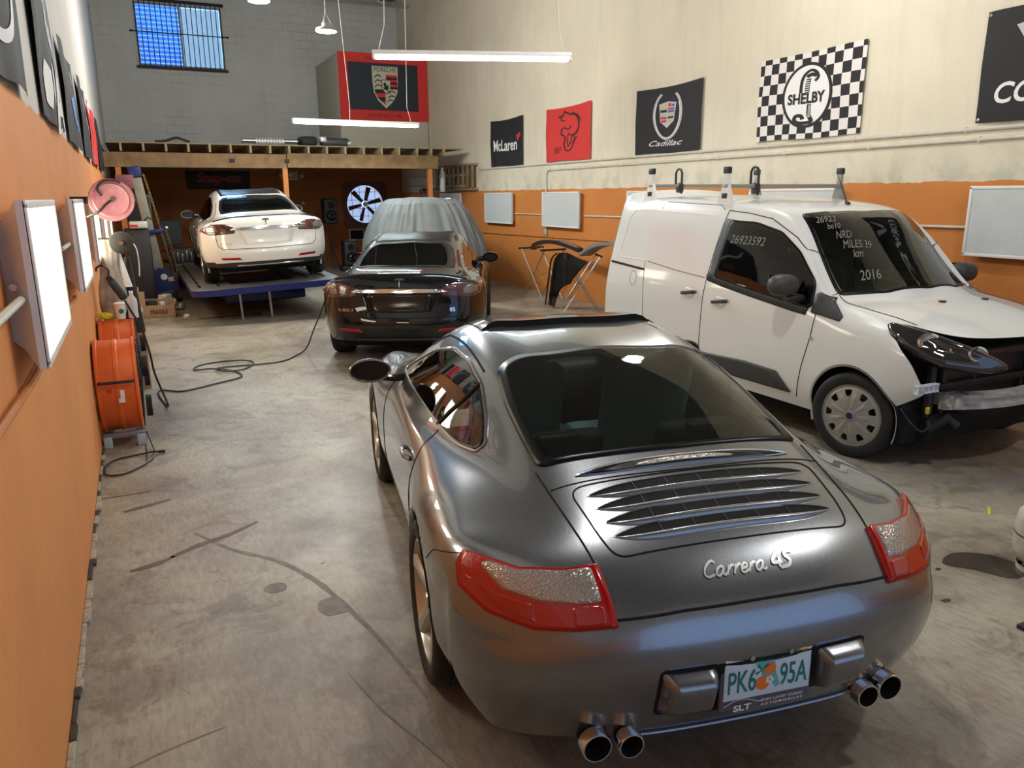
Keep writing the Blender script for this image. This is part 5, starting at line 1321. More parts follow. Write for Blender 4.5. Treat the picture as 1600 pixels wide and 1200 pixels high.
t, F_, c_ = flag('wall_flag', 'red flag with a pale stripe on the left wall', 'L', 11.9, 13.95, 2.37, 3.18, [RD], GL, seed=15)
v, f = stroke([(.05, .95), (.12, .5), (.10, .08)], .08); fprint('flag_mark', F_, c_, v, f, M['print_white'])
flag('wall_flag', 'black flag farthest along the left wall, next to the timber deck', 'L', 14.4, 15.9, 2.38, 3.18, [BK], GL, seed=16)
# ---------------------------------------------------------------- back of the garage: timber deck and what stands on and under it
deck_y0, deck_y1 = 17.3, 23.0
t = thing('timber_mezzanine', 'raised timber deck on orange posts across the back of the garage', 'mezzanine', (XL, deck_y0, 0))
def tl(x, y, z): return (x - XL, y - deck_y0, z)
mb = MB(); mb.box(tl(1.32, 17.32, 2.655), (3.44, .045, .28)); mb.build('front_beam', M['wood'], t)
mb = MB(); mb.box(tl(4.75, 17.32, 2.675), (3.38, .045, .29)); mb.build('front_beam', M['wood'], t)
for x in (1.95, 3.05): MB().rbox(tl(x, 17.29, 2.66), (.10, .02, .08), .003).build('beam_bracket', M['iron'], t)
jx = [-.08, .32, .73, 1.14, 1.54, 1.94, 2.33, 2.72, 3.11, 3.51, 3.90, 4.30, 4.71, 5.11, 5.51]
for x in jx: MB().box(tl(x, 20.1, 2.895), (.04, 5.7, .16)).build('joist', M['wood_pale'], t)
for x, a in ((5.98, -.16), (6.40, -.22), (6.75, -.25)):
    MB().box((0, 0, 0), (.04, 5.2, .16), None).build('joist', M['wood_pale'], t, loc=tl(x + .2, 19.95, 2.90), rz=a * .5)
mb = MB(); mb.box(tl(3.4, 20.2, 2.985), (7.5, 5.5, .02)); mb.build('deck_board', M['wood_pale'], t)
for x in (-.17, 3.0, 6.25): MB().box(tl(x, 17.36, 1.26), (.10, .10, 2.52)).build('post', M['orange_post'], t)
MB().box(tl(3.3, 22.9, 2.75), (7.3, .05, .25)).build('ledger', M['wood'], t)
# window, guard bars
wy = YB
t = MB(); t.rbox(((wx0 + wx1) / 2, wy + .1, wz0 + .02), (wx1 - wx0, .12, .05), .005); t.rbox(((wx0 + wx1) / 2, wy + .1, wz1 - .02), (wx1 - wx0, .12, .05), .005)
for x in (wx0 + .02, 1.62, wx1 - .02): t.rbox((x, wy + .1, (wz0 + wz1) / 2), (.05, .10, wz1 - wz0), .005)
mat('window_frame', (.25, .25, .24), .5); w_ = t.build('window_1', M['window_frame']); w_['kind'] = 'structure'
MB().box((1.09, wy + .11, (wz0 + wz1) / 2), (1.0, .006, wz1 - wz0 - .08)).build('pane', M['clear_glass'], w_)
MB().box((2.12, wy + .09, (wz0 + wz1) / 2), (.96, .006, wz1 - wz0 - .08)).build('pane', M['clear_glass'], w_)
# daylit blue louvred shutter outside the window
mat('shutter_blue', (.2, .5, .95), .6)
_b = M['shutter_blue'].node_tree; _t = _b.nodes.new('ShaderNodeBsdfTranslucent'); _t.inputs[0].default_value = (.22, .55, 1, 1); _m = _b.nodes.new('ShaderNodeMixShader'); _m.inputs[0].default_value = .32
_b.links.new(_b.nodes['Principled BSDF'].outputs[0], _m.inputs[1]); _b.links.new(_t.outputs[0], _m.inputs[2]); _b.links.new(_m.outputs[0], [n for n in _b.nodes if n.type == 'OUTPUT_MATERIAL'][0].inputs[0])
sh = thing('window_shutter', 'blue horizontal shutter slats seen through the left half of the high window', 'shutter', (1.09, YB + .222, wz0))
mb = MB()
for k in range(14): mb.box((0, 0, .06 + k * .108), (1.06, .03, .07), Matrix.Rotation(radians(20), 3, 'X'))
mb.build('slat', M['shutter_blue'], sh)
MB().box((-.53, 0, .75), (.02, .05, 1.5)).build('side_rail', M['window_frame'], sh); MB().box((.53, 0, .75), (.02, .05, 1.5)).build('side_rail', M['window_frame'], sh)
dl = area_light('sky_glow', (1.6, YB + 1.8, 6.8), 4, 3, 900, (.32, .58, 1), (radians(-75), 0, 0))
g = thing('window_guard', 'black iron bars over the high window', 'window guard', ((wx0 + wx1) / 2, YB - .05, wz0))

for z in (-.04, 1.56): MB().box((0, 0, z), (2.2, .05, .07)).build('guard_rail', M['iron'], g)
for k in range(18): MB().cyl((-1.02 + k * .12, 0, -.04), (-1.02 + k * .12, 0, 1.56), .011, n=8).build('guard_bar', M['iron'], g)
mb = MB(); mb.cyl((-1.15, -.01, .80), (1.15, -.01, .80), .014, n=8); mb.rbox((-1.15, -.01, .80), (.06, .03, .05), .01); mb.rbox((1.15, -.01, .80), (.06, .03, .05), .01); mb.build('guard_rail', M['iron'], g)
# boxed room on the deck with a crested banner
bx = thing('plywood_enclosure', 'pale boxed room on the timber deck carrying the crested red banner', 'enclosure', (5.03, 20.5, 3.0))
mat('drywall', (.50, .48, .40), .8, noise=.05)
MB().rbox((1.17, 1.24, 1.22), (2.36, 2.5, 2.44), .01).build('enclosure_shell', M['drywall'], bx)
bn = thing('crest_banner', 'red banner with a dark centre and a horse crest, on the boxed room', 'banner', (5.03, 20.46, 3.84))
MB().box((1.175, .01, .81), (2.36, .02, 1.62)).build('banner_cloth', M['red_cloth'], bn)
mat('banner_navy', (.012, .022, .035), .6)
MB().box((1.16, -.006, .82), (1.84, .01, 1.14)).build('banner_field', M['banner_navy'], bn)
def flat(nm, pts, m, y, par):
    v, f = poly_fill(pts); return mobj(nm, [(p[0], y, p[1]) for p in v], [q[::-1] for q in f], m, par, smooth=False)
def shield(cx, top, w, h):
    return [(cx - w / 2, top), (cx + w / 2, top), (cx + w / 2, top - h * .35), (cx + w * .46, top - h * .62), (cx + w * .30, top - h * .82), (cx, top - h), (cx - w * .30, top - h * .82), (cx - w * .46, top - h * .62), (cx - w / 2, top - h * .35)]
scx = 1.20; top = 1.32; sw_, shh = .68, 1.02
mat('crest_gold', (.52, .50, .38), .6)
flat('crest', shield(scx, top, sw_, shh), M['crest_gold'], -.014, bn)
for a in range(3):
    zz = top - .20 - a * .115
    flat('crest_stripe', [(scx + .02, zz), (scx + sw_ / 2 - .02, zz), (scx + sw_ / 2 - .02, zz - .058), (scx + .02, zz - .058)], M['print_red'], -.018, bn)
    flat('crest_stripe', [(scx + .02, zz - .058), (scx + sw_ / 2 - .02, zz - .058), (scx + sw_ / 2 - .02, zz - .115), (scx + .02, zz - .115)], M['print_black'], -.018, bn)
for a, mm in enumerate(('print_black', 'print_red', 'print_black', 'print_red')):
    zz = top - .56 - a * .095; w0 = .46 - a * a * .025; w1 = .46 - (a + 1) ** 2 * .027
    flat('crest_stripe', [(scx - .01, zz), (scx - sw_ * w0 + .02, zz), (scx - sw_ * w1 + .02, zz - .095), (scx - .01, zz - .095)], M[mm], -.018, bn)
for sx_, z_ in ((-.20, .24), (-.20, .36), (-.20, .48), (.16, .62), (.15, .73), (.12, .83)):
    v, f = stroke([(scx + sx_ - .08, top - z_ - .04), (scx + sx_ - .04, top - z_ + .01), (scx + sx_ + .04, top - z_ + .02), (scx + sx_ + .10, top - z_ - .01)], .025)
    mobj('crest_antler', [(a, -.018, b) for a, b in v], f, M['print_black'], bn)
    v, f = stroke([(scx + sx_, top - z_ + .01), (scx + sx_ + .01, top - z_ + .06)], .018); mobj('crest_antler', [(a, -.018, b) for a, b in v], f, M['print_black'], bn)
flat('crest_inner', shield(scx + .02, top - .32, .25, .36), M['print_black'], -.021, bn); flat('crest_inner', shield(scx + .02, top - .335, .22, .325), M['crest_gold'], -.023, bn)
flat('crest_horse', [(scx - .04, top - .40), (scx - .01, top - .38), (scx + .02, top - .43), (scx + .04, top - .48), (scx + .09, top - .44), (scx + .08, top - .52), (scx + .06, top - .56), (scx + .07, top - .62), (scx + .02, top - .57), (scx - .03, top - .56), (scx - .06, top - .52), (scx - .02, top - .50), (scx - .06, top - .45)], M['print_black'], -.026, bn)
vs, fs = text_w('PORSCHE', .58); mobj('banner_lettering', [(scx + v.x, -.018, top - .075 + v.y * 1.2) for v in vs], fs, M['print_black'], bn, smooth=False)
for cz in (1.50, .12):
    vs, fs = text_w('PORSCHE', .9); mobj('banner_lettering', [(1.17 + v.x, -.004, cz + v.y * .5) for v in vs], fs, M['banner_navy'], bn, smooth=False)
# things lying on the deck
mb = MB()
for k in range(2):
    z = 3.06 + .0; x = 2.35 + .0
mu = thing('exhaust_muffler', 'steel twin-pipe exhaust muffler lying on the timber deck', 'exhaust part', (2.35, 17.75, 3.0))
mb = MB(); mb.cyl((.15, 0, .08), (.75, 0, .08), .07, n=20)
for k in range(9): mb.lathe([(.072, -.012), (.082, 0), (.072, .012)], (.2 + k * .06, 0, .08), 'X', 20)
mb.build('muffler_body', M['galvanised'], mu)
for x0, x1 in ((-.12, .15), (.75, 1.02)):
    for dy in (-.07, .07): MB().lathe([(.04, x0), (.045, x1), (.037, x1), (.03, x0)], (0, dy, .085), 'X', 20).build('pipe_end', M['steel'], mu)
bg = thing('tool_bag_pile', 'dark bags and folded covers heaped at the front of the timber deck', 'bags', (4.02, 17.8, 3.0))
mb = MB(); mb.rbox((-.42, 0, .10), (.35, .4, .2), .07, rot=.2); mb.build('bag', M['black_cloth'], bg)
mb = MB(); mb.rbox((.18, 0, .09), (.62, .35, .18), .07); mb.build('bag', M['grey_plastic'], bg)
mb = MB(); mb.rbox((-.10, -.05, .14), (.14, .3, .12), .03); mb.rbox((.46, -.02, .07), (.12, .3, .09), .03); mb.build('strap_panel', M['galvanised'], bg)
hs = MB(); hs.tube(catmull([(.55, 17.6, 3.02), (.75, 17.6, 3.04), (.95, 17.6, 3.10), (1.1, 17.62, 3.06), (1.2, 17.62, 3.03)], 5), .025, 8); link_props(hs.build('rubber_hose', M['rubber']), 'short black rubber hose lying on the left of the timber deck', 'hose')
# roof truss, partly in view at the top edge
tr = MB(); ty = 18.2
def truss(name, y, z0, z1, label):
    t = thing(name, label, 'truss', (XL, y, z0))
    MB().bar((0, 0, 0), (XR - XL, 0, 0), .06, .06).build('bottom_chord', M['steel'], t); MB().bar((0, 0, z1 - z0), (XR - XL, 0, z1 - z0), .06, .06).build('top_chord', M['steel'], t)
    w = MB(); n = 12; L = (XR - XL) / n
    for i in range(n): a = (i * L, 0, 0 if i % 2 else z1 - z0); b = ((i + 1) * L, 0, z1 - z0 if i % 2 else 0); w.tube([a, b], .014, 6)
    w.build('web', M['steel'], t)
truss('roof_truss', 21.8, 6.92, 7.25, 'grey steel roof truss in front of the back wall')
# exhaust fan in the wall opening
f = thing('exhaust_fan', 'large wall exhaust fan with dark red blades against daylight', 'fan', (6.22, YB - .05, 1.70))
mat('fan_maroon', (.085, .018, .016), .5)
n = 48; vs = []; fs = []
for i in range(n):
    a = 2 * pi * (i + .5) / n; R_ = .54; s_ = .66 / max(abs(cos(a)), abs(sin(a)))
    vs += [(R_ * cos(a), 0, R_ * sin(a)), (R_ * cos(a) * 1.0, .14, R_ * sin(a)), (s_ * cos(a), 0, s_ * sin(a))]
for i in range(n): j = (i + 1) % n; fs += [(i * 3, j * 3, j * 3 + 1, i * 3 + 1), (i * 3, i * 3 + 2, j * 3 + 2, j * 3)]
mb = MB(); mb.add(vs, fs); mb.build('fan_housing', M['fan_maroon'], f)
for k in range(6):
    a = 2 * pi * k / 6 + .25; mb = MB(); ca, sa = cos(a), sin(a)
    def bl(u, v, ca=ca, sa=sa):
        r_ = .10 + .40 * u; w = (-.5 + v) * (.085 + .05 * u); return Vector((ca * r_ - sa * w, .05 + w * .5, sa * r_ + ca * w))
    mb.grid(bl, 6, 3); mb.build('blade', M['fan_maroon'], f)
MB().cyl((0, .0, 0), (0, .12, 0), .075, n=20).build('hub', M['steel'], f)
mb = MB()
for q in (-.35, -.12, .12, .35): mb.cyl((-.54, .16, q), (.54, .16, q), .006, n=6); mb.cyl((q, .16, -.54), (q, .16, .54), .006, n=6)
mb.build('guard', M['iron'], f)
sk = area_light('fan_daylight', (6.2, YB + 1.3, 1.9), 2.0, 2.0, 45, (.85, .93, 1), (radians(-90), 0, 0))
mat('yard_wall', (.85, .88, .9), .9)
yw = MB().box((4.0, YB + 2.6, 1.5), (9, .1, 3.6)).build('wall_outside', M['yard_wall']); yw['kind'] = 'structure'
# small barred vent below
v_ = thing('wall_vent', 'small barred opening low in the back wall, below the exhaust fan', 'vent', (5.92, YB - .02, .82))
MB().rbox((0, 0, 0), (.46, .05, .34), .01).build('frame', M['window_frame'], v_)
MB().box((0, -.02, 0), (.38, .03, .26)).build('opening', M['void'], v_)
# exit sign and speakers and shop banner
e = thing('exit_sign', 'red exit sign with two emergency lamp heads on the orange back wall', 'sign', (4.14, YB - .06, 2.50))
mat('sign_red', (.55, .04, .02), .5); mat('sign_cream', (.42, .36, .18), .5)
MB().rbox((0, 0, 0), (.36, .07, .24), .01).build('sign_body', M['sign_cream'], e); MB().box((-.03, -.037, .02), (.20, .004, .15)).build('sign_face', M['sign_red'], e)
vs, fs = text_w('EXIT', .17, bold=.03); mobj('sign_lettering', [(-.03 + v.x, -.041, .02 + v.y * 1.5) for v in vs], fs, M['print_white'], e, smooth=False)
for sx in (-.30, .27): MB().lathe([(0, -.07), (.06, -.07), (.07, -.02), (.045, .04)], (sx, 0, .0), 'Y', 20).build('lamp_head', M['sign_cream'], e)
s = thing('shop_banner', 'black banner with dark red lettering on the orange back wall', 'banner', (2.2, YB - .05, 2.16))
MB().rbox((0, 0, .24), (1.62, .05, .50), .05).build('banner_board', M['black_cloth'], s)
mat('dull_red', (.20, .008, .006), .6)
vs, fs = text_w('Snap-on', 1.15, shear=.25, bold=.04); mobj('banner_lettering', [(v.x, -.03, .25 + v.y * 1.0) for v in vs], fs, M['dull_red'], s, smooth=False)
o = thing('wall_plate', 'small round switch plate on the orange back wall right of the white sedan', 'switch', (4.42, YB - .02, 1.75)); MB().cyl((0, 0, 0), (0, -.03, 0), .045, n=20).build('plate', M['print_gold'], o)
def speaker(label, x, y, z, w, h, d):
    t = thing('loudspeaker', label, 'speaker', (x, y, z)); MB().rbox((0, 0, h / 2), (w, d, h), .05, 4).build('cabinet', M['black_plastic'], t)
    MB().rbox((0, -d / 2 - .004, h / 2), (w * .86, .02, h * .92), .008).build('grille', M['grey_plastic'], t)
    for zz, r_ in ((h * .34, w * .34), (h * .74, w * .2)):
        MB().lathe([(r_, 0), (r_ * .95, -.02), (r_ * .5, .01), (r_ * .2, -.015), (0, -.015)], (0, -d / 2 - .016, zz), 'Y', 32).build('driver', M['black_gloss'], t)
speaker('black loudspeaker raised on a tripod stand below the exit sign', 4.72, 21.0, 1.22, .40, .66, .34)
speaker('black loudspeaker standing low beside the tripod stand', 5.08, 20.55, .14, .38, .66, .34)
t = thing('speaker_tripod', 'black tripod stand holding the raised loudspeaker', 'stand', (4.72, 21.0, 0))
MB().cyl((0, 0, .35), (0, 0, 1.22), .02).build('pole', M['black_plastic'], t)
for a in (.5, 2.6, 4.7): MB().tube([(0, 0, .62), (.26 * cos(a), .26 * sin(a), .015)], .014, 8).build('leg', M['black_plastic'], t)
t = thing('low_platform', 'low black box under the floor loudspeaker', 'box', (5.08, 20.55, 0)); MB().rbox((0, 0, .07), (.5, .4, .138), .01).build('box', M['black_plastic'], t)
# right-wall pallet, pipes and jars
p = thing('wooden_pallet', 'grey wooden pallet leaning high on the right wall beside the timber deck', 'pallet', (XR - .06, 18.55, 2.06))
for k in range(9): MB().box((-.03, -1.22 + k * .305, .29), (.02, .09, .52)).build('slat', M['wood_pale'], p)
for z in (.0, .56): MB().box((.005, 0, z + .02), (.09, 2.75, .05)).build('stringer', M['wood_pale'], p)
mb = MB(); mb.box((.02, 0, .29), (.02, 2.5, .5)); mb.build('backing_board', M['wood'], p)
j = thing('clear_jar', 'tall clear plastic jar hanging beside the right deck post', 'jar', (6.76, 17.9, 2.02)); mat('milky', (.55, .62, .62), .3)
MB().lathe([(0, 0), (.06, 0), (.065, .04), (.065, .42), (.03, .50), (.03, .56), (0, .56)], n=24).build('jar_body', M['milky'], j)
for lab, z in (('upper grey pipe on the right wall under the timber deck', 2.42), ('lower grey pipe on the right wall under the timber deck', 2.16)):
    q = MB(); q.cyl((XR - .05, 22.4 if z > 2.3 else 22.9, z), (XR - .05, 17.9, z), .022, n=10); link_props(q.build('wall_pipe', M['conduit_paint']), lab, 'pipe')
sb = thing('spray_gun_cluster', 'dark cluster of spray guns hanging behind the covered vehicle', 'tools', (6.6, 18.6, 2.0))
for k in range(4):
    g_ = MB(); g_.rbox((-.15 + .1 * k, 0, .02 + .03 * (k % 2)), (.05, .08, .12), .015, rot=.3 * k); g_.tube([(-.15 + .1 * k, 0, .05), (-.1 + .1 * k, -.06, .10)], .015, 8); g_.build('spray_gun', M['black_plastic'], sb)
# conduits along the right wall
def conduit(label, pts, r=.014, m='conduit_paint'):
    P = [Vector(p) for p in pts]; out = [P[0]]
    for i in range(1, len(P) - 1):
        a = (P[i - 1] - P[i]).normalized() * .09; b = (P[i + 1] - P[i]).normalized() * .09
        out += [P[i] + a, P[i] + a * .3 + b * .3, P[i] + b]
    out.append(P[-1]); q = MB(); q.tube(out, r, 8)
    for i in range(len(P) - 1):
        L = (P[i + 1] - P[i]).length
        for k in range(1, int(L / 1.4) + 1):
            c = P[i] + (P[i + 1] - P[i]) * (k / (int(L / 1.4) + 1)); q.rbox(c, (.03, .03, .05) if abs((P[i + 1] - P[i]).z) < .1 else (.03, .05, .03), .004)
    return link_props(q.build('wall_conduit', M[m]), label, 'conduit', 'conduits on the walls')
xr = XR - .02
conduit('upper grey conduit running the length of the right wall under the flags', [(xr, 17.1, 2.515), (xr, 2.5, 2.515)], .02)
conduit('lower grey conduit on the right wall that bends down beside the wall light box', [(xr, 2.5, 2.425), (xr, 13.78, 2.40), (xr, 13.78, 1.22)], .018)
conduit('thin orange-painted conduit linking the right wall light boxes', [(xr, 15.2, 1.545), (xr, 13.85, 1.545)], .012)
conduit('thin conduit linking the wall light box to the van side of the right wall', [(xr, 12.3, 1.555), (xr, 3.6, 1.60)], .014)
mat('orange_trim', (.50, .18, .04), .5)
conduit('dark orange cable running low along the right wall', [(xr + .005, 17.0, 1.08), (xr + .005, 10.0, 1.16)], .012, 'orange_trim')
b_ = MB(); b_.rbox((xr - .01, 13.78, 1.20), (.06, .09, .11), .015); link_props(b_.build('junction_box', M['galvanised']), 'small grey junction box at the foot of the bent conduit', 'junction box')
o = thing('wall_outlet', 'small white outlet on the orange wall beside the rear of the van', 'outlet', (XR - .01, 11.05, 1.30)); MB().rbox((0, 0, 0), (.02, .08, .12), .004).build('plate', M['white_enamel'], o)

# covered vehicle
cv = thing('covered_vehicle', 'vehicle hidden under a wrinkled grey car cover behind the black sedan', 'car', (5.25, 15.2, 0), radians(-12))
mat('cover_grey', (.15, .168, .168), .65, noise=.1, nscale=3, bump=.3, bscale=9)
PROF = [(1.20, 1.02, .10), (1.19, 1.02, .35), (1.17, 1.01, .75), (1.13, .985, 1.0), (1.08, .955, 1.14), (1.0, .90, 1.34), (.86, .80, 1.62), (.74, .70, 1.79), (.64, .60, 1.85), (.45, .42, 1.88), (.2, .2, 1.89), (0, 0, 1.90)]
def cov(u, v):
    k = v * (len(PROF) - 1); i = min(int(k), len(PROF) - 2); f_ = k - i
    f_ = f_ * f_ * (3 - 2 * f_) * .4 + f_ * .6
    kx, ky, z = [PROF[i][q] * (1 - f_) + PROF[i + 1][q] * f_ for q in range(3)]
    a = 2 * pi * u; n_ = 3.2; ca, sa = cos(a), sin(a)
    ex = abs(ca) ** (2 / n_) * (1 if ca > 0 else -1); ey = abs(sa) ** (2 / n_) * (1 if sa > 0 else -1)
    amp = .022 * max(0, 1 - abs(v - .38) * 1.5)
    w = amp * (sin(a * 31 + 2 * sin(5 * v)) + .7 * sin(a * 53 + 4 * v + 1) + .5 * sin(a * 17 + 9 * v))
    x = ex * (1.0 * kx + w); y = ey * (2.25 * ky + w)
    if y > 0 and z > 1.1: y *= .80 + .2 * (1.9 - z) / .8
    z += .012 * sin(9 * x + 3) * sin(7 * y) * (v > .5)
    return Vector((x, y, z))
mb = MB(); mb.grid(cov, 420, 80); mb.build('car_cover', M['cover_grey'], cv, deg=0)
mb = MB(); mb.grid(lambda u, v: Vector((-.55 + .42 * u, -1.05 + .26 * v, 1.868 + .02 * sin(3 * u + 2))), 6, 4); mb.build('loose_flap', M['black_gloss'], cv, deg=0)
ls = MB(); ls.rbox((.42, -1.0, 1.875), (.10, .10, .03), .01); ls.build('paper_tag', M['white_enamel'], cv)
ww = MB()
for sx in (-.75, .75):
    for yy in (-1.4, 1.4): ww.lathe([(0, -.1), (.3, -.1), (.33, -.06), (.33, .06), (.3, .1), (0, .1)], (sx, yy, .33), 'X', 24)
for k, (sx, yy) in enumerate(((-.75, -1.4), (.75, -1.4), (-.75, 1.4), (.75, 1.4))):
    MB().lathe([(0, -.1), (.3, -.1), (.33, -.06), (.33, .06), (.3, .1), (0, .1)], (sx, yy, .33), 'X', 24).build('wheel', M['rubber'], cv)

# work stands with body parts
def xstand(label, cx, cy, rz, w, h):
    t = thing('folding_work_stand', label, 'stand', (cx, cy, 0), rz, 'folding work stands')
    for sx in (-.22, .22):
        for a, b in (((sx, -w / 2, .012), (sx, w / 2, h)), ((sx + .03, w / 2, .012), (sx + .03, -w / 2, h))): MB().tube([a, b], .013, 8).build('leg', M['steel'], t)
    for yy in (-w / 2, w / 2): MB().tube([(-.28, yy, h), (.28, yy, h)], .018, 8).build('top_bar', M['rubber'], t)
    MB().tube([(0, -w * .2, h * .55), (.0, 0, h * .48), (0, w * .2, h * .55)], .004, 5).build('strap', M['black_plastic'], t)
xstand('folding metal work stand under the curved bumper reinforcement', 6.85, 12.95, .1, .75, .95)
xstand('folding metal work stand under the black wing panel', 6.75, 11.35, 1.2, .6, .93)
def sweep_panel(label, name, cat, pts, w, th, m, loc, extra=None):
    t = MB(); P = catmull(pts, 8); vs = []; n = len(P)
    for i, p in enumerate(P):
        for dx, dz in ((-w / 2, 0), (-w / 2, th), (w / 2, th), (w / 2, 0)): vs.append(p + Vector((dx, 0, dz)))
    fs = [(i * 4 + k, i * 4 + (k + 1) % 4, (i + 1) * 4 + (k + 1) % 4, (i + 1) * 4 + k) for i in range(n - 1) for k in range(4)] + [(0, 1, 2, 3), ((n - 1) * 4 + 3, (n - 1) * 4 + 2, (n - 1) * 4 + 1, (n - 1) * 4)]
    t.add(vs, fs); return link_props(t.build(name, m, loc=loc), label, cat)
mat('dark_primer', (.035, .02, .018), .3, coat=.5); mat('grey_primer', (.20, .22, .23), .4)
sweep_panel('dark curved bumper bar lying across the work stand', 'bumper_bar', 'car part', [(0, .55, -.06), (0, .42, .01), (0, .05, .08), (0, -.45, .09), (0, -.95, .04), (0, -1.2, .0)], .12, .07, M['dark_primer'], (6.85, 12.75, .97))
sweep_panel('silver grey bumper strip beside the rear of the van', 'bumper_strip', 'car part', [(0, .6, -.10), (0, .3, .03), (0, -.1, .12), (0, -.6, .15)], .25, .05, M['grey_primer'], (6.95, 10.95, 1.0))
wp = thing('wing_panel', 'black car wing panel with a jagged edge hanging over the work stand', 'car part', (6.40, 11.35, 0))
out = [(.58, .05), (.50, .35), (.44, .62), (.36, .86), (.22, .97), (-.10, 1.0), (-.55, .93), (-.80, .90), (-.50, .84), (-.26, .78), (-.30, .70), (-.24, .64), (-.36, .58), (-.28, .50), (-.05, .44), (.12, .36), (.26, .2), (.36, .03)]
mb = MB(); v, f_ = poly_fill(out, .12); nv = len(v)
mb.add([(.03 * sin(3 * p[0]) + .10 * max(0, p[1] - .8), p[0], p[1]) for p in v], f_); mb.add([(.015 + .03 * sin(3 * p[0]) + .10 * max(0, p[1] - .8), p[0], p[1]) for p in v], [q[::-1] for q in f_])
mb.build('panel_skin', M['black_paint'], wp, deg=50)
mb = MB(); mb.tube(catmull([(-.02, .58, .05), (-.02, .44, .62), (-.02, .36, .86), (-.01, .20, .97)], 6), .014, 8); mb.build('rolled_edge', M['black_paint'], wp)
# ---------------------------------------------------------------- lift, tower and left side of the garage
lf = thing('car_lift', 'blue and grey lift platform with slotted deck under the white sedan', 'car lift', (1.80, 12.55, .585)); lf.rotation_euler = (0, radians(-2.4), 0)
outl = rcorner([(-1.13, 0), (1.18, 0), (1.18, 5.6), (-1.13, 5.6)], [.28, .28, .05, .05], 8)
inn_ = rcorner([(-.50, .62), (.50, .62), (.50, 5.2), (-.50, 5.2)], [.05] * 4, 8)
mb = MB(); n = len(outl); vs = []
for z in (0, -.10):
    for P in (outl, inn_):
        for p in P: vs.append((p[0], p[1], z))
fs = []
for i in range(n):
    j = (i + 1) % n
    fs += [(i, j, n + j, n + i), (2 * n + i, 3 * n + i, 3 * n + j, 2 * n + j), (i, 2 * n + i, 2 * n + j, j), (n + i, n + j, 3 * n + j, 3 * n + i)]
    mb.m += [0, 1, 1, 1]
mb.v = [Vector(v) for v in vs]; mb.f = fs; mb.build('platform', [M['deck_grey'], M['blue_paint']], lf)
for x in (-.98, -.70, .70, .98):
    mb = MB()
    for k in range(8): mb.rbox((x, .75 + k * .6, .002), (.045, .48, .004), .002, 1)
    mb.build('deck_slot', M['void'], lf)
for x, y in ((-.40, .5), (.06, .5), (-.4, 4.6), (.4, 4.6)):
    MB().cyl((x, y, -.10), (x, y, -.59 + (x + .4) * .04), .018, n=10).build('leg', M['steel'], lf)
MB().rbox((.1, 2.9, -.30), (1.3, 3.6, .18), .03).build('lift_base', M['blue_paint'], lf)
mb = MB(); mb.rbox((-.55, .9, -.56), (1.0, .05, .04), .01); mb.build('floor_bar', M['iron'], lf)
mat('tower_olive', (.24, .24, .18), .5, noise=.15)
tw = thing('pulling_tower', 'blue and grey pulling tower hung with gold chains beside the lift', 'tower', (.40, 16.0, 0), 0, rot=(0, radians(-7), 0))
MB().rbox((0, 0, 1.45), (.17, .17, 1.75), .02).build('column', M['tower_olive'], tw)
MB().rbox((0, 0, 2.40), (.22, .22, .20), .02).build('column_cap', M['blue_paint'], tw)
MB().rbox((.04, -.02, 1.32), (.42, .24, .08), .02).build('collar', M['blue_paint'], tw)
mb = MB(); mb.prism([(-.16, .22), (-.16, .58), (.0, .66), (.20, .58), (.27, .50), (.27, .22)], 'Y', -.12, .12); mb.build('tower_foot', M['blue_paint'], tw)
MB().lathe([(0, -.13), (.05, -.13), (.06, -.12)], (.05, 0, .48), 'Y', 20).build('foot_disc', M['white_enamel'], tw)
MB().rbox((.02, .0, .13), (.4, .3, .18), .02).build('caster_block', M['black_plastic'], tw)
MB().rbox((.16, -.13, .42), (.10, .02, .08), .004).build('foot_plate', M['sign_cream'], tw)
mat('chain_gold', (.30, .22, .08), .3, metal=.9)
def chain(parent, pts, link=.05):
    P = catmull(pts, 10); mb = MB(); d = 0; last = P[0]; k = 0
    L = []
    for a, b in zip(P, P[1:]):
        s_ = (b - a).length; 
        while d < s_: L.append((a + (b - a) * (d / s_), (b - a).normalized())); d += link * .78
        d -= s_
    for c, t in L:
        x = t.orthogonal().normalized(); y = t.cross(x)
        if k % 2: x = y
        k += 1; mb.tube([c + t * (link * .55 * cos(a)) + x * (link * .33 * sin(a)) for a in [2 * pi * i / 8 for i in range(8)]], .007, 5, True)
    mb.build('chain', M['chain_gold'], parent, deg=0)
chain(tw, [(.13, -.10, 2.32), (.17, -.11, 1.8), (.19, -.12, 1.3), (.22, -.14, .8), (.24, -.14, .42)])
chain(tw, [(-.13, -.10, 2.32), (-.13, -.11, 2.1), (-.11, -.11, 1.9)])
chain(tw, [(.28, -.14, 1.30), (.30, -.15, 1.0), (.30, -.15, .6), (.26, -.14, .42), (.22, -.15, .36)])
MB().rbox((.30, -.13, 1.36), (.05, .05, .06), .01).build('chain_hook', M['chrome'], tw)
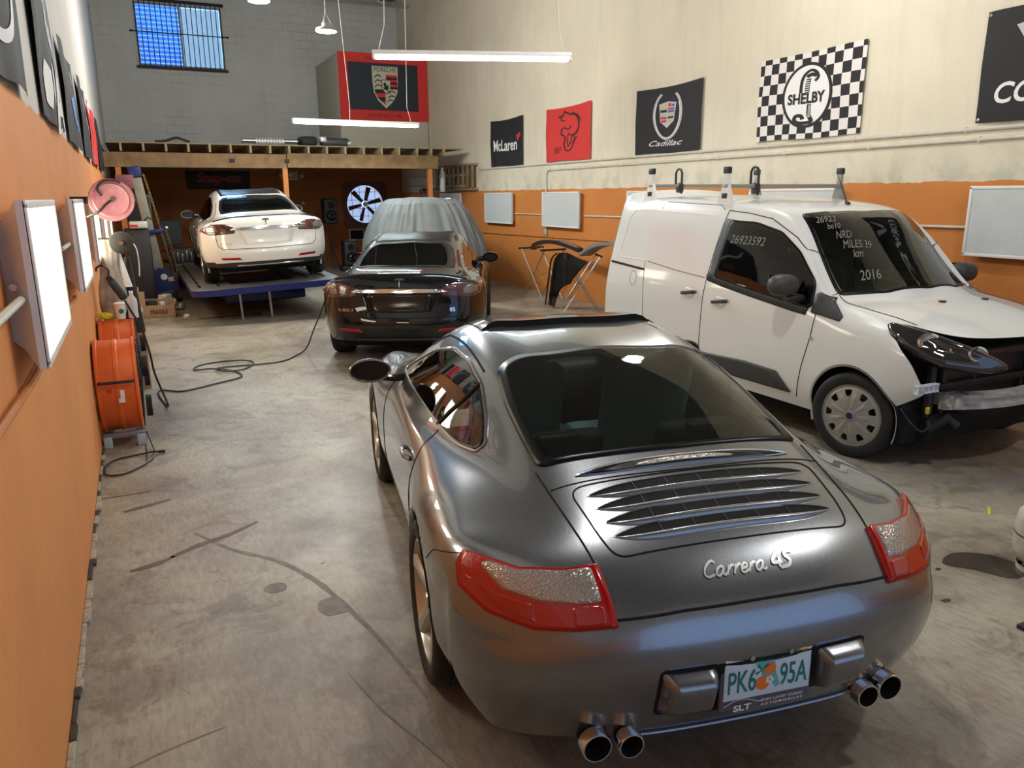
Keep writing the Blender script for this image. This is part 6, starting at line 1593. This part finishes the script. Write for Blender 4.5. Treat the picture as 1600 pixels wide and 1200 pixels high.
# office chair and tool cart behind
ch = thing('office_chair', 'dark mesh-back office chair by the orange back wall', 'chair', (.80, 19.4, 0), .3)
mat('dark_mesh', (.03, .04, .04), .8)
MB().rbox((0, .2, 1.15), (.46, .05, .55), .10, 4).build('backrest', M['dark_mesh'], ch); MB().rbox((0, 0, .52), (.5, .48, .09), .04).build('seat', M['dark_mesh'], ch)
MB().cyl((0, 0, .1), (0, 0, .5), .03).build('gas_post', M['steel'], ch)
for k in range(5): a = 2 * pi * k / 5; MB().bar((0, 0, .10), (.28 * cos(a), .28 * sin(a), .06), .04, .03).build('leg', M['black_plastic'], ch)
for k in range(5): a = 2 * pi * k / 5; MB().cyl((.28 * cos(a) - .02, .28 * sin(a), .03), (.28 * cos(a) + .02, .28 * sin(a), .03), .03, n=12).build('caster', M['black_plastic'], ch)
for sx in (-.27, .27): MB().rbox((sx, 0, .75), (.05, .3, .04), .015).build('armrest', M['black_plastic'], ch)
ca = thing('tool_cart', 'dark tool cart with hanging clamps left of the white sedan', 'cart', (.95, 18.3, 0))
MB().rbox((0, .15, .45), (.7, .4, .82), .02).build('cart_body', M['black_plastic'], ca)
for k in range(7): MB().rbox((-.27 + k * .09, -.08, .72 - .03 * (k % 3)), (.035, .04, .18), .01).build('clamp', M['steel'], ca)
MB().rbox((0, -.06, .30), (.6, .03, .22), .01).build('cart_drawer', M['dull_red'], ca)
# dark storage against the left wall behind the hose reel
st = thing('tool_cabinet', 'tall dark tool cabinet with small machines on it beside the tower', 'cabinet', (.02, 15.2, 0))
MB().rbox((0, .3, .70), (.40, .7, 1.4), .02).build('cabinet_body', M['black_plastic'], st)
for z in (.35, .65, .95): MB().rbox((.205, .3, z), (.01, .62, .24), .004).build('drawer', M['grey_plastic'], st)
w1 = thing('angle_grinder', 'small silver machine with a red stripe on top of the dark cabinet', 'power tool', (.06, 15.15, 1.4))
MB().rbox((0, 0, .07), (.30, .16, .13), .03).build('tool_body', M['galvanised'], w1); MB().rbox((-.08, -.085, .06), (.14, .01, .04), .004).build('stripe', M['print_red'], w1); MB().tube([(.1, 0, .13), (.16, 0, .20), (.22, 0, .16)], .015, 8).build('tool_handle', M['black_plastic'], w1)
w2 = thing('dark_filler_box', 'tall black box added for the dark stuff behind the pulling tower', 'locker', (.12, 17.75, 0)); MB().rbox((0, .1, 1.0), (.46, .4, 2.0), .02).build('filler_body', M['black_plastic'], w2); MB().box((.0, -.104, 1.0), (.40, .01, 1.9)).build('filler_front', M['black_cloth'], w2)  # plain black box added where only unidentified dark stuff shows
# hose reel on the left wall
mat('reel_pink', (.40, .15, .17), .5, noise=.18, nscale=25)
rl = thing('hose_reel', 'faded pink-red hose reel disc on the left wall', 'hose reel', (-.13, 6.5, 1.915), rot=(0, 0, 0))
for yy in (-.07, .10):
    MB().lathe([(0, yy - .006), (.10, yy - .006), (.115, yy - .014), (.125, yy - .006), (.148, yy - .008), (.152, yy), (.148, yy + .004), (0, yy + .004)], (0, 0, 0), 'Y', 48).build('reel_disc', M['reel_pink'], rl)
MB().lathe([(.04, -.06), (.04, .10)], (0, 0, 0), 'Y', 24).build('drum', M['rubber'], rl)
mb = MB(); mb.lathe([(.0, -.10), (.018, -.10), (.02, -.075), (.03, -.075)], (0, 0, 0), 'Y', 16); mb.build('axle', M['chrome'], rl)
mb = MB(); mb.tube(catmull([(-.06, -.09, .03), (-.085, -.10, .08), (-.04, -.11, .13), (.03, -.10, .135), (.07, -.095, .12)], 6), .008, 8); mb.build('hose', M['rubber'], rl)
mb = MB(); mb.tube(catmull([(0, -.09, 0), (-.04, -.12, -.03), (-.09, -.13, -.08), (-.17, -.12, -.12)], 6), .009, 8); mb.build('hose_lead', M['dark_primer'], rl)
MB().rbox((.10, .06, .13), (.12, .12, .10), .01).build('reel_bracket', M['reel_pink'], rl); MB().box((-.17, .02, 0), (.20, .04, .05)).build('wall_arm', M['iron'], rl)
oc = thing('cable_coil', 'orange coil of cable hanging behind the third wall light box', 'cable', (-.405, 7.35, 1.62)); mb = MB()
for k in range(5): mb.tube([(.015 * (k % 3), .10 * cos(a) * (1 + .04 * k), .20 * sin(a)) for a in [2 * pi * i / 20 for i in range(20)]], .010, 6, True)
mb.build('coil', M['orange_paint_metal'], oc, deg=0)
# polishing machine and overalls hanging on the wall
bp_ = thing('polishing_disc', 'dark round polishing disc hanging above the stained overalls', 'power tool', (-.13, 8.2, 1.52)); mat('olive_pad', (.03, .027, .02), .8)
MB().lathe([(0, -.03), (.06, -.03), (.10, -.01), (.105, .01), (.0, .02)], (0, 0, 0), 'Y', 32).build('pad', M['olive_pad'], bp_); MB().lathe([(0, -.06), (.02, -.06), (.028, -.03)], (0, 0, 0), 'Y', 16).build('spindle', M['chrome'], bp_); MB().tube([(-.29, .03, .04), (-.10, .03, .04), (-.05, .02, .0)], .008, 6).build('wall_hook', M['iron'], bp_)
mb = MB(); mb.tube(catmull([(.06, .0, .03), (.12, 0, -.05), (.13, .02, -.2), (.12, .02, -.32)], 6), .006, 6); mb.build('tool_cord', M['galvanised'], bp_)
mat('overall_cloth', (.36, .31, .27), .9, noise=.35, nscale=9)
ov = thing('stained_overalls', 'stained grey overalls hanging on the left wall above the drum fans', 'clothing', (-.27, 8.35, .84)); mb = MB()
def ovf(u, v):
    a = 2 * pi * u; w = .095 + .02 * sin(v * 7) - .04 * max(0, v - .8) * 3; f_ = 1 + .10 * sin(5 * a + 6 * v) + .06 * sin(9 * a)
    return Vector((w * cos(a) * f_ + .02 * v, .07 * sin(a) * f_, .72 * v))
mb.grid(ovf, 48, 20); mb.build('overall_body', M['overall_cloth'], ov, deg=0)
mb = MB(); mb.grid(lambda u, v: Vector((.10 + .05 * cos(2 * pi * u) * (1 - .6 * v) + .04 * (1 - v), .02 + .03 * sin(2 * pi * u), .25 + .32 * v)), 20, 8); mb.build('sleeve', M['white_cloth'], ov, deg=0)
bl_ = thing('black_apron', 'black cloth hanging beside the stained overalls', 'clothing', (-.10, 8.5, .62)); mb = MB()
mb.grid(lambda u, v: Vector(((.08 * (1 - v * .7)) * cos(2 * pi * u) * (1 + .1 * sin(14 * pi * u)), .05 * sin(2 * pi * u), .75 * v)), 40, 10); mb.build('apron_cloth', M['black_cloth'], bl_, deg=0)
# inspection lamp on a hook
il = thing('inspection_lamp', 'black handheld inspection lamp hanging from a hook on the left wall', 'lamp', (-.22, 7.0, 1.24))
MB().rbox((.04, 0, -.03), (.065, .05, .19), .025, 4, rot=Matrix.Rotation(radians(-28), 3, 'Y')).build('lamp_body', M['black_plastic'], il)
mb = MB(); mb.tube(catmull([(-.02, 0, .06), (-.01, 0, .13), (-.05, 0, .165), (-.09, 0, .15), (-.095, 0, .12)], 6), .008, 8); mb.build('hook', M['black_plastic'], il)
MB().cyl((-.01, -.02, .06), (-.01, .02, .06), .022, n=16).build('swivel', M['rubber'], il)
link_props(MB().tube(catmull([(-.14, 7.0, 1.12), (-.10, 7.02, 1.02), (-.04, 7.15, .85), (.0, 7.2, .62), (.02, 7.3, .42), (.10, 7.6, .05), (.04, 8.2, .012), (.05, 8.45, .012), (.15, 8.38, .012), (.28, 8.31, .012), (.62, 8.52, .012), (.88, 8.72, .012), (.83, 9.05, .014), (.62, 9.2, .03), (.44, 9.3, .014), (.50, 9.55, .012), (.74, 9.66, .012), (1.0, 9.55, .026), (1.1, 9.4, .014), (.95, 9.1, .014), (.72, 9.0, .03), (.70, 9.3, .014), (1.15, 9.3, .012), (1.42, 9.35, .012), (1.62, 9.6, .012), (1.80, 9.8, .06), (1.84, 9.45, .35), (1.88, 9.15, .60), (1.93, 9.0, .82), (1.96, 8.98, .87), (2.02, 8.98, .875)], 8), .009, 8).build('charging_cable', M['black_plastic']), 'black cable looping over the floor up to the black sedan', 'cable')
MB_ = MB(); MB_.rbox((2.0, 8.99, .873), (.12, .05, .05), .02); link_props(MB_.build('charging_plug', M['red_rim']), 'red plug at the left rear corner of the black sedan', 'plug')
# drum fans
def drum_fan(label, y, near):
    t = thing('drum_fan', label, 'fan', (-.255, y, 0), 0, 'orange drum fans'); R_ = .365; zc = .455; w = .15
    MB().lathe([(R_ - .012, -w), (R_, -w), (R_ + .016, -w + .008), (R_ + .016, -w + .022), (R_, -w + .03), (R_, -.02), (R_ + .006, -.012), (R_ + .006, .012), (R_, .02), (R_, w - .03), (R_ + .016, w - .022), (R_ + .016, w - .008), (R_, w), (R_ - .012, w), (R_ - .012, -w)], (0, 0, zc), 'X', 72).build('drum', M['orange_paint_metal'], t)
    for sx in (w + .004, -w - .004):
        g = MB()
        for r_ in [R_ * k / 11 for k in range(1, 11)]: g.tube([(sx + (.02 * (1 - r_ / R_) if sx > 0 else 0), r_ * cos(a), zc + r_ * sin(a)) for a in [2 * pi * i / 40 for i in range(40)]], .0028, 4, True)
        for k in range(10): a = 2 * pi * k / 10; g.tube([(sx + (.02 if sx > 0 else 0), 0, zc), (sx, R_ * cos(a), zc + R_ * sin(a))], .004, 5)
        g.build('grille', M['iron'], t, deg=0)
    bl = MB()
    for k in range(4):
        a0 = 2 * pi * k / 4
        bl.grid(lambda u, v, a0=a0: Vector((-.05 + .10 * v, (.07 + .27 * u) * cos(a0 + v * .7), zc + (.07 + .27 * u) * sin(a0 + v * .7))), 5, 4)
    bl.cyl((-.10, 0, zc), (.06, 0, zc), .07, n=24); bl.build('fan_blades', M['grey_plastic'], t)
    hd = MB(); hd.tube([(-.125, -R_ - .016, zc + .10), (-.11, -R_ - .035, zc + .10), (.10, -R_ - .035, zc + .10), (.12, -R_ - .016, zc + .10)], .012, 8); hd.build('handle', M['black_plastic'], t)
    MB().rbox((.02, -R_ * .995 - .004, zc - .02), (.045, .004, .10), .001).build('label_sticker', M['white_enamel'], t); MB().rbox((-.06, -R_ * .99 - .006, zc + .03), (.035, .003, .025), .001).build('label_sticker', M['print_red'], t)
    for yy in (-.24, .24):
        MB().rbox((0, yy, .10), (.30, .06, .025), .005).build('foot_rail', M['grey_primer'], t)
        for sx in (-.12, .12): MB().rbox((sx, yy, .046), (.06, .08, .09), .006).build('foot_block', M['foot_blue'], t)
    for z in (.60, .24): MB().cyl((w + .03, .1, z * .95), (w + .075, .1, z * .95), .09 if near else .08, n=24).build('wheel', M['rubber'], t)
mat('foot_blue', (.42, .52, .62), .5)
drum_fan('orange drum fan nearest the camera, with a white label, by the left wall', 6.88, True)
drum_fan('orange drum fan standing behind the nearer one, under the cup and bottle', 8.02, False)
link_props(MB().tube(catmull([(-.09, 6.62, .10), (-.06, 6.45, .03), (-.05, 6.30, .01), (-.10, 6.10, .01), (-.25, 5.90, .01), (-.37, 5.92, .01), (-.385, 6.12, .01), (-.32, 6.26, .01), (-.20, 6.30, .012), (-.06, 6.31, .02), (-.02, 6.30, .015)], 8), .007, 8).build('extension_cord', M['black_plastic']), 'black power cord curled on the floor below the nearest drum fan', 'cord')
link_props(MB().rbox((.0, 6.30, .017), (.05, .022, .022), .006).build('power_plug', M['black_plastic']), 'black plug at the end of the fan power cord', 'plug')
# cardboard behind the fans, cup, bottle, cloth on the drum
cb = thing('cardboard_box', 'tall plain cardboard box standing behind the drum fans', 'box', (-.20, 8.85, 0)); MB().rbox((0, 0, .40), (.36, .40, .80), .006).build('box_body', M['cardboard'], cb); MB().box((0, 0, .802), (.36, .05, .003)).build('tape', M['sign_cream'], cb)
ztop = .837
cp = thing('paper_cup', 'white paper cup with a round green mark on the farther drum fan', 'cup', (-.205, 8.0, ztop)); cp.scale = (1.25, 1.25, 1.25); MB().lathe([(0, 0), (.030, 0), (.040, .105), (.044, .108), (.044, .114), (.036, .12), (0, .12)], n=28).build('cup_body', M['white_enamel'], cp); MB().lathe([(0, .046), (.018, .045), (.019, .041)], (0, 0, .058), 'Z', 20)
mb = MB(); mb.add([(.018 * cos(a) + .006, -.0385 - .0, .058 + .018 * sin(a)) for a in [2 * pi * i / 20 for i in range(20)]], [tuple(range(20))]); mb.build('cup_mark', M['plate_green'], cp, deg=0)
bt = thing('water_bottle', 'clear plastic water bottle standing on the farther drum fan', 'bottle', (-.10, 8.0, ztop)); bt.scale = (1.25, 1.25, 1.25); mat('clear_plastic', (.75, .8, .82), .12, trans=.25, ior=1.2)
MB().lathe([(0, 0), (.034, 0), (.036, .01), (.033, .05), (.036, .10), (.034, .135), (.014, .17), (.013, .185)], n=28).build('bottle_body', M['clear_plastic'], bt); MB().lathe([(.0145, .182), (.0145, .20), (0, .20)], n=20).build('bottle_cap', M['white_enamel'], bt)
yc_ = thing('yellow_cloth', 'crumpled yellow cloth on the farther drum fan', 'cloth', (-.335, 8.0, ztop)); mat('yellow_cloth', (.72, .66, .03), .8)
rn = random.Random(5); mb = MB()
def cl_(u, v): a = 2 * pi * u; b = pi * v; q = 1 + .18 * sin(7 * a + 5 * b) + .1 * sin(13 * b + 3 * a); return Vector((.062 * cos(a) * sin(b) * q, .045 * sin(a) * sin(b) * q, .030 - .030 * cos(b) * (1 if v < .5 else q)))
mb.grid(cl_, 40, 20); mb.build('cloth_fold', M['yellow_cloth'], yc_, deg=0)
# cardboard tray of bottles and rubbish by the wall
bx2 = thing('open_carton', 'open cardboard carton full of clutter on the floor near the tower', 'box', (.20, 14.1, 0), -.05)
mb = MB()
for c, d in (((0, 0, .01), (.52, .40, .02)), ((0, -.2, .11), (.52, .012, .20)), ((0, .2, .14), (.52, .012, .26)), ((.26, 0, .11), (.012, .40, .2))): mb.box(c, d)
mb.build('carton_wall', M['cardboard'], bx2)
mb = MB(); mb.prism([(-.2, .02), (.2, .02), (.2, .40), (.05, .50), (-.2, .38)], 'X', -.275, -.262); mb.box((-.22, -.205, .24), (.10, .014, .40)); mb.build('carton_flap', M['cardboard'], bx2)
vs, fs = text_w('FRAGILE', .26, bold=.03); mobj('carton_lettering', [(v.x + .02, -.208, .10 + v.y * 1.3) for v in vs], fs, M['fan_maroon'], bx2, smooth=False)
for i, (x, y, r_, m_, lb) in enumerate(((-.09, .0, .10, 'olive_pad', 'round olive pad in the open carton'), (.075, .02, .05, 'white_enamel', 'white roll in the open carton'), (.165, -.09, .05, 'olive_pad', 'dark roll at the right of the open carton'), (.19, .09, .055, 'white_cloth', 'pale rag at the right edge of the open carton'))):
    q = thing(('sanding_pad', 'paper_roll', 'tape_roll', 'rag')[i], lb, ('pad', 'roll', 'roll', 'rag')[i], (.20 + x, 14.1 + y, .022)); MB().lathe([(0, .0), (r_, 0), (r_ * 1.05, .10), (r_ * .9, .24 - .03 * i), (0, .25 - .03 * i)], n=24).build('roll_body', M[m_], q)
for i, (x, y, w, d, h, m_, lb) in enumerate(((.42, 14.75, .4, .3, .34, 'galvanised', 'heap of grey car parts behind the open carton'), (.50, 15.3, .4, .3, .22, 'rubber', 'black rubber parts heaped beside the carton'))):
    q = thing('scrap_parts', lb, 'car parts', (x, y, 0)); rn = random.Random(i + 20)
    for k in range(5): MB().rbox((rn.uniform(-w / 3, w / 3), rn.uniform(-d / 3, d / 3), h * (.2 + .13 * k)), (w * rn.uniform(.3, .6), d * .5, h * .3), .03, rot=rn.uniform(0, 3)).build('scrap_piece', M[m_], q)
link_props(MB().lathe([(0, 0), (.05, 0), (.055, .03), (.03, .05), (0, .05)], (.62, 13.75, 0), n=14).build('crumpled_paper', M['white_cloth']), 'small crumpled white paper on the floor by the carton', 'litter')
# long objects leaning in the wall corner, post, bags
for k, (y, z0, z1) in enumerate(((9.3, .82, 1.75), (10.2, .6, 1.7))):
    link_props(MB().cyl((-.34, y, 0.01), (-.38, y + .1, z1), .03, n=14).build('wrapped_tube', M['white_cloth']), ('pale tube leaning on the left wall behind the cardboard box', 'paler tube leaning farther along the left wall')[k], 'tube')
# conduit along the left wall light boxes
conduit('grey conduit curving down from the nearest wall light box', [(XL + .03, 1.4, 1.28), (XL + .03, 2.3, 1.32), (XL + .03, 3.2, 1.29), (XL + .03, 5.6, 1.32)], .013, 'orange_trim')
conduit('short grey conduit entering the side of the nearest wall light box', [(XL + .05, 2.2, 1.60), (XL + .05, 3.1, 1.60)], .014)
conduit('short grey conduit entering the side of the second wall light box', [(XL + .05, 4.9, 1.66), (XL + .05, 5.5, 1.66)], .012)
# tank and small things at the right edge
tk = thing('gas_cylinder', 'small cream gas cylinder cut by the right edge of the photo', 'gas cylinder', (4.10, 2.12, 0)); mat('cream_paint', (.62, .58, .48), .45, noise=.12, nscale=12)
MB().lathe([(.10, 0), (.125, 0), (.125, .03)], n=40).build('foot_ring', M['cream_paint'], tk)
MB().lathe([(0, .04), (.12, .05), (.145, .08), (.153, .12), (.153, .27), (.145, .31), (.11, .35), (.05, .37), (0, .37)], n=48).build('tank_body', M['cream_paint'], tk)
MB().lathe([(.154, .195), (.156, .20), (.154, .205)], n=48).build('weld_seam', M['rust_mark'], tk); MB().lathe([(.08, .35), (.085, .45), (.08, .45), (.075, .35)], n=30, a0=.6, a1=5.6).build('valve_collar', M['cream_paint'], tk); MB().cyl((0, 0, .36), (0, 0, .43), .02).build('valve', M['print_gold'], tk)
bj = thing('bottle_jack', 'black jack beside the cream gas cylinder at the right edge', 'jack', (3.50, 1.78, 0)); MB().rbox((0, 0, .01), (.16, .12, .02), .004).build('jack_base', M['black_plastic'], bj); MB().rbox((0.02, 0, .09), (.09, .08, .14), .01).build('jack_body', M['black_plastic'], bj); MB().cyl((.02, 0, .15), (.02, 0, .19), .02).build('ram', M['steel'], bj)
tw2 = thing('loose_tyre', 'dark tyre standing at the right edge in front of the van', 'tyre', (5.47, 2.72, 0)); tw2.scale = (.75, .75, .75)
wt = MB(); wt.lathe([(.16, -.09), (.28, -.10), (.30, -.06), (.30, .06), (.28, .10), (.16, .09), (.16, -.09)], (0, 0, .30), 'X', 48); wt.build('tyre_carcass', M['rubber'], tw2)
ws_ = MB(); ws_.lathe([(.165, -.06), (.05, -.03), (0, -.03)], (0, 0, .30), 'X', 32); ws_.build('rim', M['steel'], tw2)
tp = MB(); tp.box((0, 0, .003), (.13, .014, .004), .6); link_props(tp.build('masking_tape', M['yellow_cloth'], loc=(4.60, 2.74, 0)), 'yellow strip of tape on the floor near the gas cylinder', 'tape')
# small white scraps on the floor
for i, (x, y, lb) in enumerate(((.06, 2.45, 'white scrap on the floor nearest the left wall'), (.55, 6.3, 'white scrap on the bare floor beside the drum fans'), (.72, 3.9, 'white scrap on the floor near the curved mark'))):
    link_props(MB().box((0, 0, .002), (.025, .012, .003), .4 * i).build('paper_scrap', M['white_cloth'], loc=(x, y, 0)), lb, 'litter')
# ---------------------------------------------------------------- lights the room has
emis('tube_light', (.80, .97, 1.0), 14); emis('lamp_disc', (.95, .98, 1.0), 30); emis('panel_warm', (1.0, .92, .66), 2.4)
mat('diffuser_off', (.60, .64, .64), .5, noise=.03)
def tube_fixture(label, c, ax, L=2.44, z=3.5, hang=()):
    t = thing('tube_light_fixture', label, 'light', (c[0], c[1], z), ax, 'hanging tube lights')
    MB().rbox((0, 0, .035), (L, .16, .05), .012).build('housing', M['white_enamel'], t)
    MB().rbox((0, 0, -.012), (L - .06, .11, .045), .02, 4).build('diffuser', M['tube_light'], t)
    for sx in (-1, 1): MB().rbox((sx * (L / 2 - .015), 0, -.005), (.03, .14, .06), .01).build('end_cap', M['white_enamel'], t)
    d = bpy.data.lights.new('tube_glow', 'AREA'); d.shape = 'RECTANGLE'; d.size = L - .1; d.size_y = .1; d.energy = 62; d.color = (.84, .97, 1.0)
    o = bpy.data.objects.new('tube_glow', d); C.objects.link(o); o.parent = t; o.location = (0, 0, -.045)
    hb = MB()
    for sx, top in hang:
        hb.tube([(sx, 0, .06), (sx * .93, 0, .35), (top, .02, ZC - z)], .006, 6)
    if hang: hb.build('hanging_wire', M['conduit_paint'], t)
    return t
a_ = math.atan2(8.55 - 9.45, 1.87)
tube_fixture('glowing white tube light hanging in front of the crested red banner and pale right wall', (3.83, 9.0), a_ * .75, 2.35, 3.52, ((-1.1, -.95), (1.1, 1.0)))
tube_fixture('glowing white tube light hanging below the crested red banner, beyond the other tube light', (4.13, 15.5), .02, 2.5, 3.3, ((-.15, -.35), (1.1, 1.1)))
def high_bay(label, x, y, z, pw=150):
    t = thing('high_bay_lamp', label, 'light', (x, y, z), 0, 'round high bay lamps')
    MB().lathe([(0, .10), (.06, .10), (.075, .04), (.15, .03), (.165, 0), (.16, -.015), (.15, -.02)], n=40).build('housing', M['galvanised'], t)
    MB().lathe([(0, -.018), (.15, -.018), (.15, -.005)], n=40).build('lamp_lens', M['lamp_disc'], t)
    h = MB(); h.tube([(0, 0, ZC - z), (0, 0, .22)], .006, 6)
    for k in range(3): a = 2 * pi * k / 3; h.tube([(0, 0, .25), (.11 * cos(a), .11 * sin(a), .03)], .004, 5)
    h.build('hanging_chain', M['steel'], t)
    d = bpy.data.lights.new('high_bay_glow', 'POINT'); d.shadow_soft_size = .12; d.energy = pw; d.color = (1, .97, .91)
    o = bpy.data.objects.new('high_bay_glow', d); C.objects.link(o); o.parent = t; o.location = (0, 0, -.17)
high_bay('lit round high bay lamp hanging near the back wall window', 2.95, 12.6, 4.38, 260)
high_bay('round high bay lamp at the top edge of the photo, left of the lit one', 2.05, 13.0, 4.80, 260)
high_bay('round high bay lamp over the grey coupe, mirrored in its rear window', 2.3, 3.2, 4.6)
high_bay('round high bay lamp above the camera side of the garage', 4.6, 1.0, 4.8)
high_bay('round high bay lamp above the white van', 5.2, 6.4, 4.8)
def troffer(name_label, x, y0, y1, z0, z1, sg, lit):
    """shallow box light on a wall; sg = direction it faces along x"""
    t = thing('wall_light_box', name_label, 'light', (x, (y0 + y1) / 2, z0), 0, 'lit wall light boxes' if lit else 'unlit wall light boxes')
    L, H, D = y1 - y0, z1 - z0, .10
    b = MB()
    prof = [(-L / 2 + .03, 0, 0), (L / 2 - .03, 0, 0), (L / 2 - .03, 0, H), (-L / 2 + .03, 0, H)]
    def ring(d, i): return [(sg * d, -L / 2 + i, i), (sg * d, L / 2 - i, i), (sg * d, L / 2 - i, H - i), (sg * d, -L / 2 + i, H - i)]
    R_ = [ring(.0, .09), ring(.035, .06), ring(.075, 0), ring(D, 0)]
    vs = [p for r in R_ for p in r]; fs = [(0, 1, 2, 3)]
    for k in range(3):
        for i in range(4): fs.append((k * 4 + i, k * 4 + (i + 1) % 4, k * 4 + 4 + (i + 1) % 4, k * 4 + 4 + i))
    b.add(vs, fs); b.build('housing', M['grey_enamel'], t)
    f = MB()
    for z in (.014, H - .014): f.rbox((sg * D, 0, z), (.014, L, .028), .004, 2)
    for yy in (-L / 2 + .014, L / 2 - .014): f.rbox((sg * D, yy, H / 2), (.014, .028, H - .02), .004, 2)
    f.build('frame', M['white_enamel'], t)
    MB().box((sg * (D - .004), 0, H / 2), (.006, L - .05, H - .05)).build('diffuser', M['panel_warm'] if lit else M['diffuser_off'], t)
    if lit:
        d = bpy.data.lights.new('panel_glow', 'AREA'); d.shape = 'RECTANGLE'; d.size = H - .08; d.size_y = L - .08; d.energy = 11; d.color = (1, .93, .72)
        o = bpy.data.objects.new('panel_glow', d); C.objects.link(o); o.parent = t; o.location = (sg * (D + .01), 0, H / 2); o.rotation_euler = (0, -sg * pi / 2, 0)
    if name_label.startswith(('lit wall light box nearest', 'second')):
        k = MB()
        for yy, z in ((-L / 2 + .2, .12), (-L / 2 + .15, H * .55)): k.cyl((sg * .03, yy, z - .03), (sg * .03, yy - .12, z - .03), .012)
        k.build('cable_gland', M['steel'], t)
for i, (y0, lb) in enumerate(((3.02, 'lit wall light box nearest the camera on the orange left wall'), (5.42, 'second lit wall light box along the orange left wall'), (7.85, 'third lit wall light box on the left wall, in front of the hose reel'),
                      (10.25, 'fourth lit wall light box on the left wall, behind the hose reel'), (12.65, 'farthest lit wall light box on the left wall'))):
    troffer(lb, XL, y0, y0 + 1.10, 1.36, 1.925, 1, True)
for y0, lb in ((3.55, 'unlit wall light box right of the white van windscreen'), (6.58, 'unlit wall light box behind the white van roof rack'),
               (9.42, 'unlit wall light box behind the rear of the white van'), (12.38, 'unlit wall light box below the red flag, left of the white van'),
               (15.2, 'unlit wall light box below the black flag with white lettering'), (18.1, 'unlit wall light box below the wooden pallet')):
    troffer(lb, XR, y0, y0 + 1.43, 1.325, 1.985, -1, False)
